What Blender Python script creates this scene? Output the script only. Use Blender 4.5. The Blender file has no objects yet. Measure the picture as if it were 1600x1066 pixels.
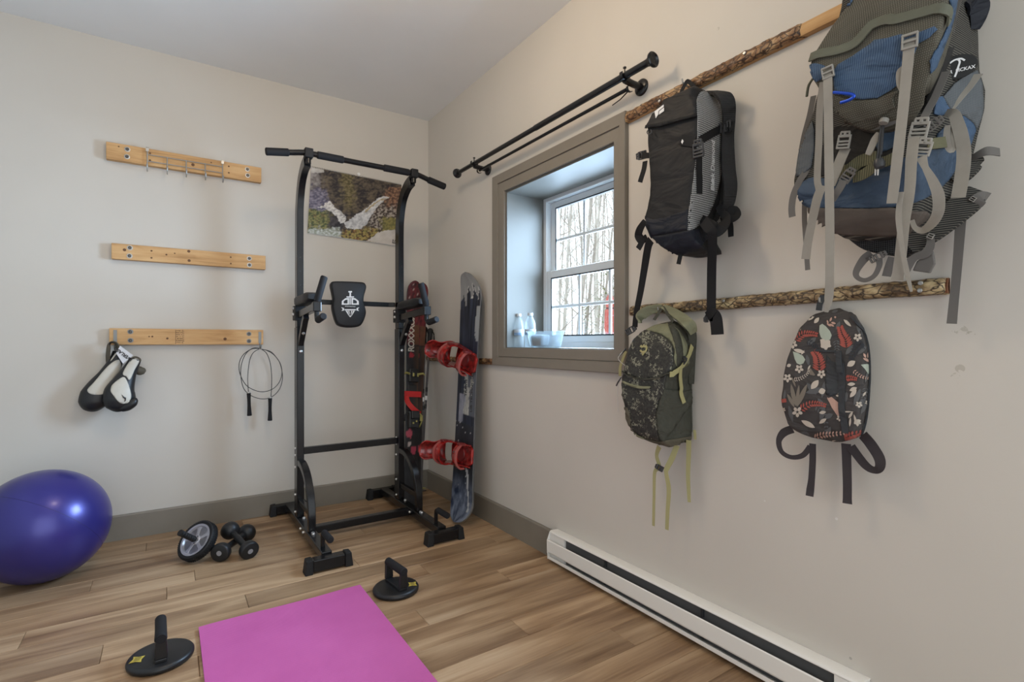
import bpy, bmesh, math, random
from math import sin, cos, pi, radians, sqrt
from mathutils import Vector, Matrix, noise as mnoise
from mathutils.bvhtree import BVHTree
from mathutils.geometry import delaunay_2d_cdt

V = Vector
scene = bpy.context.scene
COL = scene.collection

# ------------------------------------------------------------------ camera
FPX, PCX, PCY = 810.0, 800.0, 535.0          # focal length / principal point in a 1600x1066 frame
CAM = V((-1.6313, -3.577, 1.0876))
FWD = V((0.5547, 0.83205, 0.0)); RGT = V((0.83205, -0.5547, 0.0)); UPV = V((0, 0, 1))
cam_data = bpy.data.cameras.new('camera')
cam_data.sensor_fit = 'HORIZONTAL'; cam_data.sensor_width = 36.0
cam_data.lens = 36.0 * FPX / 1600.0
cam_data.shift_y = (PCY - 533.0) / 1600.0
cam_data.clip_start = 0.02; cam_data.clip_end = 300
cam = bpy.data.objects.new('camera', cam_data); COL.objects.link(cam)
cam.matrix_world = Matrix((( RGT.x, UPV.x, -FWD.x, CAM.x), (RGT.y, UPV.y, -FWD.y, CAM.y), (RGT.z, UPV.z, -FWD.z, CAM.z), (0, 0, 0, 1)))
scene.camera = cam

# ------------------------------------------------------------------ world, lights, exposure
world = bpy.data.worlds.new('overcast_sky'); scene.world = world
world.use_nodes = True
wn = world.node_tree
bg = wn.nodes['Background']
bg.inputs[0].default_value = (0.88, 0.95, 1.0, 1)
bg.inputs[1].default_value = 2.5

def add_light(name, kind, loc, energy, color, size=0.1, size_y=None, rot=None):
    d = bpy.data.lights.new(name, kind); d.energy = energy; d.color = color
    if kind == 'AREA':
        d.size = size
        if size_y: d.shape = 'RECTANGLE'; d.size_y = size_y
    else:
        d.shadow_soft_size = size
    o = bpy.data.objects.new(name, d); COL.objects.link(o); o.location = loc
    if rot: o.rotation_euler = rot
    return o
add_light('ceiling_lamp_light', 'POINT', (-1.12, -1.95, 2.58), 21, (1.0, 0.78, 0.54), 0.12)
wl = add_light('window_daylight', 'AREA', (0.40, -1.51, 1.50), 97, (0.54, 0.745, 1.0), 0.84, 0.86, (0, radians(76), 0))
wl.data.spread = radians(125)

vs = scene.view_settings
vs.view_transform = 'Standard'; vs.look = 'None'; vs.gamma = 1.0; vs.use_curve_mapping = False
vs.exposure = 0.0

# ------------------------------------------------------------------ measuring helpers (photo pixel -> point at a known distance)
def ray(px, py):
    return FWD + RGT * ((px - PCX) / FPX) - UPV * ((py - PCY) / FPX)
def ax(px, py, x=0.0):
    d = ray(px, py); return CAM + d * ((x - CAM.x) / d.x)
def ay(px, py, y=0.0):
    d = ray(px, py); return CAM + d * ((y - CAM.y) / d.y)
def az(px, py, z=0.0):
    d = ray(px, py); return CAM + d * ((z - CAM.z) / d.z)

# ------------------------------------------------------------------ materials
MATS = {}
def _mix(nt, a, b, fac):
    m = nt.nodes.new('ShaderNodeMix'); m.data_type = 'RGBA'
    for i, s in ((6, a), (7, b)):
        if isinstance(s, (tuple, list)): m.inputs[i].default_value = (*s[:3], 1)
        else: nt.links.new(s, m.inputs[i])
    if isinstance(fac, (int, float)): m.inputs[0].default_value = fac
    else: nt.links.new(fac, m.inputs[0])
    return m.outputs[2]
def _math(nt, op, a, b=None, c=None, clamp=False):
    m = nt.nodes.new('ShaderNodeMath'); m.operation = op; m.use_clamp = clamp
    for i, s in enumerate((a, b, c)):
        if s is None: continue
        if isinstance(s, (int, float)): m.inputs[i].default_value = s
        else: nt.links.new(s, m.inputs[i])
    return m.outputs[0]
def _coord(nt, kind='Object', scale=(1, 1, 1), rot=(0, 0, 0), loc=(0, 0, 0)):
    tc = nt.nodes.new('ShaderNodeTexCoord'); mp = nt.nodes.new('ShaderNodeMapping')
    mp.inputs['Scale'].default_value = scale; mp.inputs['Rotation'].default_value = rot; mp.inputs['Location'].default_value = loc
    nt.links.new(tc.outputs[kind], mp.inputs[0]); return mp.outputs[0]
def _noise(nt, co, scale, detail=4, rough=0.55, dist=0.0):
    n = nt.nodes.new('ShaderNodeTexNoise'); n.inputs['Scale'].default_value = scale
    n.inputs['Detail'].default_value = detail; n.inputs['Roughness'].default_value = rough; n.inputs['Distortion'].default_value = dist
    if co is not None: nt.links.new(co, n.inputs['Vector'])
    return n.outputs['Fac']
def _ramp(nt, fac, stops):
    r = nt.nodes.new('ShaderNodeValToRGB'); e = r.color_ramp.elements
    while len(e) < len(stops): e.new(0.5)
    for el, (p, c) in zip(e, stops): el.position = p; el.color = (*c[:3], 1)
    nt.links.new(fac, r.inputs[0]); return r.outputs[0]
def _bump(nt, bsdf, height, strength=0.3, distance=0.002):
    b = nt.nodes.new('ShaderNodeBump'); b.inputs['Strength'].default_value = strength; b.inputs['Distance'].default_value = distance
    nt.links.new(height, b.inputs['Height']); nt.links.new(b.outputs[0], bsdf.inputs['Normal'])
def new_mat(name):
    m = bpy.data.materials.new(name); m.use_nodes = True
    nt = m.node_tree; return m, nt, nt.nodes['Principled BSDF']
def plain(name, col, rough=0.5, metal=0.0, spec=0.5, var=0.0, vscale=30, bump=0.0, bscale=200, bdist=0.001, coat=0.0, sheen=0.0):
    m, nt, b = new_mat(name)
    b.inputs['Roughness'].default_value = rough; b.inputs['Metallic'].default_value = metal
    b.inputs['Specular IOR Level'].default_value = spec; b.inputs['Coat Weight'].default_value = coat
    b.inputs['Sheen Weight'].default_value = sheen
    co = _coord(nt)
    if var > 0:
        f = _noise(nt, co, vscale, 5)
        lo = tuple(c * (1 - var) for c in col); hi = tuple(min(1, c * (1 + var)) for c in col)
        nt.links.new(_ramp(nt, f, [(0.3, lo), (0.7, hi)]), b.inputs['Base Color'])
    else:
        b.inputs['Base Color'].default_value = (*col, 1)
    if bump > 0: _bump(nt, b, _noise(nt, co, bscale, 3), bump, bdist)
    MATS[name] = m; return m
def fabric(name, col, col2=None, period=0.004, rough=0.85, var=0.18, wrinkle=0.35, line=0.0):
    """woven cloth: fine ripstop weave on UV metres, soft wrinkles; line>0 draws a grid of col2 threads"""
    m, nt, b = new_mat(name)
    b.inputs['Roughness'].default_value = rough; b.inputs['Specular IOR Level'].default_value = 0.25
    uv = _coord(nt, 'UV'); ob = _coord(nt)
    sx = nt.nodes.new('ShaderNodeSeparateXYZ'); nt.links.new(uv, sx.inputs[0])
    fx = _math(nt, 'FRACT', _math(nt, 'DIVIDE', sx.outputs[0], period)); fy = _math(nt, 'FRACT', _math(nt, 'DIVIDE', sx.outputs[1], period))
    n = _noise(nt, ob, 14, 5)
    base = _ramp(nt, n, [(0.3, tuple(c * (1 - var) for c in col)), (0.72, tuple(min(1, c * (1 + var)) for c in col))])
    if line > 0:
        lx = _math(nt, 'LESS_THAN', fx, line); ly = _math(nt, 'LESS_THAN', fy, line)
        f = _math(nt, 'MAXIMUM', lx, ly)
        nt.links.new(_mix(nt, base, col2, f), b.inputs['Base Color'])
    else:
        nt.links.new(base, b.inputs['Base Color'])
    wv = _math(nt, 'MULTIPLY', _math(nt, 'PINGPONG', fx, 0.5), _math(nt, 'PINGPONG', fy, 0.5))
    wr = _noise(nt, _coord(nt, scale=(1, 0.6, 1.4), rot=(0.6, 0, 0)), 10, 3, 0.5, 0.6)
    h = _math(nt, 'ADD', _math(nt, 'MULTIPLY', wv, 0.25), _math(nt, 'MULTIPLY', wr, 6.0))
    _bump(nt, b, h, min(1.0, wrinkle * 1.7), 0.007)
    MATS[name] = m; return m
def stripe_fabric(name, col, col2, period=0.004, duty=0.5, axis=0, rough=0.8, var=0.15, wrinkle=0.3, second=None):
    m, nt, b = new_mat(name)
    b.inputs['Roughness'].default_value = rough; b.inputs['Specular IOR Level'].default_value = 0.25
    uv = _coord(nt, 'UV'); ob = _coord(nt)
    sx = nt.nodes.new('ShaderNodeSeparateXYZ'); nt.links.new(uv, sx.inputs[0])
    fx = _math(nt, 'FRACT', _math(nt, 'DIVIDE', sx.outputs[axis], period))
    f = _math(nt, 'LESS_THAN', fx, duty)
    if second:
        fy = _math(nt, 'LESS_THAN', _math(nt, 'FRACT', _math(nt, 'DIVIDE', sx.outputs[1 - axis], second)), 0.55)
        f = _math(nt, 'MULTIPLY', f, fy)
    n = _noise(nt, ob, 12, 5)
    c1 = _ramp(nt, n, [(0.3, tuple(c * (1 - var) for c in col)), (0.72, tuple(min(1, c * (1 + var)) for c in col))])
    nt.links.new(_mix(nt, c1, col2, f), b.inputs['Base Color'])
    wr = _noise(nt, _coord(nt, scale=(1, 0.6, 1.5), rot=(0.5, 0, 0)), 10, 3, 0.5, 0.6)
    _bump(nt, b, _math(nt, 'ADD', _math(nt, 'MULTIPLY', f, 0.4), _math(nt, 'MULTIPLY', wr, 6.0)), min(1.0, wrinkle * 1.9), 0.007)
    MATS[name] = m; return m
def vcol_mat(name, rough=0.5, coat=0.0, spec=0.5):
    """printed surface: the flat print sits in the colour attribute 'print'"""
    m, nt, b = new_mat(name)
    a = nt.nodes.new('ShaderNodeVertexColor'); a.layer_name = 'print'
    nt.links.new(a.outputs[0], b.inputs['Base Color'])
    b.inputs['Roughness'].default_value = rough; b.inputs['Coat Weight'].default_value = coat; b.inputs['Specular IOR Level'].default_value = spec
    MATS[name] = m; return m

# ------------------------------------------------------------------ mesh builder
def crom(pts, k=6, closed=False):
    pts = [V(p) for p in pts]; n = len(pts)
    if n < 3 and not closed: return pts
    out = []
    rng = range(n if closed else n - 1)
    for i in rng:
        if closed: p0, p1, p2, p3 = pts[i - 1], pts[i], pts[(i + 1) % n], pts[(i + 2) % n]
        else: p0, p1, p2, p3 = pts[max(i - 1, 0)], pts[i], pts[i + 1], pts[min(i + 2, n - 1)]
        for j in range(k):
            t = j / k
            out.append(0.5 * ((2 * p1) + (p2 - p0) * t + (2 * p0 - 5 * p1 + 4 * p2 - p3) * t * t + (3 * p1 - p0 - 3 * p2 + p3) * t ** 3))
    if not closed: out.append(pts[-1].copy())
    return out
def interp(xs, ys, x):
    if x <= xs[0]: return ys[0]
    for i in range(len(xs) - 1):
        if x <= xs[i + 1]:
            t = (x - xs[i]) / (xs[i + 1] - xs[i]); return ys[i] * (1 - t) + ys[i + 1] * t
    return ys[-1]
WLOC = {}
class MB:
    def __init__(s): s.v = []; s.f = []; s.uv = {}; s.col = []
    def add(s, p): s.v.append(V(p)); return len(s.v) - 1
    def quad(s, *ids): s.f.append(tuple(ids))
    def obox(s, c, hx, hy, hz):
        c = V(c); b = len(s.v)
        for sz in (-1, 1):
            for sy in (-1, 1):
                for sx in (-1, 1): s.v.append(c + V(hx) * sx + V(hy) * sy + V(hz) * sz)
        for q in ((0, 2, 3, 1), (4, 5, 7, 6), (0, 1, 5, 4), (2, 6, 7, 3), (0, 4, 6, 2), (1, 3, 7, 5)): s.f.append(tuple(b + i for i in q))
        return s
    def box(s, x0, x1, y0, y1, z0, z1):
        return s.obox(((x0 + x1) / 2, (y0 + y1) / 2, (z0 + z1) / 2), (abs(x1 - x0) / 2, 0, 0), (0, abs(y1 - y0) / 2, 0), (0, 0, abs(z1 - z0) / 2))
    def rings(s, rings, cap=True, closed=False, uvs=None):
        b = len(s.v); n = len(rings[0])
        for r in rings: s.v.extend(V(p) for p in r)
        m = len(rings)
        for i in range(m if closed else m - 1):
            for j in range(n):
                a = b + i * n + j; a2 = b + i * n + (j + 1) % n; c = b + ((i + 1) % m) * n + j; d = b + ((i + 1) % m) * n + (j + 1) % n
                s.f.append((a, a2, d, c))
        if cap and not closed:
            s.f.append(tuple(b + j for j in reversed(range(n)))); s.f.append(tuple(b + (m - 1) * n + j for j in range(n)))
        return s
    def frames(s, pts, hint=None, closed=False):
        n = len(pts); T = []
        for i in range(n):
            if closed: d = pts[(i + 1) % n] - pts[i - 1]
            else: d = pts[min(i + 1, n - 1)] - pts[max(i - 1, 0)]
            T.append(d.normalized() if d.length > 1e-9 else V((0, 0, 1)))
        h = V(hint) if hint is not None else (V((0, 0, 1)) if abs(T[0].z) < 0.9 else V((1, 0, 0)))
        N = [(h - T[0] * h.dot(T[0])).normalized()]
        for i in range(1, n):
            q = N[-1] - T[i] * N[-1].dot(T[i])
            N.append(q.normalized() if q.length > 1e-9 else N[-1])
        return T, N, [t.cross(q) for t, q in zip(T, N)]
    def tube(s, pts, r, n=10, cap=True, closed=False, ry=None, hint=None):
        pts = [V(p) for p in pts]; T, N, B = s.frames(pts, hint, closed)
        rr = r if isinstance(r, (list, tuple)) else [r] * len(pts)
        r2 = (ry if isinstance(ry, (list, tuple)) else [ry] * len(pts)) if ry is not None else rr
        return s.rings([[p + q * (a * cos(2 * pi * k / n)) + b * (c * sin(2 * pi * k / n)) for k in range(n)] for p, q, b, a, c in zip(pts, N, B, rr, r2)], cap, closed)
    def sqtube(s, pts, w, h, hint=None, closed=False):
        """rectangular section: w across the hint normal, h along it"""
        pts = [V(p) for p in pts]; T, N, B = s.frames(pts, hint, closed)
        ww = w if isinstance(w, (list, tuple)) else [w] * len(pts); hh = h if isinstance(h, (list, tuple)) else [h] * len(pts)
        return s.rings([[p + B[i] * (sx * ww[i] / 2) + N[i] * (sy * hh[i] / 2) for sx, sy in ((-1, -1), (1, -1), (1, 1), (-1, 1))] for i, p in enumerate(pts)], True, closed)
    def ribbon(s, pts, w, t, wdirs):
        """strap: flat section with width along wdirs (one vector or one per point)"""
        pts = [V(p) for p in pts]; n = len(pts); rs = []
        ww = w if isinstance(w, (list, tuple)) else [w] * n
        for i, p in enumerate(pts):
            d = (pts[min(i + 1, n - 1)] - pts[max(i - 1, 0)]).normalized()
            wd = V(wdirs[i] if isinstance(wdirs, list) else wdirs); wd = (wd - d * wd.dot(d)).normalized(); nn = d.cross(wd)
            rs.append([p + wd * (ww[i] / 2 * a) + nn * (t / 2 * b) for a, b in ((-1, -1), (1, -1), (1, 1), (-1, 1))])
        return s.rings(rs)
    def lathe(s, prof, o, axis, n=24, hint=None):
        o = V(o); a = V(axis).normalized(); h = V(hint) if hint else (V((0, 0, 1)) if abs(a.z) < 0.9 else V((1, 0, 0)))
        u = (h - a * h.dot(a)).normalized(); w = a.cross(u)
        return s.rings([[o + a * hh + u * (r * cos(2 * pi * k / n)) + w * (r * sin(2 * pi * k / n)) for k in range(n)] for r, hh in prof])
    def prism(s, poly, ext):
        ext = V(ext); b = len(s.v); n = len(poly)
        s.v.extend(V(p) for p in poly); s.v.extend(V(p) + ext for p in poly)
        s.f.append(tuple(b + i for i in range(n))); s.f.append(tuple(b + n + i for i in reversed(range(n))))
        for i in range(n): s.f.append((b + i, b + (i + 1) % n, b + n + (i + 1) % n, b + n + i))
        return s
    def sheet(s, grid):
        b = len(s.v); m = len(grid); n = len(grid[0])
        for r in grid: s.v.extend(V(p) for p in r)
        for i in range(m - 1):
            for j in range(n - 1): s.f.append((b + i * n + j, b + i * n + j + 1, b + (i + 1) * n + j + 1, b + (i + 1) * n + j))
        return s
    def build(s, name, mat, parent=None, smooth=35, bevel=0.0, subsurf=0, solid=0.0, uvs=None, cols=None, fixn=True, origin=None, seg=2):
        me = bpy.data.meshes.new(name)
        lo = V((min(p.x for p in s.v), min(p.y for p in s.v), min(p.z for p in s.v))); hi = V((max(p.x for p in s.v), max(p.y for p in s.v), max(p.z for p in s.v)))
        o = V(origin) if origin is not None else V(((lo.x + hi.x) / 2, (lo.y + hi.y) / 2, lo.z))
        me.from_pydata([p - o for p in s.v], [], s.f); me.update()
        if fixn:
            bm = bmesh.new(); bm.from_mesh(me); bmesh.ops.recalc_face_normals(bm, faces=bm.faces); bm.to_mesh(me); bm.free()
        if uvs is not None:
            l = me.uv_layers.new(name='UVMap')
            for lp in me.loops: l.data[lp.index].uv = uvs[lp.vertex_index]
        if cols is not None:
            a = me.color_attributes.new('print', 'FLOAT_COLOR', 'POINT')
            for i, c in enumerate(cols): a.data[i].color = (*c[:3], 1)
        if smooth:
            for p in me.polygons: p.use_smooth = True
            me.set_sharp_from_angle(angle=radians(smooth))
        ob = bpy.data.objects.new(name, me); COL.objects.link(ob)
        if mat is not None: me.materials.append(MATS[mat] if isinstance(mat, str) else mat)
        place(ob, o, parent)
        if solid: md = ob.modifiers.new('thick', 'SOLIDIFY'); md.thickness = solid; md.offset = -1
        if bevel: md = ob.modifiers.new('bevel', 'BEVEL'); md.width = bevel; md.segments = seg; md.limit_method = 'ANGLE'; md.angle_limit = radians(40)
        if subsurf: md = ob.modifiers.new('sub', 'SUBSURF'); md.levels = subsurf; md.render_levels = subsurf
        return ob
def place(ob, o, parent):
    if parent is not None:
        ob.parent = parent; ob.location = V(o) - WLOC[parent.name]
    else: ob.location = V(o)
    WLOC[ob.name] = V(o)
def thing(name, label, cat, loc, group=None):
    e = bpy.data.objects.new(name, None); COL.objects.link(e); e.empty_display_size = 0.05
    place(e, loc, None); return tag(e, label, cat, group)
def tag(o, label, cat, group=None):
    o['label'] = label; o['category'] = cat
    if group: o['group'] = group
    return o
def struct(o, label=None):
    o['kind'] = 'structure'
    if label: o['label'] = label
    return o
def box_uv(mb):
    return [(p.y + p.x * 0.7, p.z + p.x * 0.3) for p in mb.v]
def text_mesh(txt, size, extrude=0.0003, spacing=1.0, bold=0.0):
    cu = bpy.data.curves.new('tmp', 'FONT'); cu.body = txt; cu.size = size; cu.extrude = extrude; cu.align_x = 'CENTER'; cu.align_y = 'CENTER'; cu.space_character = spacing; cu.offset = bold
    cu.resolution_u = 3
    o = bpy.data.objects.new('tmp', cu); COL.objects.link(o)
    dg = bpy.context.evaluated_depsgraph_get(); me = bpy.data.meshes.new_from_object(o.evaluated_get(dg))
    vs_ = [v.co.copy() for v in me.vertices]; fs = [tuple(p.vertices) for p in me.polygons]
    bpy.data.objects.remove(o); bpy.data.curves.remove(cu); bpy.data.meshes.remove(me)
    return vs_, fs
def text_obj(name, txt, size, o, xdir, ydir, mat, parent, spacing=1.0, bold=0.0, extrude=0.0003):
    vs_, fs = text_mesh(txt, size, extrude, spacing, bold)
    x = V(xdir).normalized(); y = V(ydir); y = (y - x * y.dot(x)).normalized(); z = x.cross(y)
    mb = MB(); mb.v = [V(o) + x * p.x + y * p.y + z * p.z for p in vs_]; mb.f = fs
    return mb.build(name, mat, parent, smooth=0, fixn=False)
# ------------------------------------------------------------------ cloth pieces that lie on a shaped body
def bvh_of(*mbs):
    vv = []; ff = []
    for mb in mbs:
        b = len(vv); vv += mb.v; ff += [tuple(i + b for i in f) for f in mb.f]
    return BVHTree.FromPolygons(vv, ff)
def on_body(bvh, px, py, off=0.0, fallback=None):
    d = ray(px, py).normalized()
    h = bvh.ray_cast(CAM, d)
    if h[0] is not None: loc, n = h[0], h[1]
    else:
        if fallback is None: fallback = 1.9
        q = CAM + d * fallback
        for _ in range(4):
            loc, n, _i, _d = bvh.find_nearest(q); q = CAM + d * max((loc - CAM).dot(d), 0.3)
    if n.dot(d) > 0: n = -n
    return loc + n * off, n
def patch_mb(outline, bvh, off=0.001, step=4.0, smooth=True, fallback=None):
    pts = crom([V((x, y, 0)) for x, y in outline], 4, closed=True) if smooth else [V((x, y, 0)) for x, y in outline]
    dens = []
    n = len(pts)
    for i in range(n):
        a, b = pts[i], pts[(i + 1) % n]; k = max(1, int((b - a).length / step))
        for j in range(k): dens.append(a.lerp(b, j / k))
    P2 = [p.to_2d() for p in dens]; nb = len(P2)
    poly = [(p.x, p.y) for p in P2]
    x0, x1 = min(p[0] for p in poly), max(p[0] for p in poly); y0, y1 = min(p[1] for p in poly), max(p[1] for p in poly)
    y = y0 + step * 0.5; odd = 0
    while y < y1:
        x = x0 + step * (0.5 if odd else 0.0)
        while x < x1:
            if in_poly2(x, y, poly) and min((x - q[0]) ** 2 + (y - q[1]) ** 2 for q in poly) > (0.45 * step) ** 2: P2.append(V((x, y)))
            x += step
        y += step; odd ^= 1
    res = delaunay_2d_cdt(P2, [], [list(range(nb))], 1, 1e-5)
    mb = MB()
    for p in res[0]: mb.v.append(on_body(bvh, p.x, p.y, off, fallback)[0])
    mb.f = [tuple(f) for f in res[2]]
    return mb
def in_poly2(x, y, poly):
    c = False; n = len(poly); j = n - 1
    for i in range(n):
        xi, yi = poly[i]; xj, yj = poly[j]
        if (yi > y) != (yj > y) and x < (xj - xi) * (y - yi) / (yj - yi) + xi: c = not c
        j = i
    return c
def orient(mb):
    for k, f in enumerate(mb.f):
        a, b, c = (mb.v[i] for i in f[:3])
        if (b - a).cross(c - a).dot(CAM - a) < 0: mb.f[k] = tuple(reversed(f))
    return mb
def patch(name, outline, bvh, mat, parent, off=0.001, thick=0.0015, step=4.0, smooth=True, fallback=None):
    mb = orient(patch_mb(outline, bvh, off, step, smooth, fallback))
    return mb.build(name, mat, parent, smooth=50, solid=thick, uvs=[(p.x - p.y, p.z) for p in mb.v], fixn=False)
def strap_px(pts, w, t=0.0016, k=5, wdirs=None, wpx=None):
    """strap through measured points (px, py, x-distance from the wall); faces the room"""
    P = [ax(a, b, c) for a, b, c in pts]
    Q = crom(P, k)
    n = len(Q); W = []
    for i in range(n):
        d = (Q[min(i + 1, n - 1)] - Q[max(i - 1, 0)]).normalized(); view = (CAM - Q[i]).normalized()
        view = (view * 0.25 + V((-1, 0, 0)) * 0.75)
        W.append(d.cross(view).normalized() if wdirs is None else V(wdirs))
    ww = w if not isinstance(w, (list, tuple)) else [interp([q / (len(w) - 1) for q in range(len(w))], list(w), i / (n - 1)) for i in range(n)]
    mb = MB(); mb.ribbon(Q, ww, t, W); return mb
def strap(name, pts, w, mat, parent, t=0.0016, k=5, wdirs=None):
    mb = strap_px(pts, w, t, k, wdirs); return mb.build(name, mat, parent, smooth=35, uvs=[(p.x - p.y, p.z) for p in mb.v])
# ------------------------------------------------------------------ setting materials
WX0, WY0 = -2.62, -4.9           # how far the modelled room reaches to the left / behind the camera
CEIL = 2.743
def wall_mat(name, col, spots=()):
    m, nt, b = new_mat(name)
    b.inputs['Roughness'].default_value = 0.62; b.inputs['Specular IOR Level'].default_value = 0.3
    geo = nt.nodes.new('ShaderNodeNewGeometry'); pos = geo.outputs['Position']
    n = _noise(nt, pos, 1.7, 3)
    base = _ramp(nt, n, [(0.3, tuple(c * 0.975 for c in col)), (0.7, tuple(c * 1.02 for c in col))])
    nn = _noise(nt, pos, 55, 4)
    for p, r, c, thr in spots:
        vd = nt.nodes.new('ShaderNodeVectorMath'); vd.operation = 'DISTANCE'; nt.links.new(pos, vd.inputs[0]); vd.inputs[1].default_value = p
        f = _math(nt, 'LESS_THAN', vd.outputs['Value'], r)
        f = _math(nt, 'MULTIPLY', f, _math(nt, 'GREATER_THAN', nn, thr))
        base = _mix(nt, base, c, _math(nt, 'MULTIPLY', f, 0.5))
    nt.links.new(base, b.inputs['Base Color'])
    _bump(nt, b, _noise(nt, pos, 260, 2), 0.12, 0.001)
    MATS[name] = m; return m
WALLC = (0.585, 0.545, 0.486)
wall_mat('wall_paint', WALLC)
sp = [(tuple(ax(1500, 518)), 0.016, (0.36, 0.33, 0.26), 0.58), (tuple(ax(1516, 524)), 0.010, (0.30, 0.27, 0.2), 0.54), (tuple(ax(1497, 592)), 0.016, (0.36, 0.33, 0.26), 0.58),
      (tuple(ax(1500, 576)), 0.01, (0.34, 0.30, 0.24), 0.5), (tuple(ax(1307, 811)), 0.004, (0.8, 0.78, 0.75), 0.4), (tuple(ax(1195, 783)), 0.003, (0.75, 0.73, 0.7), 0.4),
      (tuple(ax(1329, 1029)), 0.004, (0.2, 0.18, 0.16), 0.3), (tuple(ax(1122, 45)), 0.006, (0.35, 0.32, 0.28), 0.4)]
wall_mat('wall_paint_right', WALLC, sp)
wall_mat('ceiling_paint', (0.80, 0.80, 0.79))
plain('trim_paint', (0.215, 0.190, 0.155), 0.42, spec=0.4, var=0.04, vscale=8)
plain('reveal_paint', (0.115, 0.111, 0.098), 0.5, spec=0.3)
plain('vinyl_white', (0.60, 0.63, 0.64), 0.38)
plain('gasket_black', (0.02, 0.02, 0.022), 0.6)
plain('heater_white', (0.80, 0.77, 0.72), 0.35, spec=0.5)
plain('heater_fins', (0.10, 0.10, 0.10), 0.55, metal=0.3)
# laminate planks
m, nt, b = new_mat('laminate_oak')
oi = nt.nodes.new('ShaderNodeObjectInfo'); rnd = oi.outputs['Random']
tc = nt.nodes.new('ShaderNodeTexCoord')
off = nt.nodes.new('ShaderNodeCombineXYZ'); nt.links.new(_math(nt, 'MULTIPLY', rnd, 37.0), off.inputs[0]); nt.links.new(_math(nt, 'MULTIPLY', rnd, 91.0), off.inputs[1])
va = nt.nodes.new('ShaderNodeVectorMath'); va.operation = 'ADD'; nt.links.new(tc.outputs['Object'], va.inputs[0]); nt.links.new(off.outputs[0], va.inputs[1])
def mapv(sc):
    mp = nt.nodes.new('ShaderNodeMapping'); mp.inputs['Scale'].default_value = sc; nt.links.new(va.outputs[0], mp.inputs[0]); return mp.outputs[0]
g1 = _noise(nt, mapv((0.8, 9, 1)), 1.5, 7, 0.55, 0.7)
g2 = _noise(nt, mapv((2.0, 60, 1)), 2.0, 4, 0.55, 0.2)
g3 = _noise(nt, mapv((0.9, 3.2, 1)), 1.4, 3, 0.5, 0.3)
mixg = _math(nt, 'ADD', _math(nt, 'MULTIPLY', g1, 0.56), _math(nt, 'ADD', _math(nt, 'MULTIPLY', g2, 0.16), _math(nt, 'MULTIPLY', g3, 0.28)))
cr = _ramp(nt, mixg, [(0.34, (0.150, 0.082, 0.040)), (0.43, (0.245, 0.146, 0.078)), (0.51, (0.350, 0.224, 0.126)), (0.58, (0.445, 0.300, 0.178)), (0.68, (0.53, 0.38, 0.245))])
hs = nt.nodes.new('ShaderNodeHueSaturation'); nt.links.new(cr, hs.inputs['Color'])
nt.links.new(_math(nt, 'MULTIPLY_ADD', rnd, 0.32, 0.84), hs.inputs['Value']); hs.inputs['Saturation'].default_value = 1.0
nt.links.new(hs.outputs[0], b.inputs['Base Color'])
nt.links.new(_math(nt, 'MULTIPLY_ADD', g2, 0.2, 0.30), b.inputs['Roughness']); b.inputs['Specular IOR Level'].default_value = 0.45
_bump(nt, b, g2, 0.10, 0.001)
MATS['laminate_oak'] = m

# ------------------------------------------------------------------ floor and planks
mb = MB(); mb.box(WX0, 0.0, WY0, 0.0, -0.12, -0.009)
floor = struct(mb.build('floor', 'gasket_black', smooth=0), 'warm oak laminate floor of long planks laid along the back wall')
PW, PL, GAP = 0.1335, 1.22, 0.0012
rng = random.Random(5)
plank_meshes = {}
def plank_mesh(L, W):
    key = (round(L, 3), round(W, 3))
    if key in plank_meshes: return plank_meshes[key]
    c = 0.0015; vv = []
    for (z, i) in ((-0.009, 0), (-c, 0), (0, c)):
        for sx, sy in ((-1, -1), (1, -1), (1, 1), (-1, 1)): vv.append((sx * (L / 2 - i), sy * (W / 2 - i), z))
    ff = [(8, 9, 10, 11)]
    for r in (0, 4):
        for k in range(4): ff.append((r + k, r + (k + 1) % 4, r + 4 + (k + 1) % 4, r + 4 + k))
    me = bpy.data.meshes.new('plank'); me.from_pydata(vv, [], ff); me.update(); me.materials.append(MATS['laminate_oak'])
    plank_meshes[key] = me; return me
# plank joints seen in the photo fix two of the rows: joint at x=-1.521 for y -.651..-.786 and x=-2.07 for y -.967..-1.084
row = 0; y = -0.008
joints = {5: -1.521, 7: -2.07}
while y - PW > WY0 + 0.02:
    yc = y - PW / 2
    j = joints.get(row, -((row * 0.47) % PL) - 0.03)
    while j < -PL + 0.05: j += PL
    xs = [0.0 - 0.006]
    x = j
    while x > WX0 + 0.05:
        if xs[-1] - x > 0.08: xs.append(x)
        x -= PL
    xs.append(WX0)
    for a, c in zip(xs, xs[1:]):
        L = a - c - GAP
        o = bpy.data.objects.new('plank', plank_mesh(L, PW - GAP)); COL.objects.link(o)
        place(o, ((a + c) / 2, yc, 0), floor)
    y -= PW; row += 1

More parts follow.
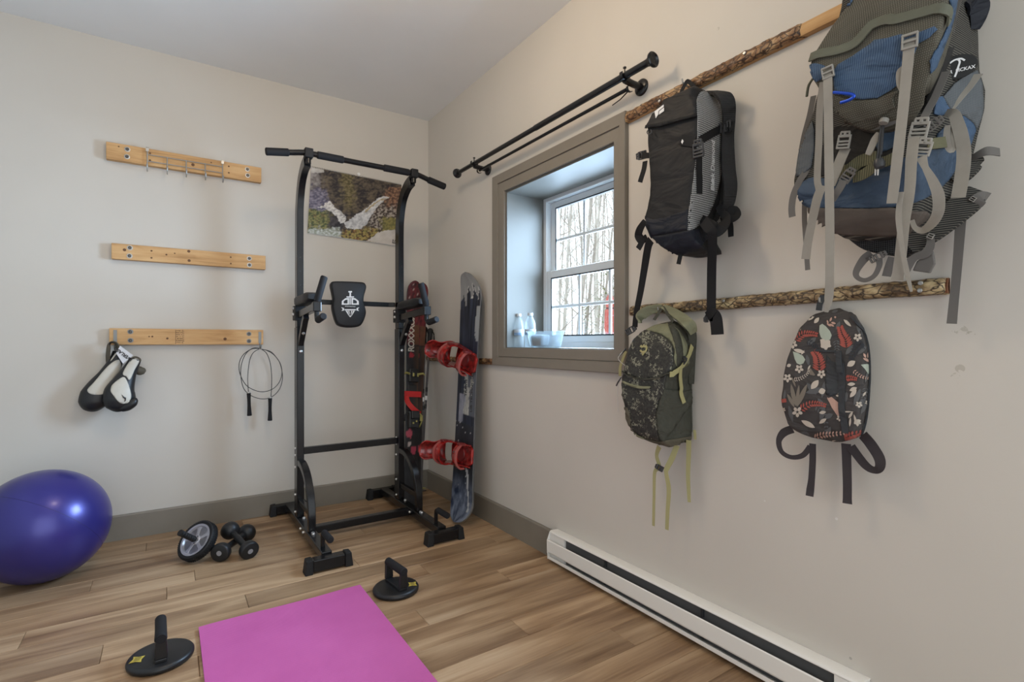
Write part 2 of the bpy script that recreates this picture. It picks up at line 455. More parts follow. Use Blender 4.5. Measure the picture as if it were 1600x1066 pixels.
# ------------------------------------------------------------------ walls, ceiling
mb = MB(); mb.box(WX0, 0.26, 0.0, 0.12, -0.12, CEIL + 0.1); struct(mb.build('wall_back', 'wall_paint', smooth=0))
OY0, OY1, OZ0, OZ1 = -1.950, -1.073, 1.055, 1.958    # window opening
XW = 0.258
mb = MB()
mb.box(0, XW, OY1, 0.0, -0.12, CEIL + 0.1); mb.box(0, XW, WY0, OY0, -0.12, CEIL + 0.1)
mb.box(0, XW, OY0, OY1, -0.12, OZ0); mb.box(0, XW, OY0, OY1, OZ1, CEIL + 0.1)
struct(mb.build('wall_right', 'wall_paint_right', smooth=0))
mb = MB(); mb.box(WX0 - 0.12, WX0, WY0, 0.0, -0.12, CEIL + 0.1); struct(mb.build('wall_left', 'wall_paint', smooth=0))
mb = MB(); mb.box(WX0, 0.0, WY0, 0.0, CEIL, CEIL + 0.1); struct(mb.build('ceiling', 'ceiling_paint', smooth=0))
# baseboards (eased top edge)
mb = MB(); mb.prism([(WX0, -0.0005, 0.0), (WX0, -0.016, 0.0), (WX0, -0.016, 0.130), (WX0, -0.012, 0.137), (WX0, -0.0005, 0.137)], (-WX0 - 0.0005, 0, 0))
struct(mb.build('baseboard_back', 'trim_paint', smooth=0))
HY0, HY1 = -1.546, -2.93
mb = MB(); mb.prism([(-0.0005, -0.0165, 0.0), (-0.016, -0.0165, 0.0), (-0.016, -0.0165, 0.130), (-0.012, -0.0165, 0.137), (-0.0005, -0.0165, 0.137)], (0, HY0 + 0.0165, 0))
struct(mb.build('baseboard_right', 'trim_paint', smooth=0))

# ------------------------------------------------------------------ window
win = bpy.data.objects.new('window_1', None); COL.objects.link(win); place(win, (0.0, (OY0 + OY1) / 2, OZ0), None); struct(win, 'deep-set white double-hung window with taupe casing on the right wall')
CO = dict(y0=-2.022, y1=-0.950, z0=0.953, z1=2.066)     # casing outer rectangle
def casing(side):
    # profile across width w (0 inner .. 1 outer): stepped board
    inn = [V((0, OY0, OZ0)), V((0, OY1, OZ0)), V((0, OY1, OZ1)), V((0, OY0, OZ1))]
    out = [V((0, CO['y0'], CO['z0'])), V((0, CO['y1'], CO['z0'])), V((0, CO['y1'], CO['z1'])), V((0, CO['y0'], CO['z1']))]
    i, j = side, (side + 1) % 4
    prof = [(0, -0.0005), (0, -0.015), (0.03, -0.017), (0.47, -0.017), (0.50, -0.0135), (0.515, -0.0135), (0.53, -0.022), (0.97, -0.024), (1.0, -0.021), (1.0, -0.0005)]
    rings = []
    for a, b_ in ((i, i), (j, j)):
        rings.append([inn[a].lerp(out[a], w) + V((x, 0, 0)) for w, x in prof])
    mb = MB(); mb.rings(rings); return mb
for k in range(4):
    casing(k).build('casing', 'trim_paint', win, smooth=20)
# reveal boards
t = 0.012
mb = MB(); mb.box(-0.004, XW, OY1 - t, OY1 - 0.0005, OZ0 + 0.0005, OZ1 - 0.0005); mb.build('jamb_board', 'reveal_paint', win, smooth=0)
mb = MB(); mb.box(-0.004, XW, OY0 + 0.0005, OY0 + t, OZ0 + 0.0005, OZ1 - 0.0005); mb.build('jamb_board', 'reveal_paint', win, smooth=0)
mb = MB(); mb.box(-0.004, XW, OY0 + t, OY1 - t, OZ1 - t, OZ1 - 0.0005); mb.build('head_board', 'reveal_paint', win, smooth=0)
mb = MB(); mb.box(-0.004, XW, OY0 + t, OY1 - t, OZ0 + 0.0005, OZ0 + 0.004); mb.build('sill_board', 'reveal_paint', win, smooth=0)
# vinyl unit: rectangles in the y-z plane, swept frame rings
def ringframe(mbx, x0, x1, yo0, yo1, zo0, zo1, w, wb=None, wt=None):
    wb = w if wb is None else wb; wt = w if wt is None else wt
    for (a0, a1, b0, b1) in ((yo0, yo0 + w, zo0, zo1), (yo1 - w, yo1, zo0, zo1), (yo0 + w, yo1 - w, zo0, zo0 + wb), (yo0 + w, yo1 - w, zo1 - wt, zo1)):
        mbx.box(x0, x1, a0, a1, b0, b1)
    return mbx
FY0, FY1, FZ0, FZ1 = OY0 + 0.004, OY1 - 0.004, OZ0 + 0.002, OZ1 - 0.004
mb = MB(); ringframe(mb, 0.259, 0.335, FY0, FY1, FZ0, FZ1, 0.032, 0.030, 0.030); mb.build('frame', 'vinyl_white', win, smooth=0, bevel=0.003)
SZM = 1.488          # meeting rail
SY0, SY1 = FY0 + 0.032, FY1 - 0.032
def sash(x0, x1, z0, z1, bot, top, name):
    mb = MB(); ringframe(mb, x0, x1, SY0, SY1, z0, z1, 0.048, bot, top); s = mb.build(name, 'vinyl_white', win, smooth=0, bevel=0.004)
    g = MB(); ringframe(g, x0 - 0.0012, x0 + 0.004, SY0 + 0.044, SY1 - 0.044, z0 + bot - 0.004, z1 - top + 0.004, 0.0075); g.build('glazing_bead', 'gasket_black', s, smooth=0)
    ya, yb, za, zb = SY0 + 0.048, SY1 - 0.048, z0 + bot, z1 - top
    xm = (x0 + x1) / 2
    for k in (1, 2):
        yy = ya + (yb - ya) * k / 3; m_ = MB(); m_.box(xm - 0.004, xm + 0.004, yy - 0.0085, yy + 0.0085, za, zb); m_.build('muntin', 'vinyl_white', s, smooth=0, bevel=0.002)
    zz = (za + zb) / 2; m_ = MB(); m_.box(xm - 0.0042, xm + 0.0042, ya, yb, zz - 0.0085, zz + 0.0085); m_.build('muntin', 'vinyl_white', s, smooth=0, bevel=0.002)
    for k in range(3):
        for q in range(2):
            y_0 = ya + (yb - ya) * k / 3; y_1 = ya + (yb - ya) * (k + 1) / 3; z_0 = za + (zb - za) * q / 2; z_1 = za + (zb - za) * (q + 1) / 2
            m_ = MB(); m_.box(xm + 0.0005, xm + 0.0035, y_0 + 0.003, y_1 - 0.003, z_0 + 0.003, z_1 - 0.003); m_.build('pane', 'window_glass', s, smooth=0)
    return s
m, nt, b = new_mat('window_glass')
for n_ in list(nt.nodes):
    if n_.type == 'BSDF_PRINCIPLED': nt.nodes.remove(n_)
tr = nt.nodes.new('ShaderNodeBsdfTransparent'); tr.inputs[0].default_value = (0.96, 0.975, 0.98, 1)
gl = nt.nodes.new('ShaderNodeBsdfGlossy'); gl.inputs['Roughness'].default_value = 0.02
mx = nt.nodes.new('ShaderNodeMixShader'); mx.inputs[0].default_value = 0.04
nt.links.new(tr.outputs[0], mx.inputs[1]); nt.links.new(gl.outputs[0], mx.inputs[2]); nt.links.new(mx.outputs[0], nt.nodes['Material Output'].inputs[0])
MATS['window_glass'] = m
sash(0.262, 0.292, FZ0 + 0.030, SZM + 0.022, 0.040, 0.046, 'lower_sash')
sash(0.296, 0.326, SZM - 0.020, FZ1 - 0.030, 0.040, 0.040, 'upper_sash')

# ------------------------------------------------------------------ baseboard heater
ht = thing('baseboard_heater', 'long white electric baseboard heater along the foot of the right wall', 'heater', (-0.03, (HY0 + HY1) / 2, 0.012))
def hprof(pts, y0, y1, name, mat, parent=ht, th=None, bevel=0.0):
    mb = MB(); mb.prism([(x, y0, z) for x, z in pts], (0, y1 - y0, 0)); return mb.build(name, mat, parent, smooth=25, bevel=bevel)
ya, yb = HY0, HY1
hprof([(-0.0005, 0.020), (-0.008, 0.020), (-0.008, 0.146), (-0.0005, 0.146)], ya - 0.002, yb + 0.002, 'back_plate', 'heater_white')
hprof([(-0.0005, 0.148), (-0.0005, 0.152), (-0.040, 0.155), (-0.049, 0.152), (-0.052, 0.147), (-0.052, 0.144), (-0.050, 0.144), (-0.049, 0.147), (-0.046, 0.150), (-0.040, 0.1515)], ya, yb, 'top_cover', 'heater_white')
hprof([(-0.062, 0.113), (-0.065, 0.115), (-0.068, 0.111), (-0.068, 0.058), (-0.065, 0.052), (-0.062, 0.054), (-0.064, 0.060), (-0.064, 0.110)], ya, yb, 'front_panel', 'heater_white')
hprof([(-0.009, 0.018), (-0.062, 0.018), (-0.066, 0.022), (-0.066, 0.036), (-0.0635, 0.036), (-0.0635, 0.024), (-0.060, 0.021), (-0.009, 0.021)], ya, yb, 'bottom_tray', 'heater_white')
hprof([(-0.036, 0.026), (-0.040, 0.026), (-0.040, 0.142), (-0.036, 0.142)], ya - 0.11, yb + 0.075, 'heating_fins', 'heater_fins')
for y0, y1 in ((ya - 0.003, ya - 0.108), (yb + 0.072, yb + 0.003)):
    hprof([(-0.009, 0.022), (-0.0505, 0.022), (-0.0505, 0.1425), (-0.009, 0.146)], y0, y1, 'end_box', 'heater_white')
mb = MB(); mb.prism([(-0.0005, ya, 0.018), (-0.0005, ya, 0.153), (-0.044, ya, 0.156), (-0.053, ya, 0.149), (-0.069, ya, 0.112), (-0.069, ya, 0.05), (-0.0665, ya, 0.045), (-0.0665, ya, 0.018)], (0, 0.0025, 0)); mb.build('end_cap', 'heater_white', ht, smooth=25)
for yy in (-1.93, -2.42):
    for z0, z1 in ((0.112, 0.1435), (0.036, 0.056)):
        mb = MB(); mb.box(-0.052, -0.0405, yy - 0.004, yy + 0.004, z0, z1); mb.build('bracket', 'gasket_black', ht, smooth=0)
for yy in (-1.70, -2.2, -2.7):
    mb = MB(); mb.box(-0.035, -0.012, yy - 0.01, yy + 0.01, 0.0005, 0.0185); mb.build('foot', 'heater_white', ht, smooth=0)
# ------------------------------------------------------------------ object materials
plain('black_steel', (0.0065, 0.0065, 0.0075), 0.24, spec=0.42, var=0.15, vscale=12)
plain('black_rubber', (0.011, 0.011, 0.012), 0.62, spec=0.35, bump=0.25, bscale=350)
plain('foam_grip', (0.014, 0.014, 0.016), 0.75, spec=0.25, bump=0.3, bscale=500)
plain('zinc', (0.55, 0.55, 0.55), 0.32, metal=1.0)
plain('black_vinyl', (0.0085, 0.0085, 0.010), 0.5, spec=0.4, bump=0.35, bscale=420)
plain('white_print', (0.72, 0.72, 0.72), 0.6)
plain('dark_print', (0.02, 0.02, 0.02), 0.6)

# ------------------------------------------------------------------ power tower
XL, XR = -0.985, -0.370
tw = thing('power_tower', 'tall black steel pull-up and dip tower standing in the corner', 'exercise tower', ((XL + XR) / 2, -0.55, 0.0))
YB = -0.60; ZB = 2.122
bolt_prof = [(0.0, 0.0), (0.0085, 0.0), (0.0085, 0.004), (0.006, 0.008), (0.0, 0.0095)]
def bolt(p, d, r=1.0):
    mb = MB(); mb.lathe([(max(a * r, 0.0002), h * r) for a, h in bolt_prof], p, d, 10); return mb.build('bolt', 'zinc', tw)
for sgn, X0 in ((-1, XL), (1, XR)):
    # base beam
    mb = MB(); mb.box(X0 - 0.025, X0 + 0.025, -0.992, -0.072, 0.030, 0.074); mb.build('base_beam', 'black_steel', tw, smooth=0, bevel=0.004)
    for y0, y1 in ((-1.046, -0.993), (-0.071, -0.022)):
        mb = MB(); mb.box(X0 - 0.074, X0 + 0.074, y0, y1, 0.008, 0.064); ft = mb.build('foot_bar', 'black_steel', tw, smooth=0, bevel=0.004)
        for s2 in (-1, 1):
            a, c = X0 + s2 * 0.0745, X0 + s2 * 0.112; e = 0.004
            mb = MB(); mb.rings([[(a, y0 - e, 0.0), (a, y1 + e, 0.0), (a, y1 + 0.002, 0.069), (a, y0 - 0.002, 0.069)], [(c, y0 - e, 0.0), (c, y1 + e, 0.0), (c - s2 * 0.008, y1 + 0.001, 0.067), (c - s2 * 0.008, y0 - 0.001, 0.067)]])
            mb.build('end_cap', 'black_rubber', ft, smooth=0, bevel=0.004)
    # lower and upper post
    mb = MB(); mb.box(X0 - 0.020, X0 + 0.020, -0.403, -0.328, 0.0745, 1.175); mb.build('lower_post', 'black_steel', tw, smooth=0, bevel=0.004)
    path = crom([(X0, -0.366, 1.1755), (X0, -0.366, 1.5), (X0, -0.366, 1.78), (X0, -0.378, 1.90), (X0, -0.425, 2.005), (X0, -0.50, 2.065), (X0, -0.575, 2.085)], 7)
    mb = MB(); mb.sqtube(path, 0.036, 0.062, hint=(0, -1, 0)); up = mb.build('upper_post', 'black_steel', tw, smooth=40, bevel=0.003)
    for zz in (1.42, 1.50, 1.58):
        mb = MB(); mb.lathe([(0.0001, 0), (0.005, 0), (0.005, 0.0012), (0.0001, 0.0012)], (X0, -0.3971, zz), (0, -1, 0), 10); mb.build('adjuster_hole', 'dark_print', up)
    # bar clamp
    mb = MB(); mb.box(X0 - 0.022, X0 + 0.022, YB - 0.024, YB + 0.022, ZB - 0.028, ZB + 0.024); mb.build('bar_clamp', 'black_rubber', tw, smooth=0, bevel=0.005)
    mb = MB(); mb.tube([(X0, YB, ZB - 0.058), (X0, YB, ZB - 0.0285)], 0.014, 12); mb.build('clamp_knob', 'black_steel', tw, bevel=0.002)
    # curved gusset and its strut
    arc = crom([(X0, -0.404, 0.392), (X0, -0.475, 0.388), (X0, -0.565, 0.350), (X0, -0.638, 0.270), (X0, -0.672, 0.170), (X0, -0.674, 0.0745)], 5)
    mb = MB(); mb.sqtube(arc, 0.038, 0.034, hint=(0, 0, 1)); mb.build('gusset', 'black_steel', tw, smooth=40, bevel=0.003)
    mb = MB(); mb.box(X0 - 0.012, X0 + 0.012, -0.655, -0.404, 0.152, 0.182); mb.build('gusset_strut', 'black_steel', tw, smooth=0, bevel=0.003)
    for (px_, dy, z_) in ((0.0, -0.705, 0.0742), (0.0, -0.72, 0.0742), (0.012, -0.435, 0.0742), (0.0, -0.30, 0.0742)): bolt((X0 + px_, dy, z_), (0, 0, 1), 1.15)
    for z_ in (0.10, 0.20, 0.36): bolt((X0 - 0.0202, -0.365, z_), (-1, 0, 0), 0.9)
    for z_ in (0.47, 0.43): bolt((X0 - 0.0202, -0.365, z_), (-1, 0, 0), 0.8); 
    for y_ in (-0.53, -0.60): bolt((X0 - 0.0252, y_, 0.052), (-1, 0, 0), 1.0)
    bolt((X0, -0.4032, 1.035), (0, -1, 0), 1.25); bolt((X0, -0.476, 1.139), (0, -0.76, -0.65), 1.1)
    # push-up peg
    pts = crom([(X0, -0.915, 0.0745), (X0, -0.915, 0.125), (X0, -0.922, 0.143), (X0, -0.945, 0.150)], 4)
    mb = MB(); mb.tube(pts, 0.011, 10); mb.build('peg', 'black_steel', tw)
    mb = MB(); mb.tube([(X0, -0.940, 0.150), (X0, -0.943, 0.150), (X0, -1.058, 0.1515), (X0, -1.064, 0.1515)], [0.014, 0.0165, 0.0165, 0.013], 14); mb.build('peg_grip', 'foam_grip', tw)
    # dip arm: steel arm, brace, pad, handles
    mb = MB(); mb.sqtube([(X0, -0.404, 1.248), (X0, -0.765, 1.272)], 0.032, 0.040, hint=(0, 0, 1)); mb.build('dip_arm', 'black_steel', tw, smooth=0, bevel=0.003)
    mb = MB(); mb.sqtube([(X0, -0.404, 1.075), (X0, -0.420, 1.10), (X0, -0.520, 1.215), (X0, -0.545, 1.2335)], 0.030, 0.034, hint=(0, -1, 0)); mb.build('arm_brace', 'black_steel', tw, smooth=0, bevel=0.003)
    mb = MB(); mb.box(X0 - 0.030, X0 + 0.030, -0.4035, -0.3275, 1.215, 1.30); mb.build('arm_bracket', 'black_rubber', tw, smooth=0, bevel=0.004)
    bolt((X0, -0.405, 1.262), (0, -1, 0), 1.1); bolt((X0 - 0.0302, -0.365, 1.25), (-1, 0, 0), 1.1); bolt((X0 - 0.0302, -0.365, 1.285), (-1, 0, 0), 0.9); bolt((X0, -0.53, 1.25), (-1, 0, 0), 0.2)
    rs = []
    for k in range(9):
        t_ = k / 8; y_ = -0.41 - 0.335 * t_; zc = 1.318 + 0.010 * t_; e = max(0.0, 1 - (2 * t_ - 1) ** 10) ** 0.5 * 1.0
        hw, hh = 0.046 * (0.72 + 0.28 * e), 0.026 * (0.55 + 0.45 * e)
        rs.append([(X0 + hw * (abs(cos(a)) ** 0.45) * (1 if cos(a) > 0 else -1), y_, zc + hh * (abs(sin(a)) ** 0.45) * (1 if sin(a) > 0 else -1)) for a in [2 * pi * q / 20 for q in range(20)]])
    mb = MB(); mb.rings(rs); mb.build('arm_pad', 'black_vinyl', tw, smooth=60)
    mb = MB(); mb.obox((X0, -0.785, 1.272), (0.021, 0, 0), (0, 0.020, 0), (0, 0, 0.026)); mb.build('handle_socket', 'black_steel', tw, smooth=0, bevel=0.004)
    lean = -sgn * 0.038
    mb = MB(); mb.tube([(X0, -0.787, 1.2985), (X0 + lean * 0.06, -0.788, 1.303), (X0 + lean * 0.95, -0.792, 1.425), (X0 + lean, -0.792, 1.430)], [0.015, 0.0185, 0.0185, 0.015], 14); mb.build('upright_grip', 'foam_grip', tw)
    pts = crom([(X0, -0.787, 1.2455), (X0, -0.789, 1.222), (X0, -0.800, 1.206), (X0, -0.825, 1.202)], 5)
    mb = MB(); mb.tube(pts, 0.0125, 10); mb.build('dip_handle', 'black_steel', tw)
    mb = MB(); mb.tube([(X0, -0.818, 1.202), (X0, -0.822, 1.2025), (X0, -0.92, 1.216), (X0, -0.926, 1.217)], [0.014, 0.018, 0.018, 0.0135], 14); mb.build('dip_grip', 'foam_grip', tw)
# cross members
mb = MB(); mb.box(XL + 0.0205, XR - 0.0205, -0.382, -0.352, 0.432, 0.472); mb.build('upper_brace', 'black_steel', tw, smooth=0, bevel=0.003)
mb = MB(); mb.box(XL + 0.0255, XR - 0.0255, -0.590, -0.545, 0.028, 0.068); mb.build('lower_brace', 'black_steel', tw, smooth=0, bevel=0.003)
mb = MB(); mb.sqtube([(XL + 0.0205, -0.34, 1.332), (XL + 0.06, -0.318, 1.332), (XR - 0.06, -0.318, 1.332), (XR - 0.0205, -0.34, 1.332)], 0.03, 0.022, hint=(0, -1, 0)); mb.build('backrest_bar', 'black_steel', tw, smooth=0, bevel=0.003)
# pull-up bar with drooping ends
bp = crom([(XL - 0.213, YB, ZB - 0.034), (XL - 0.10, YB, ZB - 0.016), (XL - 0.04, YB, ZB - 0.004), (XL, YB, ZB), (XL + 0.1, YB, ZB), (XR - 0.1, YB, ZB), (XR, YB, ZB), (XR + 0.04, YB, ZB - 0.006), (XR + 0.10, YB, ZB - 0.022), (XR + 0.210, YB, ZB - 0.046)], 5)
mb = MB(); mb.tube(bp, 0.0155, 14); pb = mb.build('pull_up_bar', 'black_steel', tw)
for a, c in (((XL - 0.214, YB, ZB - 0.034), (XL - 0.10, YB, ZB - 0.016)), ((XL + 0.045, YB, ZB), (XL + 0.19, YB, ZB)), ((XR - 0.19, YB, ZB), (XR - 0.03, YB, ZB)), ((XR + 0.095, YB, ZB - 0.021), (XR + 0.212, YB, ZB - 0.0465))):
    a, c = V(a), V(c); d = (c - a).normalized() * 0.004
    mb = MB(); mb.tube([a, a + d, c - d, c], [0.017, 0.0205, 0.0205, 0.017], 14); mb.build('bar_grip', 'foam_grip', pb)
# backrest
YP = -0.372
outl = [(517.4, 446), (519, 441.5), (523.5, 439.2), (543.5, 439.4), (563.5, 440.4), (570.5, 442), (573.2, 447), (572.4, 453), (569.8, 462), (569.2, 472), (572.2, 483), (572.6, 491), (568, 504), (561, 510.5), (545, 512), (531, 509.5), (525.5, 503), (521, 488), (519.8, 478), (521.2, 468), (519.2, 456)]
o3 = crom([ay(x, y, YP) for x, y in outl], 3, closed=True)
cen = sum(o3, V()) / len(o3)
rs = []
for (s_, dy) in ((0.90, 0.0), (0.965, 0.004), (0.995, 0.012), (1.0, 0.022), (1.0, 0.040), (0.97, 0.046)):
    rs.append([cen + (p - cen) * s_ + V((0, dy, 0)) for p in o3])
mb = MB(); mb.rings(rs); bk = mb.build('backrest', 'black_vinyl', tw, smooth=60)
def crest(name, polys, mat='white_print', yy=YP - 0.0002, th=0.0008, par=None):
    mb = MB()
    for pl in polys:
        q = [ay(450 + a / 8.883, 420 + c / 8.883, yy) for a, c in pl]
        mb.prism(q, (0, -th, 0))
    return mb.build(name, mat, par or bk, smooth=0)
def mir(pl, c=864): return [(2 * c - a, b_) for a, b_ in pl]
P = [[(838, 310), (888, 310), (888, 330), (838, 330)], [(853, 330), (874, 330), (874, 384), (853, 384)], [(812, 384), (915, 384), (915, 400), (812, 400)], [(856, 404), (871, 404), (871, 500), (856, 500)]]
Lp = [[(745, 500), (748, 448), (772, 452), (772, 500)], [(748, 448), (795, 410), (800, 432), (772, 452)], [(795, 410), (848, 404), (848, 426), (800, 432)], [(826, 428), (848, 426), (848, 500), (826, 500)], [(772, 482), (826, 482), (826, 500), (772, 500)]]
P += Lp + [mir(p) for p in Lp]
ban = [[(738, 535), (775, 545), (780, 578), (742, 588), (760, 562)], [(784, 562), (944, 562), (936, 580), (792, 580)]]
P += ban + [mir(ban[0])]
P += [[(800, 585), (826, 585), (848, 648), (838, 645)], [(902, 585), (928, 585), (890, 645), (880, 648)], [(836, 585), (852, 585), (858, 640), (853, 640)], [(876, 585), (892, 585), (875, 640), (870, 640)], [(840, 650), (888, 650), (864, 674)]]
crest('sword_crest', P)
text_obj('crest_lettering', 'SPORTSROYALS', 0.0085, ay(450 + 864 / 8.883, 420 + 525 / 8.883, YP - 0.0012), (1, 0, 0), (0, 0, 1), 'white_print', bk, 1.05, 0.0001)
# ------------------------------------------------------------------ things on the back wall
def wood_mat(name, cols, sc=(1.2, 9, 9), rough=0.55, knots=True, axis=0):
    m, nt, b = new_mat(name)
    oi = nt.nodes.new('ShaderNodeObjectInfo'); tc = nt.nodes.new('ShaderNodeTexCoord')
    cb = nt.nodes.new('ShaderNodeCombineXYZ'); nt.links.new(_math(nt, 'MULTIPLY', oi.outputs['Random'], 31.0), cb.inputs[0]); nt.links.new(_math(nt, 'MULTIPLY', oi.outputs['Random'], 17.0), cb.inputs[2])
    va = nt.nodes.new('ShaderNodeVectorMath'); nt.links.new(tc.outputs['Object'], va.inputs[0]); nt.links.new(cb.outputs[0], va.inputs[1])
    mp = nt.nodes.new('ShaderNodeMapping'); mp.inputs['Scale'].default_value = sc; nt.links.new(va.outputs[0], mp.inputs[0])
    n1 = _noise(nt, mp.outputs[0], 2.2, 6, 0.6, 0.8)
    mp2 = nt.nodes.new('ShaderNodeMapping'); mp2.inputs['Scale'].default_value = tuple(s * (1.6 if s < 2 else 7) for s in sc); nt.links.new(va.outputs[0], mp2.inputs[0])
    n2 = _noise(nt, mp2.outputs[0], 2.0, 3)
    f = _math(nt, 'ADD', _math(nt, 'MULTIPLY', n1, 0.7), _math(nt, 'MULTIPLY', n2, 0.3))
    nt.links.new(_ramp(nt, f, cols), b.inputs['Base Color']); b.inputs['Roughness'].default_value = rough; b.inputs['Specular IOR Level'].default_value = 0.3
    _bump(nt, b, n2, 0.12, 0.001); MATS[name] = m
wood_mat('pine', [(0.32, (0.40, 0.212, 0.082)), (0.48, (0.57, 0.335, 0.145)), (0.62, (0.64, 0.40, 0.19)), (0.75, (0.69, 0.46, 0.24))])
plain('knot', (0.13, 0.055, 0.02), 0.6)
plain('washer_zinc', (0.42, 0.41, 0.39), 0.42, metal=0.9)
plain('hook_steel', (0.24, 0.24, 0.23), 0.5, metal=0.7)
plain('screw_dark', (0.12, 0.11, 0.10), 0.4, metal=0.8)
TB = 0.038
def rail(z0, z1, x0, x1, label, washers, holes, wm='washer_zinc', group='pine rails on the back wall'):
    t = thing('wall_rail', label, 'wall rail', ((x0 + x1) / 2, -0.02, z0), group)
    mb = MB(); mb.box(x0, x1, -TB, -0.0006, z0, z1); bd = mb.build('board', 'pine', t, smooth=0, bevel=0.002)
    for (px, py) in washers:
        p = ay(px, py, -TB); p.y = -TB - 0.0002
        mb = MB(); mb.lathe([(0.0075, 0.0), (0.0135, 0.0), (0.0135, 0.0015), (0.0075, 0.0022)], p, (0, -1, 0), 18); w = mb.build('washer', wm, t)
        mb = MB(); mb.lathe([(0.0002, 0.0), (0.0088, 0.0), (0.0088, 0.0032), (0.006, 0.0050), (0.0045, 0.0035), (0.0002, 0.0033)], p, (0, -1, 0), 12); mb.build('screw_head', 'screw_dark', w)
    for (px, py, r) in holes:
        p = ay(px, py, -TB); p.y = -TB - 0.0002
        mb = MB(); mb.lathe([(0.0002, 0.0), (r, 0.0), (r * 0.9, 0.0007), (0.0002, 0.0008)], p, (0, -1, 0), 10); mb.build('knot', 'knot', t)
    return t
rail(2.079, 2.171, -1.902, -1.141, 'top pine rail with a wire hook strip hung on it', [(199, 233.5), (198.5, 245), (386.5, 264.8), (387, 274.3)], [(185.5, 229, 0.004), (234.5, 239.5, 0.005), (234.5, 250.5, 0.005), (301.5, 257.5, 0.009), (357.5, 260, 0.005), (357.5, 270, 0.005), (330, 254, 0.004)])
rail(1.541, 1.626, -1.879, -1.117, 'bare middle pine rail with nothing hanging on it', [(203, 387.3), (202.5, 400), (389.5, 404), (389.7, 414.2)], [(194.5, 390.5, 0.008), (236.7, 392, 0.005), (236.7, 403, 0.005), (260, 398, 0.005), (273, 396, 0.004), (295, 392.8, 0.008), (295.5, 407.3, 0.008), (360.5, 402, 0.005), (360.7, 412, 0.005)])
r3 = rail(1.074, 1.164, -1.889, -1.130, 'lowest pine rail with boxing gloves and a skipping rope hung from it', [(203.7, 518.5), (204, 532), (389, 521.8), (389, 533)], [(261.5, 529, 0.006), (351.7, 529.8, 0.009), (238, 526, 0.005), (233, 526, 0.004)], 'hook_steel')
# lumber grade stamp on the lowest rail
mb = MB()
def stamp_rect(a, b_, c, d): 
    q = [ay(150 + x / 8.883, 480 + y / 8.883, -TB - 0.0002) for x, y in ((a, b_), (c, b_), (c, d), (a, d))]
    mb.prism(q, (0, -0.0003, 0))
for (a, b_, c, d) in ((1102, 315, 1108, 510), (1204, 315, 1208, 510), (1108, 352, 1204, 356), (1112, 466, 1225, 470)): stamp_rect(a, b_, c, d)
rs_ = random.Random(3)
for r_ in range(7):
    x = 1114 + rs_.random() * 4; yy = 322 + r_ * 27
    while x < 1196:
        w = 3 + rs_.random() * 9
        if rs_.random() < 0.75: stamp_rect(x, yy, x + w, yy + 8 + 6 * rs_.random())
        x += w + 4
for r_ in range(6): stamp_rect(1212, 330 + 28 * r_, 1224, 336 + 28 * r_)
plain('stamp_ink', (0.11, 0.06, 0.03), 0.7)
mb.build('grade_stamp', 'stamp_ink', r3, smooth=0)
# strap hooks on the lowest rail
for px, zt in ((180, 1.155), (406, 1.152)):
    x = ay(px, 520, -TB).x
    mb = MB(); mb.box(x - 0.008, x + 0.008, -TB - 0.0022, -TB - 0.0003, 1.082, zt); 
    pts = crom([(x, -TB - 0.0013, 1.085), (x, -TB - 0.003, 1.062), (x, -TB - 0.02, 1.048), (x, -TB - 0.036, 1.054), (x, -TB - 0.040, 1.072)], 5)
    mb.tube(pts, 0.0035, 8); mb.build('hook', 'hook_steel', r3, smooth=40)
# wire hook strip
hs_ = thing('wire_hook_strip', 'chrome wire strip with five hooks on the top pine rail', 'hook strip', (-1.536, -0.045, 2.03))
yh = -TB - 0.009
hx = [ay(px, 250, yh).x for px in (230.3, 261.3, 291, 320.7, 347.7)]
zt_, zb_ = 2.135, 2.098
for z_ in (zt_, zb_):
    mb = MB(); mb.tube([(hx[0], yh, z_), (hx[-1], yh, z_)], 0.0026, 8); mb.build('wire', 'washer_zinc', hs_)
for i, x in enumerate(hx):
    top = 2.168 if i in (0, 4) else zt_ + 0.002
    pts = crom([(x, yh - 0.004, top), (x, yh - 0.0045, 2.1), (x, yh - 0.0045, 2.07), (x, yh - 0.010, 2.045), (x, yh - 0.03, 2.034), (x, yh - 0.052, 2.042), (x, yh - 0.058, 2.06)], 4)
    mb = MB(); mb.tube(pts, 0.0028, 8); hk = mb.build('hook', 'washer_zinc', hs_)
    mb = MB(); mb.lathe([(0.0002, -0.0052), (0.0035, -0.004), (0.0052, 0), (0.0035, 0.004), (0.0002, 0.0052)], (x, yh - 0.058, 2.062), (0, 0, 1), 10); mb.build('hook_tip', 'washer_zinc', hk)
    if i in (0, 4):
        mb = MB(); mb.box(x - 0.007, x + 0.007, yh - 0.009, yh - 0.0072, 2.150, 2.1695); mb.box(x - 0.007, x + 0.007, yh - 0.009, -0.012, 2.1712, 2.1728); mb.build('clip', 'washer_zinc', hk, smooth=0)

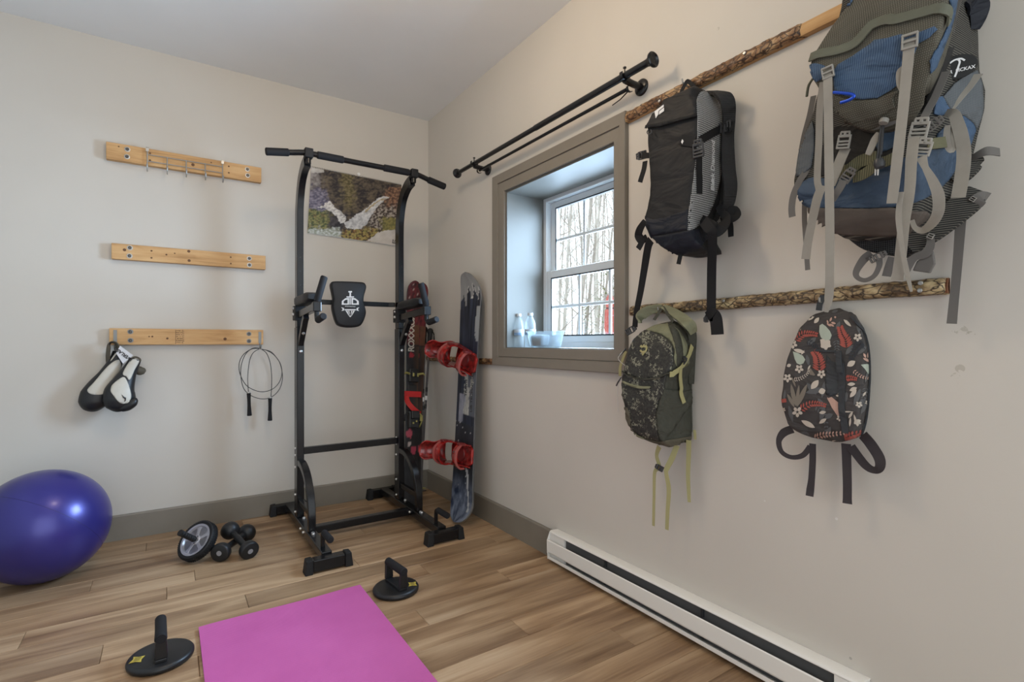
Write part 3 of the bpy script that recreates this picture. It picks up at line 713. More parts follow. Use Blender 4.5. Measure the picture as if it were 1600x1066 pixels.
# ------------------------------------------------------------------ calendar
def in_poly(x, y, poly):
    c = False; n = len(poly); j = n - 1
    for i in range(n):
        xi, yi = poly[i]; xj, yj = poly[j]
        if (yi > y) != (yj > y) and x < (xj - xi) * (y - yi) / (yj - yi) + xi: c = not c
        j = i
    return c
def fbm(x, y, z=0.0, oc=4):
    s = 0; a = 0.5; f_ = 1.0
    for _ in range(oc): s += a * mnoise.noise((x * f_, y * f_, z + f_ * 7.1)); a *= 0.5; f_ *= 2.1
    return s
def lerp3(a, b_, t): t = max(0, min(1, t)); return tuple(p * (1 - t) + q * t for p, q in zip(a, b_))
CT = dict(tl=V((-0.839, 0, 2.242)), tr=V((-0.213, 0, 2.228)), bl=V((-0.863, 0, 1.805)), br=V((-0.238, 0, 1.784)))
def cal_crop(u, v):   # page coordinates -> position in the measuring crop
    tl, tr, bl, br = (170, 130), (1105, 330), (118, 840), (1058, 968)
    a = (tl[0] + (tr[0] - tl[0]) * u, tl[1] + (tr[1] - tl[1]) * u); b_ = (bl[0] + (br[0] - bl[0]) * u, bl[1] + (br[1] - bl[1]) * u)
    return b_[0] + (a[0] - b_[0]) * v, b_[1] + (a[1] - b_[1]) * v
LEFTFALL = [(345, 490), (385, 560), (450, 610), (500, 670), (490, 720), (440, 735), (410, 670), (350, 615), (290, 575), (215, 570), (280, 545), (300, 515)]
RIGHTFALL = [(970, 455), (900, 445), (830, 470), (760, 530), (690, 590), (600, 640), (540, 690), (480, 730), (500, 780), (580, 800), (650, 790), (710, 740), (760, 650), (820, 570), (900, 490)]
RAINBOW = [(950, 465), (880, 470), (790, 520), (700, 595), (690, 620), (760, 570), (840, 500), (900, 485)]
SAND = [(1060, 800), (930, 805), (830, 830), (760, 880), (700, 915), (1060, 975)]
SKYP = [(170, 130), (290, 155), (280, 190), (160, 200)]
def sm(a, b_, x): t = max(0.0, min(1.0, (x - a) / (b_ - a))); return t * t * (3 - 2 * t)
def cal_color(u, v):
    x, y = cal_crop(u, v)
    n1 = 1.6 * fbm(x / 90, y / 60); n2 = 1.5 * fbm(x / 42, y / 42, 3); n4 = 1.8 * fbm(x / 26, y / 20, 6, 3); n5 = fbm(x / 80, y / 80, 12)
    xw, yw = x + 60 * n2 + 80 * n5, y + 90 * fbm(x / 42, y / 42, 11) + 80 * fbm(x / 90, y / 90, 15)
    c = lerp3((0.022, 0.018, 0.022), (0.14, 0.110, 0.075), 0.40 + 0.9 * n1 + 0.8 * n4)        # dark cliff and woods
    def lay(col_lo, col_hi, k, w): 
        nonlocal c
        if w > 0: c = lerp3(c, lerp3(col_lo, col_hi, k), w)
    lay((0.10, 0.085, 0.03), (0.26, 0.21, 0.10), 0.45 + 1.4 * n4, sm(85, 20, abs(xw - 510 - 0.05 * y)) * sm(640, 520, yw) * 0.75)
    lay((0.16, 0.14, 0.14), (0.36, 0.34, 0.33), 0.4 + 1.2 * n2, sm(300, 220, xw) * sm(380, 330, yw))
    lay((0.09, 0.085, 0.14), (0.27, 0.25, 0.32), 0.42 + 1.2 * n4 + 0.6 * n2, sm(360, 290, xw) * sm(330, 390, yw))
    lay((0.05, 0.035, 0.03), (0.40, 0.35, 0.30), 0.38 + 1.9 * n4, sm(690, 760, xw) * sm(520, 600, yw + 0.1 * (xw - 800)))
    lay((0.08, 0.04, 0.03), (0.34, 0.19, 0.11), 0.40 + 1.3 * n4, sm(890, 950, xw) * sm(350, 390, yw) * sm(600, 520, yw))
    lay((0.16, 0.15, 0.05), (0.30, 0.25, 0.08), 0.45 + 1.6 * n4, sm(860, 920, xw) * sm(640, 690, yw))
    lay((0.014, 0.013, 0.018), (0.10, 0.085, 0.09), 0.40 + 1.3 * n2, sm(570, 620, yw - 0.1 * (x - 130)) * sm(540, 470, xw))
    f = sm(380, 290, xw) * sm(560, 610, yw)
    if f > 0:
        k = n4 * 2.6 + n2 * 2; lay((0.06, 0.09, 0.03) if k < 0.3 else (0.22, 0.22, 0.06), (0.34, 0.16, 0.08) if k < -0.35 else (0.30, 0.28, 0.10), 0.45 + 1.6 * n4, f * 0.9)
    f = sm(770, 820, yw + 0.05 * (x - 480)) * sm(390, 450, xw) * sm(880, 800, xw)
    if f > 0:
        k = n4 * 2.6 + n2 * 2; lay((0.05, 0.035, 0.02) if k < 0 else (0.20, 0.19, 0.04), (0.36, 0.16, 0.05) if k < -0.3 else (0.36, 0.27, 0.09), 0.45 + 1.4 * n4, f)
    lay((0.28, 0.31, 0.25), (0.60, 0.64, 0.64), 0.4 + 1.5 * n4, sm(775, 815, yw) * sm(460, 400, xw))
    xs_, ys_ = x + 14 * n2 + 10 * n4, y + 14 * fbm(x / 20, y / 20, 11)
    if in_poly(xs_, ys_, LEFTFALL): c = lerp3((0.38, 0.36, 0.36), (0.78, 0.76, 0.73), 0.62 + 1.1 * n4 + 0.6 * n2)
    if in_poly(xs_, ys_, RIGHTFALL): c = lerp3((0.36, 0.36, 0.37), (0.70, 0.69, 0.68), 0.6 + 0.9 * n2 + 0.5 * n4)
    if in_poly(xs_, ys_, RAINBOW): c = lerp3((0.30, 0.25, 0.16), (0.52, 0.43, 0.26), 0.5 + 1.2 * n4)
    if in_poly(xs_, ys_, SAND): c = lerp3((0.50, 0.46, 0.41), (0.62, 0.58, 0.53), 0.5 + n1)
    if in_poly(xs_, ys_, SKYP): c = lerp3((0.40, 0.38, 0.36), (0.62, 0.6, 0.57), 0.5 + n1)
    return c
vcol_mat('photo_print', 0.35, spec=0.4)
plain('paper_white', (0.75, 0.74, 0.72), 0.5)
cal = thing('wall_calendar', 'spiral wall calendar with a waterfall photograph behind the tower', 'calendar', (-0.54, -0.004, 1.79))
NX, NZ = 190, 132
def cal_p(u, v): 
    a = CT['bl'].lerp(CT['br'], u); b_ = CT['tl'].lerp(CT['tr'], u); p = a.lerp(b_, v); p.y = -0.0065 - 0.004 * sin(pi * v) * (0.6 + 0.4 * u) - 0.008 * (1 - v) ** 2 * u; return p
mb = MB(); grid = []; cols = []
for i in range(NZ + 1):
    rw = []
    for j in range(NX + 1):
        rw.append(cal_p(j / NX, i / NZ)); cols.append(cal_color(j / NX, i / NZ))
    grid.append(rw)
mb.sheet(grid); page = mb.build('photo_page', 'photo_print', cal, cols=cols, smooth=60)
mb = MB(); mb.sheet([[cal_p(j / 20, i / 16) + V((0, 0.0022, -0.004)) for j in range(21)] for i in range(17)]); mb.build('under_pages', 'paper_white', cal, solid=0.001)
p = cal_p(0.952, 0.05); text_obj('month_lettering', 'JUN', 0.022, p + V((0, -0.002, 0.008)), (1, 0, -0.02), (0, 0, 1), 'dark_print', page, 1.0, 0.0006)
mb = MB(); mb.prism([p + V((-0.02, -0.0018, -0.010)), p + V((0.022, -0.0018, -0.011)), p + V((0.022, -0.0018, -0.005)), p + V((-0.02, -0.0018, -0.004))], (0, -0.0004, 0)); mb.build('month_underline', 'dark_print', page, smooth=0)
mb = MB()
for k in range(58):
    u = 0.012 + 0.976 * k / 57
    if 0.47 < u < 0.53: continue
    c = cal_p(u, 1.0) + V((0, 0.001, 0.001)); mb.tube([c + V((0, 0.0045 * cos(a), 0.0055 * sin(a))) for a in [2 * pi * q / 8 for q in range(8)]], 0.0009, 5, closed=True)
sb_ = mb.build('spiral_binding', 'gasket_black', cal); sb_['kind'] = 'stuff'
mb = MB(); c = cal_p(0.5, 1.0); mb.tube([c + V((-0.014, 0, 0.004)), c + V((-0.008, 0, 0.012)), c + V((0, -0.001, 0.016)), c + V((0.008, 0, 0.012)), c + V((0.014, 0, 0.004))], 0.0012, 6); mb.build('hanger', 'washer_zinc', cal)
mb = MB(); mb.lathe([(0.0002, 0), (0.004, 0.0), (0.011, 0.001), (0.011, 0.004), (0.0002, 0.006)], (c.x, -0.009, c.z + 0.014), (0, -1, 0), 12); mb.build('push_pin', 'paper_white', cal)

# ------------------------------------------------------------------ skipping rope
plain('rope_black', (0.02, 0.02, 0.022), 0.45)
YR = -0.075
def rp(cx, cy, y=YR): return ay(360 + cx / 7.61, 530 + cy / 7.61, y)
jr = thing('skipping_rope', 'thin black cable skipping rope coiled on the lowest rail hook', 'jump rope', rp(350, 960))
loops = [[(345, 112, 0), (250, 120, 0), (150, 190, 0), (103, 300, 0), (120, 430, -.01), (200, 560, -.012), (350, 625, -.012), (480, 605, -.01), (570, 530, 0), (612, 420, 0), (600, 310, 0), (555, 230, 0), (480, 150, 0), (372, 120, 0)],
         [(345, 108, .006), (265, 110, .006), (180, 180, .006), (130, 310, .006), (125, 450, .006), (160, 590, .006), (250, 675, .006), (380, 712, .006), (490, 688, .006), (580, 600, .006), (620, 460, .006), (590, 290, .006), (520, 190, .006), (430, 135, .006), (368, 120, .006)],
         [(340, 118, .002), (270, 165, -.004), (228, 260, -.008), (207, 430, -.01), (208, 540, -.012), (215, 632, -.012)],
         [(372, 122, .002), (430, 170, -.004), (472, 280, -.008), (490, 430, -.01), (490, 560, -.012), (482, 686, -.012)]]
mb = MB()
for lp in loops: mb.tube(crom([rp(a, b_, YR + d) for a, b_, d in lp], 6), 0.0021, 6)
mb.build('cable', 'rope_black', jr)
for (a, b_, c, d) in ((218, 640, 227, 912), (472, 700, 470, 970)):
    p0, p1 = rp(a, b_, YR - 0.012), rp(c, d, YR - 0.014); L = (p1 - p0)
    mb = MB(); mb.tube([p0 + L * t_ for t_ in (0, 0.02, 0.3, 0.55, 0.9, 0.985, 1.0)], [0.0095, 0.0115, 0.0095, 0.0095, 0.0125, 0.0135, 0.011], 14); h_ = mb.build('handle', 'foam_grip', jr)
    mb = MB(); mb.tube([p0 - L * 0.05, p0 + L * 0.006], [0.0075, 0.0105], 12); mb.build('ferrule', 'washer_zinc', h_)
# ------------------------------------------------------------------ things on the floor
# exercise ball
m, nt, b = new_mat('ball_vinyl')
b.inputs['Base Color'].default_value = (0.034, 0.030, 0.205, 1); b.inputs['Roughness'].default_value = 0.33; b.inputs['Metallic'].default_value = 0.35
b.inputs['Specular IOR Level'].default_value = 0.5; b.inputs['Coat Weight'].default_value = 0.25; b.inputs['Coat Roughness'].default_value = 0.18
_bump(nt, b, _noise(nt, _coord(nt), 260, 2), 0.03, 0.001); MATS['ball_vinyl'] = m
RB = 0.250; bc = V((-2.10, -0.40, 0.246))
ball = thing('exercise_ball', 'large glossy deep blue exercise ball on the floor by the back wall', 'exercise ball', (bc.x, bc.y, 0))
def ball_hit(px, py):
    d = ray(px, py).normalized(); o = CAM - bc; b_ = o.dot(d); return CAM + d * (-b_ - sqrt(b_ * b_ - o.dot(o) + RB * RB))
mb = MB(); ax_b = (ball_hit(60, 789) - bc).cross(ball_hit(116, 812) - bc).normalized()     # the moulding seam runs round the ball through these two points
prof = []
for k in range(49):
    a = -pi / 2 + pi * k / 48; r = RB * (1 + 0.0); q = 0.0
    prof.append((max(0.0002, (RB - q) * cos(a)), (RB - q) * sin(a)))
mb.lathe(prof, bc, ax_b, 64)
for p in mb.v: p.z = max(p.z, 0.0005)
mb.build('shell', 'ball_vinyl', ball, smooth=80)
mb = MB(); a = 0.0; u = V((0, 0, 1)); u = (u - ax_b * u.dot(ax_b)).normalized(); w = ax_b.cross(u)
ring = [bc + ax_b * (RB * sin(a)) + (u * cos(t_) + w * sin(t_)) * (RB * cos(a) - 0.0002) for t_ in [2 * pi * k / 96 for k in range(96)]]
plain('ball_seam', (0.016, 0.014, 0.10), 0.5)
mb.tube(ring, 0.0008, 5, closed=True); mb.build('seam', 'ball_seam', ball)
mb = MB(); mb.lathe([(0.0002, 0.002), (0.006, 0.0018), (0.008, 0.0)], bc + ax_b * (RB - 0.001), ax_b, 12); mb.build('plug', 'ball_vinyl', ball)

# pink mat with ribbed top
m, nt, b = new_mat('mat_foam')
sx = nt.nodes.new('ShaderNodeSeparateXYZ'); nt.links.new(_coord(nt), sx.inputs[0])
s1 = _math(nt, 'SINE', _math(nt, 'MULTIPLY', sx.outputs[0], 900.0)); s2 = _math(nt, 'SINE', _math(nt, 'MULTIPLY', sx.outputs[1], 900.0))
nn = _noise(nt, _coord(nt), 3.0, 5)
nt.links.new(_ramp(nt, nn, [(0.3, (0.49, 0.098, 0.315)), (0.7, (0.57, 0.128, 0.375))]), b.inputs['Base Color'])
b.inputs['Roughness'].default_value = 0.75; b.inputs['Specular IOR Level'].default_value = 0.25
_bump(nt, b, _math(nt, 'MULTIPLY', s1, s2), 0.35, 0.001); MATS['mat_foam'] = m
mb = MB(); grid = []
for i in range(40):
    yy = -1.290 - 1.73 * i / 39
    grid.append([(-1.530 + 0.614 * j / 16, yy + 0.003 * sin(j * 0.5), 0.006 + 0.0015 * mnoise.noise((j * 0.4, i * 0.4, 3))) for j in range(17)])
mb.sheet(grid); mo = mb.build('yoga_mat', 'mat_foam', smooth=0, solid=0.0052, fixn=False)
for p in mo.data.polygons: pass
tag(mo, 'pink ribbed exercise mat lying flat on the floor', 'exercise mat')

# push-up stands: turning disc, two legs, grip
plain('stand_plastic', (0.010, 0.0105, 0.012), 0.42, spec=0.45, bump=0.1, bscale=300)
plain('gold_print', (0.52, 0.40, 0.06), 0.5)
def stand(c, ang, label, logo, tilt=None):
    c = V(c); d = V((cos(ang), sin(ang), 0)); s = V((-sin(ang), cos(ang), 0)); up = V((0, 0, 1))
    t = thing('push_up_stand', label, 'push-up stand', c, 'rotating push-up stands')
    mb = MB(); mb.lathe([(0.0002, 0.0), (0.092, 0.0), (0.097, 0.003), (0.0985, 0.010), (0.0985, 0.014), (0.094, 0.020), (0.086, 0.023), (0.0002, 0.026)], c + V((0, 0, 0.0005)), up, 48); bs = mb.build('turning_disc', 'stand_plastic', t, smooth=50)
    mb = MB(); mb.obox(c + up * 0.030, d * 0.070, s * 0.017, up * 0.006); mb.build('yoke', 'stand_plastic', t, smooth=0, bevel=0.003)
    for q in (-1, 1):
        mb = MB(); mb.sqtube([c + d * (q * 0.064) + up * 0.0365, c + d * (q * 0.067) + up * 0.098], [0.038, 0.032], 0.014, hint=d); mb.build('leg', 'stand_plastic', t, smooth=0, bevel=0.003)
    mb = MB(); mb.tube([c + d * -0.076 + up * 0.106, c + d * -0.072 + up * 0.106, c + d * 0.072 + up * 0.106, c + d * 0.076 + up * 0.106], [0.0145, 0.0175, 0.0175, 0.0145], 18); mb.build('grip', 'foam_grip', t)
    # little star-and-shield emblem printed on the disc
    e = c + up * 0.0262 + V(logo); mb = MB()
    ux = V((0.96, -0.27, 0)).normalized(); uy = V((0.27, 0.96, 0))
    star = [(-0.022, -0.020), (-0.005, -0.015), (0.014, -0.022), (0.010, -0.004), (0.014, 0.016), (-0.003, 0.012), (-0.020, 0.018), (-0.016, 0.000)]
    mb.prism([e + ux * a + uy * b_ for a, b_ in star], (0, 0, 0.0008)); mb.build('emblem', 'gold_print', bs, smooth=0)
    mb = MB()
    for (a0, b0, a1, b1) in ((-0.012, -0.010, 0.006, -0.007), (-0.012, -0.002, 0.006, 0.001), (-0.012, 0.006, 0.006, 0.009)):
        mb.prism([e + ux * a + uy * b_ + up * 0.0008 for a, b_ in ((a0, b0), (a1, b0), (a1, b1), (a0, b1))], (0, 0, 0.0003))
    mb.build('emblem_detail', 'dark_print', bs, smooth=0)
stand((-1.647, -1.432, 0), radians(91), 'black push-up stand to the left of the pink mat', (-0.062, -0.004, -0.0012))
stand((-0.796, -1.408, 0), radians(97), 'black push-up stand between the tower and the pink mat corner', (0.068, -0.03, -0.0016))

# ab roller
plain('rim_silver', (0.42, 0.42, 0.46), 0.35, metal=0.4)
hub = V((-1.500, -0.540, 0.0)); RW = 0.098
a_ = V((-0.6375, -0.4632, 0.6157)).normalized()      # axle, pointing to the visible handle
tiltc = sqrt(1 - a_.z ** 2); hub.z = RW * tiltc + 0.021 * a_.z + 0.001
wh = thing('ab_roller', 'ab roller wheel with grey spoked rim leaning against the dumbbells', 'ab roller', (hub.x, hub.y, 0))
mb = MB(); mb.lathe([(0.080, -0.019), (0.092, -0.021), (0.098, -0.015), (0.098, 0.015), (0.092, 0.021), (0.080, 0.019), (0.080, -0.019)], hub, a_, 56)
mb.build('tyre', 'black_rubber', wh, smooth=50)
u = (UPV - a_ * UPV.dot(a_)).normalized(); w = a_.cross(u)
mb = MB()
for k in range(56):
    t_ = 2 * pi * k / 56; c = hub + (u * cos(t_) + w * sin(t_)) * 0.0985; tn = (w * cos(t_) - u * sin(t_)); nn_ = (u * cos(t_) + w * sin(t_))
    for q, sl in ((-1, 0.4), (1, -0.4)): mb.obox(c + a_ * (q * 0.0085), (a_ * 0.007 + tn * (sl * 0.007)), tn * 0.0024, nn_ * 0.0014)
tr_ = mb.build('tread', 'black_rubber', wh, smooth=0); tr_['kind'] = 'stuff'
mb = MB(); mb.lathe([(0.066, 0.010), (0.070, 0.0195), (0.0795, 0.0205), (0.0798, 0.0), (0.066, 0.0), (0.066, 0.010)], hub, a_, 56); mb.build('rim', 'rim_silver', wh, smooth=40)
for k in range(5):
    t_ = 2 * pi * k / 5 + 0.35; dr = u * cos(t_) + w * sin(t_); tn = w * cos(t_) - u * sin(t_)
    mb = MB(); mb.rings([[hub + dr * r_ + tn * (q * wd) + a_ * h_ for q, h_ in ((-1, 0.002), (1, 0.002), (1, hh), (-1, hh))] for r_, wd, hh in ((0.012, 0.010, 0.014), (0.03, 0.0075, 0.013), (0.05, 0.0085, 0.012), (0.067, 0.015, 0.012))]); mb.build('spoke', 'rim_silver', wh, smooth=0, bevel=0.002)
mb = MB(); mb.lathe([(0.0002, -0.004), (0.024, -0.004), (0.024, 0.015), (0.019, 0.019), (0.0002, 0.019)], hub, a_, 24); mb.build('hub', 'rim_silver', wh)
for k in range(5):
    t_ = 2 * pi * k / 5 + 0.98; c = hub + (u * cos(t_) + w * sin(t_)) * 0.0185 + a_ * 0.0192
    mb = MB(); mb.lathe([(0.0002, 0), (0.0032, 0), (0.0032, 0.0008), (0.0002, 0.001)], c, a_, 8); mb.build('hub_screw', 'dark_print', wh)
for q in (1, -1):
    prof = [(0.0002, 0.020), (0.011, 0.020)]
    for k in range(6): prof += [(0.0145, 0.026 + k * 0.0145), (0.0145, 0.034 + k * 0.0145), (0.0128, 0.037 + k * 0.0145)]
    prof += [(0.0155, 0.115), (0.0150, 0.120), (0.0002, 0.121)]
    if q < 0: prof = [(r_, h_ * 0.9) for r_, h_ in prof]
    mb = MB(); mb.lathe(prof, hub, a_ * q, 18); mb.build('handle', 'black_rubber', wh, smooth=50)

# dumbbells
plain('dumbbell_vinyl', (0.009, 0.0095, 0.011), 0.45, spec=0.45, bump=0.12, bscale=250)
def dumbbell(c0, c1, label):
    c0, c1 = V(c0), V(c1); d = (c1 - c0).normalized(); L = (c1 - c0).length; mid = (c0 + c1) / 2
    t = thing('dumbbell', label, 'dumbbell', (mid.x, mid.y, 0), 'pair of small dumbbells')
    mb = MB(); mb.tube([c0 + d * (L * q) for q in (0.12, 0.25, 0.5, 0.75, 0.88)], [0.017, 0.0148, 0.0165, 0.0148, 0.017], 16); mb.build('handle', 'dumbbell_vinyl', t)
    for c, dd in ((c0, -d), (c1, d)):
        mb = MB(); mb.lathe([(0.0002, -0.030), (0.018, -0.030), (0.030, -0.022), (0.0425, -0.008), (0.0455, 0.004), (0.0455, 0.020), (0.043, 0.026), (0.039, 0.028), (0.0002, 0.028)], c, dd, 32); hd = mb.build('head', 'dumbbell_vinyl', t, smooth=45)
        mb = MB(); mb.lathe([(0.0095, 0.0282), (0.0125, 0.0282), (0.0125, 0.0288), (0.0095, 0.0288), (0.0095, 0.0282)], c, dd, 20); mb.build('emblem_ring', 'rim_silver', hd)
        mb = MB(); mb.lathe([(0.0035, 0.0282), (0.0065, 0.0282), (0.0065, 0.0288), (0.0035, 0.0288), (0.0035, 0.0282)], c, dd, 14); mb.build('emblem_dot', 'rim_silver', hd)
dumbbell(az(347, 861.5, 0.046), az(384, 834, 0.046) , 'black dumbbell lying lowest, nearer end beside the ab roller')
dumbbell(az(387.5, 858, 0.046), az(361, 830.5, 0.090), 'black dumbbell lying across the other one, its far end raised')
# ------------------------------------------------------------------ snowboard, skis, poles in the corner
vcol_mat('board_print', 0.45, spec=0.25)
plain('board_edge', (0.22, 0.22, 0.22), 0.4, metal=0.4)
m, nt, b = new_mat('binding_red')
b.inputs['Base Color'].default_value = (0.42, 0.016, 0.014, 1); b.inputs['Roughness'].default_value = 0.22; b.inputs['Coat Weight'].default_value = 0.4
nt.links.new(_ramp(nt, _noise(nt, _coord(nt), 26, 4), [(0.34, (0.085, 0.005, 0.005)), (0.62, (0.40, 0.018, 0.015))]), b.inputs['Base Color']); MATS['binding_red'] = m
plain('binding_dark_red', (0.16, 0.012, 0.012), 0.4)
plain('binding_pink', (0.36, 0.085, 0.075), 0.35)
SL = 1.535
def sb_center(v):        # v 0 tail .. 1 nose ; centre line of the deck
    z = 0.012 + v * 1.512
    x = -0.150 + 0.118 * v; y = -0.806 + 0.076 * v
    up = max(0, (0.09 - v) / 0.09) ** 2 * 0.05 + max(0, (v - 0.89) / 0.11) ** 2 * 0.055
    return V((x - up, y, z))
def sb_half(v):
    w = 0.117 + 0.022 * (2 * abs(v - 0.5)) ** 2
    if v < 0.10: w *= sqrt(max(0, 1 - ((0.10 - v) / 0.10) ** 2))
    if v > 0.88: w *= sqrt(max(0, 1 - ((v - 0.88) / 0.12) ** 2))
    return max(w, 0.0015)
wd_ = V((0.0, -1.0, -0.05)).normalized()      # across the deck, towards the camera side
def sb_col(u, v):
    n1 = fbm(u * 2.2, v * 9, 1); n2 = fbm(u * 7, v * 30, 4); n3 = fbm(u * 9, v * 70, 8); st = fbm(u * 9, v * 5, 2)
    c = lerp3((0.007, 0.008, 0.012), (0.042, 0.053, 0.088), 0.42 + 1.6 * st)
    jag = 0.885 + 0.06 * abs(((u * 1.7 + 0.2) % 1.0) - 0.5) * 2 - (0.035 if u < -0.35 else 0) - 0.06 * n2
    if v > jag:
        c = lerp3((0.24, 0.24, 0.235), (0.34, 0.34, 0.33), 0.5 + n1)
        if v < jag + 0.010 and u > -0.3: c = (0.60, 0.59, 0.55)
    elif 0.72 < v < 0.86 and u > 0.62 + 0.5 * n2: c = lerp3(c, (0.40, 0.42, 0.42), 0.75)
    if 0.42 < v < 0.62:
        k = u - (0.05 + 1.1 * n1 + 1.6 * (v - 0.55))
        if abs(k) < 0.30 + 0.5 * n2 and u > -0.5: c = lerp3((0.20, 0.21, 0.21), (0.52, 0.51, 0.45), 0.5 + 1.5 * n2)
        elif k > 0: c = lerp3(c, (0.13, 0.14, 0.16), 0.7)
    if 0.38 < v < 0.50 and -0.75 < u < -0.15 + 0.6 * n1: c = lerp3((0.14, 0.15, 0.19), (0.34, 0.35, 0.40), 0.5 + n2)
    if v < 0.38:
        c = lerp3((0.010, 0.011, 0.013), (0.035, 0.038, 0.05), 0.5 + n1)
        if n3 > 0.33: c = (0.50, 0.50, 0.50)
        if v < 0.18: c = lerp3(c, lerp3((0.02, 0.03, 0.06), (0.22, 0.25, 0.32), 0.40 + 1.6 * fbm(u * 4, v * 24, 6)), min(1, (0.18 - v) / 0.08))
        if 0.05 < v < 0.31 and abs(u - (0.15 + 2.2 * (0.31 - v))) < 0.07 + 0.25 * n2: c = (0.46, 0.47, 0.47)
    if u > 0.95: c = (0.26, 0.27, 0.27)
    return c
sb = thing('snowboard', 'dark blue and white snowboard with red bindings leaning on the right wall', 'snowboard', (-0.15, -0.80, 0))
NV, NU = 190, 26
front = []; back = []; cols = []
for i in range(NV + 1):
    v = i / NV; v_ = 0.5 - 0.5 * cos(pi * v) if False else v
    c = sb_center(v_); h = sb_half(v_); t1 = (sb_center(min(1, v_ + 0.004)) - sb_center(max(0, v_ - 0.004))).normalized(); nrm = wd_.cross(t1).normalized()
    if nrm.x > 0: nrm = -nrm
    front.append([c + wd_ * (h * (2 * j / NU - 1)) + nrm * 0.006 for j in range(NU + 1)])
    back.append([c + wd_ * (h * (2 * j / NU - 1)) - nrm * 0.004 for j in range(NU + 1)])
    cols += [sb_col(2 * j / NU - 1, v_) for j in range(NU + 1)]
mb = MB(); mb.sheet(front); mb.build('top_sheet', 'board_print', sb, cols=cols, smooth=60)
mb = MB(); mb.sheet(back); mb.build('base', 'gasket_black', sb, smooth=60)
mb = MB(); n0 = len(mb.v)
rim = [(f[0], b_[0]) for f, b_ in zip(front, back)] + [(f[-1], b_[-1]) for f, b_ in reversed(list(zip(front, back)))]
mb.rings([[a * 1.0 + wd_ * 0.0, b_] for a, b_ in rim], cap=False, closed=True); mb.f = [f for f in mb.f]; mb.build('edge', 'board_edge', sb, smooth=60)
def sb_pt(u, v, h): 
    c = sb_center(v); t1 = (sb_center(min(1, v + 0.004)) - sb_center(max(0, v - 0.004))).normalized(); nrm = wd_.cross(t1).normalized()
    if nrm.x > 0: nrm = -nrm
    return c + wd_ * u + nrm * (0.006 + h), t1, nrm
p, t1, nrm = sb_pt(0.068, 0.535, 0.0004); text_obj('lettering', 'LIB TECHNOLOGIES', 0.034, p, t1, -wd_, 'dark_print', sb, 1.0, 0.0004)
p, t1, nrm = sb_pt(-0.005, 0.525, 0.0004); text_obj('lettering', 'TRAVIS', 0.034, p, t1, -wd_, 'dark_print', sb, 0.95, 0.0008)
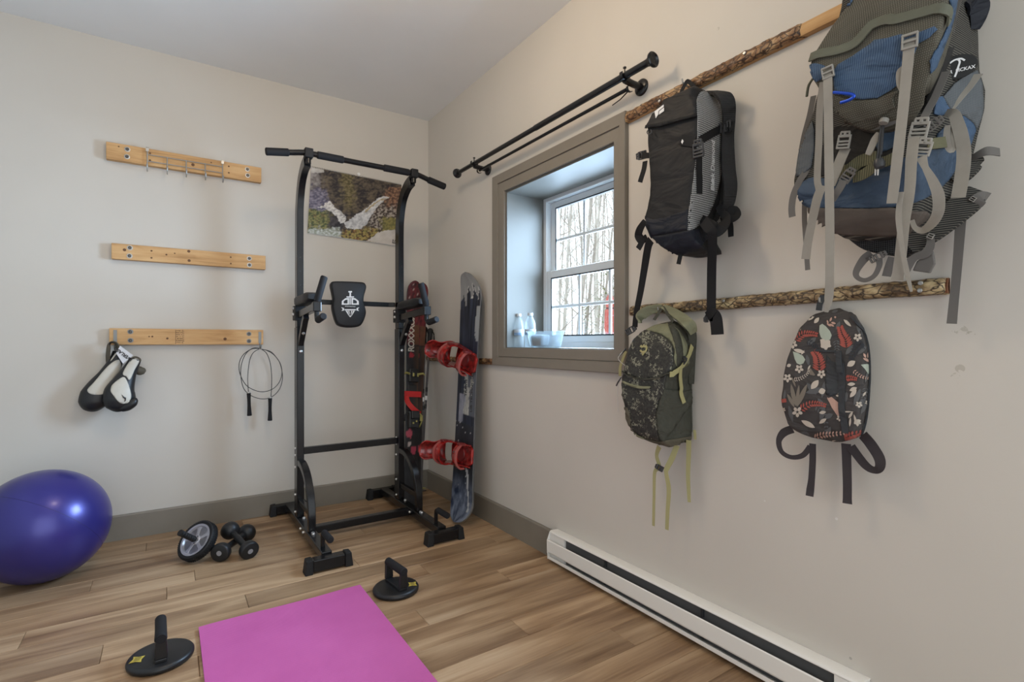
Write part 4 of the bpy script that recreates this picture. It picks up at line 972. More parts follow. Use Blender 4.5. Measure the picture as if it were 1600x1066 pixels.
def binding(v0, rot, hb):
    o, t1, nr = sb_pt(0.0, v0, 0.0); toe = (wd_ * cos(rot) + t1 * sin(rot)).normalized(); sd = nr.cross(toe).normalized()
    bd = bpy.data.objects.new('binding', None); COL.objects.link(bd); place(bd, o, sb); bd['label'] = 'glossy red snowboard binding'
    def q(a, b_, c): return o + toe * a + sd * b_ + nr * c
    mb = MB(); mb.prism([q(a, b_, 0.0006) for a, b_ in ((-0.13, -0.035), (-0.12, -0.055), (0.09, -0.062), (0.125, -0.04), (0.125, 0.04), (0.09, 0.062), (-0.12, 0.055), (-0.13, 0.035))], nr * 0.016); mb.build('baseplate', 'binding_red', bd, smooth=0, bevel=0.004)
    mb = MB(); mb.lathe([(0.0002, 0), (0.045, 0), (0.043, 0.006), (0.0002, 0.007)], q(0, 0, 0.0168), nr, 24); mb.build('disc', 'binding_dark_red', bd)
    for s_ in (-1, 1):
        mb = MB(); mb.rings([[q(a, s_ * 0.060, 0.012), q(a, s_ * 0.068, 0.012), q(a, s_ * (0.066 + 0.004 * (h > .05)), h), q(a, s_ * (0.058 + 0.004 * (h > .05)), h)] for a, h in ((-0.14, 0.085), (-0.10, 0.095), (-0.03, 0.06), (0.05, 0.035), (0.115, 0.028))]); mb.build('side_rail', 'binding_red', bd, smooth=50, bevel=0.002)
    # heel loop and highback
    pts = crom([q(-0.13, -0.064, 0.06), q(-0.165, -0.050, 0.075), q(-0.18, 0, 0.085), q(-0.165, 0.050, 0.075), q(-0.13, 0.064, 0.06)], 5)
    mb = MB(); mb.sqtube(pts, 0.040, 0.010, hint=(pts[0] - pts[-1]).normalized()); mb.build('heel_loop', 'binding_dark_red', bd, smooth=45)
    g = []
    for k in range(11):
        hh = 0.030 + hb * k / 10; wd2 = 0.066 - 0.012 * (k / 10) + (0.006 * sin(k * 0.9)); 
        if k > 8: wd2 *= (0.92, 0.74)[k - 9]
        g.append([q(-0.155 - 0.035 * (k / 10) ** 1.2 - 0.036 * (cos(a) ** 0.8 if cos(a) > 0 else 0), wd2 * sin(a) , hh) for a in [radians(-88 + 176 * j / 12) for j in range(13)]])
    mb = MB(); mb.sheet(g); mb.build('highback', 'binding_red', bd, smooth=60, solid=0.007, bevel=0.0)
    # straps arching over the boot
    def arch(a0, a1, h, w_, name, mat, sp=0.067):
        pts = crom([q(a0, -sp, 0.045), q(a0 + (a1 - a0) * 0.15, -sp * 0.98, h * 0.7), q((a0 + a1) / 2, -sp * 0.55, h * 0.98), q((a0 + a1) / 2, 0, h * 1.04), q((a0 + a1) / 2, sp * 0.55, h * 0.98), q(a0 + (a1 - a0) * 0.15, sp * 0.98, h * 0.7), q(a0, sp, 0.045)], 5)
        mb = MB(); n = len(pts); mb.ribbon(pts, [w_ * (0.55 + 0.45 * sin(pi * i / (n - 1)) ** 0.6) for i in range(n)], 0.009, toe); return mb.build(name, mat, bd, smooth=50)
    arch(-0.085, -0.035, 0.150, 0.075, 'ankle_strap', 'binding_red'); arch(-0.085, -0.075, 0.158, 0.014, 'strap_ladder', 'binding_pink', 0.070)
    arch(0.075, 0.105, 0.105, 0.050, 'toe_strap', 'binding_red'); arch(0.098, 0.124, 0.110, 0.013, 'strap_ladder', 'binding_pink', 0.069)
    for a, hh in ((-0.07, 0.10), (0.09, 0.07)):
        mb = MB(); mb.obox(q(a, 0.074, hh), toe * 0.018, sd * 0.007, nr * 0.02); mb.build('buckle', 'binding_dark_red', bd, smooth=0, bevel=0.004)
binding(0.640, radians(-14), 0.165); binding(0.262, radians(4), 0.165)

# skis
plain('ski_base', (0.015, 0.014, 0.014), 0.4)
vcol_mat('ski_print', 0.4, spec=0.3)
plain('ski_metal_yellow', (0.42, 0.38, 0.12), 0.4, metal=0.3)
plain('strap_red', (0.5, 0.012, 0.012), 0.55)
def ski(name, bot, top, whalf, seed, label, group='pair of skis'):
    bot, top = V(bot), V(top); d = (top - bot).normalized(); L = (top - bot).length
    t = thing(name, label, 'ski', bot, group)
    wdx = V((1, 0, 0)); wdx = (wdx - d * wdx.dot(d)).normalized(); nr = wdx.cross(d).normalized()
    if nr.y > 0: nr = -nr
    def pt(u, v, h): 
        up = max(0, (v - 0.88) / 0.12) ** 2 * 0.035 + max(0, (0.07 - v) / 0.07) ** 2 * 0.02
        return bot + d * (v * L) + wdx * u + nr * (h + up)
    def hw(v):
        w = whalf * (0.86 + 0.20 * (2 * abs(v - 0.48)) ** 1.8)
        if v > 0.95: w *= sqrt(max(0.0, 1 - ((v - 0.95) / 0.0502) ** 2))
        if v < 0.02: w *= sqrt(max(0.02, 1 - ((0.02 - v) / 0.0202) ** 2))
        return max(w, 0.001)
    fr = []; bk = []; cols = []
    NV, NU = 150, 12
    for i in range(NV + 1):
        v = i / NV
        if i > NV - 12: v = 1 - ((NV - i) / 12) ** 1.7 * 0.08
        h = hw(v); fr.append([pt(h * (2 * j / NU - 1), v, 0.007 + 0.003 * (1 - (2 * j / NU - 1) ** 2)) for j in range(NU + 1)]); bk.append([pt(h * (2 * j / NU - 1), v, -0.004) for j in range(NU + 1)])
        for j in range(NU + 1):
            u = 2 * j / NU - 1; n1 = fbm(u * 3 + seed, v * 34, seed); n2 = fbm(u * 5, v * 60, seed + 4)
            c = lerp3((0.010, 0.010, 0.011), (0.035, 0.032, 0.033), 0.5 + n1)
            if v > 0.70:
                c = lerp3((0.022, 0.008, 0.010), (0.20, 0.030, 0.036), 0.42 + 1.6 * n1)
                if n2 > 0.25 and v > 0.86: c = (0.42, 0.33, 0.30)
                if v < 0.80 and u > 0.1: c = lerp3(c, (0.12, 0.06, 0.03), 0.7)
            if 0.36 < v < 0.70: c = lerp3(c, (0.10, 0.055, 0.035), max(0, u) * 0.8)
            for (cu, cv, ru, rv, cc) in ((-0.4, 0.305, 0.5, 0.018, (0.42, 0.07, 0.10)), (0.3, 0.235, 0.5, 0.016, (0.40, 0.06, 0.10)), (-0.3, 0.262, 0.3, 0.010, (0.5, 0.42, 0.40)), (-0.2, 0.655, 0.35, 0.012, (0.35, 0.03, 0.04))):
                if ((u - cu) / ru) ** 2 + ((v - cv) / rv) ** 2 < 1 + 1.2 * n2: c = cc
            cols.append(c)
    mb = MB(); mb.sheet(fr); top_ = mb.build('top_sheet', 'ski_print', t, cols=cols, smooth=60)
    mb = MB(); mb.sheet(bk); mb.build('base', 'ski_base', t, smooth=60)
    mb = MB(); rim = [(f[0], b_[0]) for f, b_ in zip(fr, bk)] + [(f[-1], b_[-1]) for f, b_ in reversed(list(zip(fr, bk)))]
    mb.rings([[a, b_] for a, b_ in rim], cap=False, closed=True); mb.build('edge', 'board_edge', t, smooth=60)
    return t, top_, pt, d, wdx, nr, L
skA = ski('ski', (-0.292, -0.355, 0.004), (-0.150, -0.075, 1.520), 0.050, 1.0, 'front ski of the pair in the corner, pale lettering and red strap')
skB = ski('ski', (-0.262, -0.325, 0.004), (-0.080, -0.045, 1.512), 0.050, 6.0, 'rear ski of the pair, its rounded tip showing to the right')
t, top_, pt, d, wdx, nr, L = skA
plain('ski_letter', (0.52, 0.47, 0.40), 0.5)
vs_ = pt(-0.012, 0.762, 0.0112); text_obj('lettering', 'ROXXXOX', 0.062, pt(-0.012, 0.758, 0.0112), d, -wdx, 'ski_letter', top_, 0.80, 0.0015)
plain('binding_black', (0.018, 0.018, 0.018), 0.4)
def sbox(name, u, v, h0, hu, hv, hh, mat, par=t, bev=0.004):
    mb = MB(); mb.obox(pt(u, v, h0 + hh), wdx * hu, d * hv, nr * hh); return mb.build(name, mat, par, smooth=0, bevel=bev)
toe = sbox('toe_piece', 0, 0.560, 0.0105, 0.034, 0.045, 0.016, 'binding_black'); sbox('toe_jaw', 0.0, 0.566, 0.043, 0.024, 0.018, 0.010, 'binding_black', toe)
for s_ in (-1, 1):
    mb = MB(); mb.tube([pt(s_ * 0.030, 0.566, 0.035), pt(s_ * 0.062, 0.570, 0.045), pt(s_ * 0.074, 0.562, 0.050)], [0.008, 0.007, 0.005], 8); mb.build('toe_wing', 'ski_metal_yellow', toe)
    sbox('trim', s_ * 0.016, 0.560, 0.063, 0.005, 0.012, 0.003, 'ski_metal_yellow', toe, 0.001)
sbox('lifter_plate', 0, 0.50, 0.0105, 0.030, 0.030, 0.003, 'binding_black')
heel = sbox('heel_piece', 0, 0.365, 0.0105, 0.034, 0.055, 0.022, 'binding_black'); sbox('heel_cup', 0.0, 0.385, 0.055, 0.028, 0.026, 0.012, 'binding_black', heel)
for s_ in (-1, 1):
    mb = MB(); mb.tube(crom([pt(s_ * 0.030, 0.395, 0.03), pt(s_ * 0.058, 0.385, 0.03), pt(s_ * 0.066, 0.36, 0.02), pt(s_ * 0.06, 0.335, -0.005)], 4), 0.0055, 8); br = mb.build('brake_arm', 'ski_metal_yellow' if s_ > 0 else 'binding_black', heel)
    sbox('brake_foot', s_ * 0.062, 0.372, 0.012, 0.010, 0.020, 0.008, 'ski_metal_yellow' if s_ > 0 else 'binding_black', heel, 0.003)
for k, (u, v) in enumerate(((-0.01, 0.35), (0.012, 0.357), (0.02, 0.375))): sbox('trim', u, v, 0.056, 0.005, 0.006, 0.004, 'ski_metal_yellow', heel, 0.001)
# red strap round the pair and its loose loop
mb = MB(); c0 = [pt(a, 0.478, h) for a, h in ((-0.058, 0.016), (0.060, 0.016), (0.078, -0.016), (0.070, -0.050), (-0.040, -0.050), (-0.060, -0.02))]
mb.sqtube(c0, 0.003, 0.040, hint=d, closed=True); mb.build('ski_strap', 'strap_red', t, smooth=40)
mb = MB(); mb.ribbon(crom([pt(-0.050, 0.468, 0.022), pt(-0.046, 0.44, 0.045), pt(-0.02, 0.415, 0.062), pt(0.02, 0.395, 0.060), pt(0.04, 0.39, 0.05)], 5), 0.034, 0.003, (wdx * 0.75 + d * 0.65)); mb.build('strap_tail', 'strap_red', t)

# ski poles
plain('pole_shaft', (0.13, 0.12, 0.12), 0.35, metal=0.6)
def pole(bot, top, label, bcol):
    bot, top = V(bot), V(top); d = (top - bot).normalized(); L = (top - bot).length
    t = thing('ski_pole', label, 'ski pole', bot, 'pair of ski poles')
    mb = MB(); mb.tube([bot, bot + d * 0.05, bot + d * (L - 0.13)], [0.003, 0.0075, 0.0085], 10); mb.build('shaft', 'pole_shaft', t)
    s_ = V((1, 0, 0)); s_ = (s_ - d * s_.dot(d)).normalized()
    prof = [(0.012, 0), (0.0155, 0.004), (0.0145, 0.02), (0.016, 0.04), (0.0145, 0.06), (0.016, 0.085), (0.0165, 0.105), (0.022, 0.12), (0.022, 0.135), (0.012, 0.146), (0.0002, 0.148)]
    mb = MB(); mb.lathe(prof, bot + d * (L - 0.148), d, 14); mb.build('grip', 'black_rubber', t, smooth=60)
    mb = MB(); e = bot + d * (L - 0.02); mb.ribbon(crom([e + s_ * 0.018, e + s_ * 0.035 - d * 0.03, e + s_ * 0.034 - d * 0.12, e + s_ * 0.024 - d * 0.16, e + s_ * 0.018 - d * 0.10], 5), 0.016, 0.002, V((0, 1, 0.2))); mb.build('wrist_strap', 'black_rubber', t)
    mb = MB(); mb.lathe([(0.008, -0.006), (0.014, -0.004), (0.036, 0.0), (0.036, 0.003), (0.014, 0.006), (0.008, 0.010)], bot + d * 0.07, d, 20); mb.build('basket', bcol, t)
    for k in range(3):
        mb = MB(); mb.lathe([(0.0088, 0), (0.0092, 0.001), (0.0092, 0.03), (0.0088, 0.031)], bot + d * (0.62 + 0.06 * k), d, 10); mb.build('shaft_band', 'paper_white' if k % 2 else 'binding_black', t)
pole((-0.185, -0.290, 0.002), (-0.050, -0.045, 1.205), 'ski pole beside the skis with its black grip against the back wall', 'binding_black')
pole((-0.165, -0.225, 0.002), (-0.028, -0.095, 1.190), 'ski pole nearest the corner with a pale yellow basket', 'ski_metal_yellow')
# ------------------------------------------------------------------ bark-edged rails on the right wall
def bark_mat(name, dark, mid, light):
    m, nt, b = new_mat(name)
    co = _coord(nt, scale=(1, 0.55, 1))
    vo = nt.nodes.new('ShaderNodeTexVoronoi'); vo.feature = 'DISTANCE_TO_EDGE'; vo.inputs['Scale'].default_value = 58
    wp = nt.nodes.new('ShaderNodeVectorMath'); wp.operation = 'ADD'
    n0 = nt.nodes.new('ShaderNodeTexNoise'); n0.inputs['Scale'].default_value = 40; nt.links.new(co, n0.inputs['Vector'])
    sc = nt.nodes.new('ShaderNodeVectorMath'); sc.operation = 'SCALE'; nt.links.new(n0.outputs['Color'], sc.inputs[0]); sc.inputs['Scale'].default_value = 0.03
    nt.links.new(co, wp.inputs[0]); nt.links.new(sc.outputs[0], wp.inputs[1]); nt.links.new(wp.outputs[0], vo.inputs['Vector'])
    n1 = _noise(nt, co, 24, 6, 0.65)
    c1 = _ramp(nt, n1, [(0.36, dark), (0.48, mid), (0.60, light)])
    f = _ramp(nt, vo.outputs['Distance'], [(0.02, (0, 0, 0)), (0.13, (1, 1, 1))])
    nt.links.new(_mix(nt, tuple(c * 0.45 for c in dark), c1, f), b.inputs['Base Color'])
    b.inputs['Roughness'].default_value = 0.62; b.inputs['Specular IOR Level'].default_value = 0.45; b.inputs['Coat Weight'].default_value = 0.25; b.inputs['Coat Roughness'].default_value = 0.3
    _bump(nt, b, _math(nt, 'ADD', vo.outputs['Distance'], _math(nt, 'MULTIPLY', n1, 0.4)), 0.8, 0.006); MATS[name] = m
bark_mat('bark_brown', (0.085, 0.036, 0.014), (0.235, 0.115, 0.046), (0.46, 0.30, 0.15))
bark_mat('bark_grey', (0.075, 0.042, 0.018), (0.26, 0.175, 0.082), (0.54, 0.42, 0.23))
wood_mat('sapwood', [(0.32, (0.36, 0.19, 0.07)), (0.5, (0.50, 0.29, 0.12)), (0.7, (0.60, 0.38, 0.18))], sc=(9, 1.2, 9))
wood_mat('stained_edge', [(0.32, (0.10, 0.035, 0.015)), (0.5, (0.20, 0.08, 0.035)), (0.7, (0.30, 0.14, 0.06))], sc=(9, 1.2, 9))
def bark_rail(name, label, y0, y1, zt0, zb0, zt1, zb1, th, mat, barkto=None, seed=0, edge='stained_edge', group='bark-edged wall rails'):
    """rail from y0 to y1 (running toward the camera); tops/bottoms at either end; bark stops at barkto"""
    t = thing(name, label, 'wall rail', (-0.015, (y0 + y1) / 2, min(zb0, zb1)), group)
    L = abs(y1 - y0)
    def zz(q): return zt0 + (zt1 - zt0) * q, zb0 + (zb1 - zb0) * q
    rs = []; N = int(L / 0.02)
    for i in range(N + 1):
        q = i / N; a, c = zz(q); y = y0 + (y1 - y0) * q; w = 0.0025 * mnoise.noise((y * 9, seed, 0))
        rs.append([(-0.0006, y, c + 0.001 + w), (-0.0006, y, a - 0.002 + w), (-th * 0.55, y, a - 0.003 + w), (-th * 0.75, y, (a + c) / 2 + w), (-th * 0.60, y, c + 0.003 + w)])
    mb = MB(); mb.rings(rs); mb.build('board', edge if barkto is None else 'sapwood', t, smooth=50)
    y2 = y1 if barkto is None else barkto; L2 = abs(y2 - y0); N = int(L2 / 0.006); rs = []
    for i in range(N + 1):
        y = y0 + (y2 - y0) * i / N; q = (y - y0) / (y1 - y0); a, c = zz(q); w = 0.0025 * mnoise.noise((y * 9, seed, 0)); M = 12; ring = []
        e = min(1.0, 0.35 + min(i, N - i) / 2.0) if (barkto is None or i < N / 2) else min(1.0, (N - i) / 3.0 + 0.1)
        for j in range(M + 1):
            s_ = j / M; z = c + (a - c) * s_; prof_ = th * (0.62 + 0.38 * sin(pi * s_) ** 0.6) if 0 < j < M else th * 0.5
            n_ = mnoise.noise((y * 38, z * 70, seed)) + 0.6 * mnoise.noise((y * 90, z * 150, seed + 3))
            ring.append((-(prof_ + 0.0042 * n_) * e - 0.001, y, z + w + 0.0028 * mnoise.noise((y * 55, j * 0.6, seed + 9))))
        ring += [(-th * 0.3 * e - 0.0005, y, a - 0.004 + w), (-th * 0.3 * e - 0.0005, y, c + 0.004 + w)]
        rs.append(ring)
    mb = MB(); mb.rings(rs); mb.build('bark', mat, t, smooth=70)
    return t
ub = bark_rail('bark_rail', 'upper bark-edged rail on the right wall holding the two tall packs', -2.0235, -3.22, 2.056, 2.014, 2.068, 2.024, 0.032, 'bark_brown', -2.76, 1)
lb = bark_rail('bark_rail', 'lower bark-edged rail on the right wall holding the two small backpacks', -2.046, -3.106, 1.238, 1.198, 1.250, 1.208, 0.030, 'bark_grey', None, 5)
bark_rail('bark_rail', 'short bark-edged strip on the right wall behind the snowboard', -0.002, -0.949, 0.988, 0.950, 0.990, 0.952, 0.022, 'bark_brown', None, 9)
for par, pts_ in ((lb, [(1438, 442.5), (1437, 454), (1130, 470)]), (ub, [(1030, 158), (1163, 83)])):
    for px, py in pts_:
        p = ax(px, py, -0.034); mb = MB(); mb.lathe([(0.0002, 0), (0.006, 0), (0.0045, 0.0025), (0.0002, 0.003)], p, (-1, 0, 0), 12); mb.build('screw_head', 'washer_zinc', par)

# ------------------------------------------------------------------ double curtain rod
plain('rod_black', (0.02, 0.02, 0.021), 0.25, metal=0.5, spec=0.6)
cr_ = thing('curtain_rod', 'black double curtain rod mounted above the window', 'curtain rod', (-0.05, -1.45, 2.05))
XF, XBK, ZF = -0.100, -0.055, 2.157
Y0, Y1 = -0.675, -2.222
mb = MB(); mb.tube([(XF, Y0, ZF), (XF, -1.5, ZF)], 0.0125, 16); fr_ = mb.build('front_rod', 'rod_black', cr_)
mb = MB(); mb.tube([(XF, -1.49, ZF), (XF, Y1, ZF)], 0.0145, 16); mb.build('front_rod_sleeve', 'rod_black', cr_)
for y, s_ in ((Y0, 1), (Y1, -1)):
    mb = MB(); mb.lathe([(0.0002, -0.004), (0.016, -0.004), (0.017, 0.006), (0.021, 0.010), (0.029, 0.016), (0.030, 0.022), (0.026, 0.026), (0.020, 0.022), (0.014, 0.018), (0.008, 0.019), (0.0002, 0.022)], (XF, y, ZF), (0, s_, 0), 24); mb.build('finial', 'rod_black', cr_, smooth=50)
mb = MB(); mb.tube([(XBK, -0.86, 2.128), (XBK, -2.06, 2.128)], 0.008, 12); mb.build('back_rod', 'rod_black', cr_)
for y in (-0.872, -2.096):
    mb = MB(); mb.lathe([(0.0002, 0.0006), (0.034, 0.0006), (0.034, 0.006), (0.030, 0.010), (0.015, 0.013), (0.0002, 0.013)], (0, y, 2.138), (-1, 0, 0), 28); bk_ = mb.build('bracket', 'rod_black', cr_, smooth=45)
    mb = MB(); mb.tube(crom([(-0.012, y, 2.138), (-0.05, y, 2.138), (-0.082, y, 2.140), (XF, y, 2.142)], 3), [0.014] * 10, 14); mb.build('bracket_arm', 'rod_black', bk_)
    mb = MB(); mb.sqtube(crom([(XF - 0.02, y, 2.168), (XF - 0.02, y, 2.147), (XF, y, 2.1395), (XF + 0.02, y, 2.147), (XF + 0.02, y, 2.168)], 4), 0.016, 0.003, hint=(0, 0, 1)); mb.build('cradle', 'rod_black', bk_)
    mb = MB(); mb.tube([(XF, y, 2.171), (XF, y, 2.188)], 0.003, 8); mb.lathe([(0.0002, 0), (0.007, 0), (0.007, 0.005), (0.0002, 0.006)], (XF, y, 2.188), (0, 0, 1), 12); mb.build('thumb_screw', 'rod_black', bk_)
    mb = MB(); mb.sqtube(crom([(XBK - 0.001, y + 0.016, 2.138), (XBK - 0.014, y + 0.016, 2.13), (XBK - 0.012, y + 0.016, 2.116), (XBK, y + 0.016, 2.112), (XBK + 0.012, y + 0.016, 2.116)], 4), 0.010, 0.003, hint=(1, 0, 0)); mb.build('rod_hook', 'rod_black', bk_)
mb = MB(); mb.tube([(XBK, -2.072, 2.118), (XBK - 0.002, -2.03, 2.10), (XBK - 0.004, -1.985, 2.092)], [0.003, 0.0025, 0.002], 6); mb.build('loose_wire', 'rod_black', cr_)

# ------------------------------------------------------------------ things on the window sill
def clear_mat(name, tint, fac, rough):
    m, nt, b = new_mat(name); b.inputs['Base Color'].default_value = (0.55, 0.60, 0.63, 1); b.inputs['Roughness'].default_value = rough
    tr = nt.nodes.new('ShaderNodeBsdfTransparent'); tr.inputs[0].default_value = (*tint, 1); mx = nt.nodes.new('ShaderNodeMixShader')
    mx.inputs[0].default_value = fac
    nt.links.new(tr.outputs[0], mx.inputs[1]); nt.links.new(b.outputs[0], mx.inputs[2]); nt.links.new(mx.outputs[0], nt.nodes['Material Output'].inputs[0]); MATS[name] = m
clear_mat('clear_plastic', (0.88, 0.93, 0.95), 0.20, 0.12)
plain('bottle_label', (0.40, 0.46, 0.52), 0.45, var=0.25, vscale=60)
plain('label_blue', (0.16, 0.27, 0.42), 0.45, var=0.5, vscale=80)
plain('cap_white', (0.45, 0.47, 0.48), 0.4)
SZ = OZ0 + 0.0045
def bottle(px, x, label):
    c = ax(px, 540, x); c.z = SZ
    t = thing('water_bottle', label, 'water bottle', c, 'water bottles on the window sill')
    prof = [(0.0002, 0.0), (0.026, 0.0), (0.030, 0.004), (0.031, 0.02), (0.0295, 0.03), (0.031, 0.04), (0.0295, 0.05), (0.031, 0.06), (0.030, 0.068), (0.030, 0.102), (0.031, 0.108), (0.031, 0.125), (0.027, 0.145), (0.018, 0.165), (0.0125, 0.174), (0.0125, 0.184), (0.0002, 0.1845)]
    mb = MB(); mb.lathe(prof, c, (0, 0, 1), 28); mb.build('body', 'clear_plastic', t, smooth=50)
    mb = MB(); mb.lathe([(0.0308, 0.069), (0.0308, 0.084)], c, (0, 0, 1), 28); mb.f = mb.f[:-2]; mb.build('label_band', 'label_blue', t)
    mb = MB(); mb.lathe([(0.0308, 0.0842), (0.0308, 0.102)], c, (0, 0, 1), 28); mb.f = mb.f[:-2]; mb.build('label_band', 'bottle_label', t)
    mb = MB(); mb.lathe([(0.0145, 0.178), (0.0155, 0.179), (0.0155, 0.192), (0.0145, 0.194), (0.0002, 0.194)], c, (0, 0, 1), 20); mb.build('cap', 'cap_white', t)
bottle(810.5, 0.075, 'clear water bottle on the sill closest to the left reveal')
bottle(828.5, 0.082, 'clear water bottle on the sill just behind the glass dish')
dish = thing('glass_dish', 'clear rectangular glass baking dish on the window sill', 'dish', (0.03, -1.32, SZ))
def rrect(cx_, cy_, hx, hy, r, z, n=5):
    out = []
    for qx, qy, a0 in ((1, 1, 0), (-1, 1, 90), (-1, -1, 180), (1, -1, 270)):
        for k in range(n + 1): a = radians(a0 + 90 * k / n); out.append((cx_ + qx * (hx - r) + r * cos(a), cy_ + qy * (hy - r) + r * sin(a), z))
    return out
dcx, dcy = 0.035, ax(852, 540, 0.035).y
clear_mat('dish_glass', (0.85, 0.90, 0.92), 0.30, 0.15)
hx_, hy_ = 0.030, 0.128
mb = MB(); o_ = [rrect(dcx, dcy, hx_ + w_ * 0.4, hy_ - 0.028 + w_, 0.02, SZ + z_) for w_, z_ in ((0, 0), (0.004, 0.003), (0.022, 0.078), (0.030, 0.083), (0.030, 0.087), (0.020, 0.087), (0.018, 0.078), (0.001, 0.008), (-0.004, 0.006))]
mb.rings(o_); mb.build('bowl', 'dish_glass', dish, smooth=40)
plain('cloth_white', (0.30, 0.32, 0.34), 0.7)
mb = MB(); mb.rings([rrect(dcx, dcy + 0.045, hx_ - 0.006 + w_ * 0.3, 0.047 + w_, 0.012, SZ + z_) for w_, z_ in ((-0.01, 0.009), (0.0, 0.014), (0.008, 0.055), (0.004, 0.066), (-0.02, 0.069))])
tag(mb.build('folded_cloth', 'cloth_white', smooth=50), 'pale folded cloth lying inside the glass dish', 'cloth')
# ------------------------------------------------------------------ outside: ground, bare trees, closed parasol
m, nt, b = new_mat('leaf_litter')
n_ = _noise(nt, _coord(nt), 3.0, 8, 0.7)
nt.links.new(_ramp(nt, n_, [(0.35, (0.34, 0.30, 0.24)), (0.55, (0.55, 0.52, 0.46)), (0.7, (0.7, 0.69, 0.66))]), b.inputs['Base Color']); b.inputs['Roughness'].default_value = 0.9; MATS['leaf_litter'] = m
mb = MB(); grid = []
for i in range(30):
    x = 0.7 + (i / 29) ** 1.6 * 50
    grid.append([(x, -25 + 60 * j / 40, -0.55 + 0.10 * mnoise.noise((x * 0.3, j * 0.5, 0)) + 0.045 * max(0, x - 6)) for j in range(41)])
mb.sheet(grid); g_ = mb.build('ground_outside', 'leaf_litter', smooth=60); struct(g_, 'pale leaf-covered forest ground outside the window')
def tree_mat(name, a, c):
    m, nt, b = new_mat(name); n_ = _noise(nt, _coord(nt, scale=(6, 6, 1.5)), 2.5, 6, 0.65)
    nt.links.new(_ramp(nt, n_, [(0.35, a), (0.65, c)]), b.inputs['Base Color']); b.inputs['Roughness'].default_value = 0.9; MATS[name] = m
tree_mat('tree_bark', (0.24, 0.215, 0.19), (0.42, 0.39, 0.35)); tree_mat('tree_bark_pale', (0.36, 0.34, 0.31), (0.56, 0.54, 0.50))
plain('needle_green', (0.20, 0.24, 0.12), 0.8, var=0.35, vscale=9)
def bare_tree(loc, H, r0, seed, label, mat, dens=1.0, into=None):
    rg = random.Random(seed); mb = MB() if into is None else into; loc = V(loc)
    def limb(p, d, L, r, lvl):
        n = 5 if lvl else 9; pts = [p]; q = p.copy(); dd = d.copy()
        for i in range(n):
            dd = (dd + V((rg.uniform(-1, 1), rg.uniform(-1, 1), rg.uniform(-0.4, 0.8) if lvl else 0.3)) * (0.16 if lvl else 0.05)).normalized(); q = q + dd * (L / n); pts.append(q.copy())
        mb.tube(pts, [max(0.0035, r * (1 - 0.8 * i / n)) for i in range(n + 1)], 7 if lvl == 0 else 4 if lvl == 1 else 3, cap=(lvl == 0))
        if lvl < 3:
            k = int((22, 5, 3)[lvl] * dens)
            for j in range(k):
                t_ = rg.uniform(0.10 if lvl == 0 else 0.15, 0.97); i = min(n - 1, int(t_ * n)); s = pts[i].lerp(pts[i + 1], t_ * n - i); az_ = rg.uniform(0, 2 * pi)
                nd = (V((cos(az_), sin(az_), 0)) * rg.uniform(0.6, 1.1) + d * rg.uniform(0.3, 0.9) + V((0, 0, 0.25))).normalized()
                limb(s, nd, L * rg.uniform(0.07, 0.13) if lvl == 0 else L * rg.uniform(0.35, 0.6), max(0.004, r * (1 - 0.75 * t_) * rg.uniform(0.22, 0.42)), lvl + 1)
    limb(loc, V((rg.uniform(-0.04, 0.04), rg.uniform(-0.04, 0.04), 1)), H, r0, 0)
    if into is not None: return None
    o = mb.build('bare_tree', mat, smooth=60, fixn=False, origin=loc); return tag(o, label, 'tree', 'bare trees outside the window')
# the wedge of woodland that the window shows lies along +x+y
rg = random.Random(21)
spots = []
tries = 0
while len(spots) < 34 and tries < 4000:
    tries += 1
    dist = rg.uniform(7, 30); s = rg.uniform(-0.04, 0.36)      # fraction across the visible wedge
    px = 850 + 120 * ((s + 0.04) / 0.40); d = ray(px, 500); p = CAM + d * dist / 1.0; p.z = -0.55 + 0.045 * max(0, p.x - 6) - 0.05
    if p.x < 3.5 or (dist < 10 and px > 934): continue
    if all((p - q).length > 1.25 for q, _ in spots): spots.append((p, dist))
rads = [rg.uniform(0.03, 0.075) for _ in spots]
def pane_px(p): d = p - CAM; return PCX + FPX * d.dot(RGT) / d.dot(FWD)
best = {}
for k, (p, dist) in enumerate(spots):
    c = 'left' if pane_px(p) < 908 else 'right'
    if c not in best or rads[k] / dist > rads[best[c]] / spots[best[c]][1]: best[c] = k
for k, (p, dist) in enumerate(spots):
    pale = k % 3 == 0
    lab = 'slender pale-barked bare tree in the woods beyond the window' if pale else 'slender grey-barked bare tree in the woods beyond the window'
    if best.get('left') == k: lab = 'thickest bare trunk seen through the left column of window panes'
    if best.get('right') == k: lab = 'thickest bare trunk seen through the right column of window panes'
    bare_tree(p, rg.uniform(9, 14), rads[k], 100 + k, lab, 'tree_bark_pale' if pale else 'tree_bark', 1.0 if dist < 16 else 0.8)
rg = random.Random(77); extra = []; tries = 0
while len(extra) < 34 and tries < 6000:          # the wood goes on to either side of what the camera sees
    tries += 1
    p = V((rg.uniform(4.5, 26), rg.uniform(-14, 26), 0)); p.z = -0.55 + 0.045 * max(0, p.x - 6) - 0.05
    d = p - CAM; px = PCX + FPX * d.dot(RGT) / d.dot(FWD) if d.dot(FWD) > 0.1 else 2000
    if 845 < px < 975: continue
    if all((p - q).length > 2.0 for q in extra + [q for q, _ in spots]): extra.append(p)
wood_mb = MB()
for k, p in enumerate(extra): bare_tree(p, rg.uniform(9, 14), rg.uniform(0.04, 0.11), 300 + k, '', 'tree_bark', 0.6, into=wood_mb)
wo = wood_mb.build('woodland', 'tree_bark', smooth=60, fixn=False, origin=(10, 0, -0.5)); tag(wo, 'bare woodland carrying on beside the trees framed by the window', 'woods'); wo['kind'] = 'stuff'
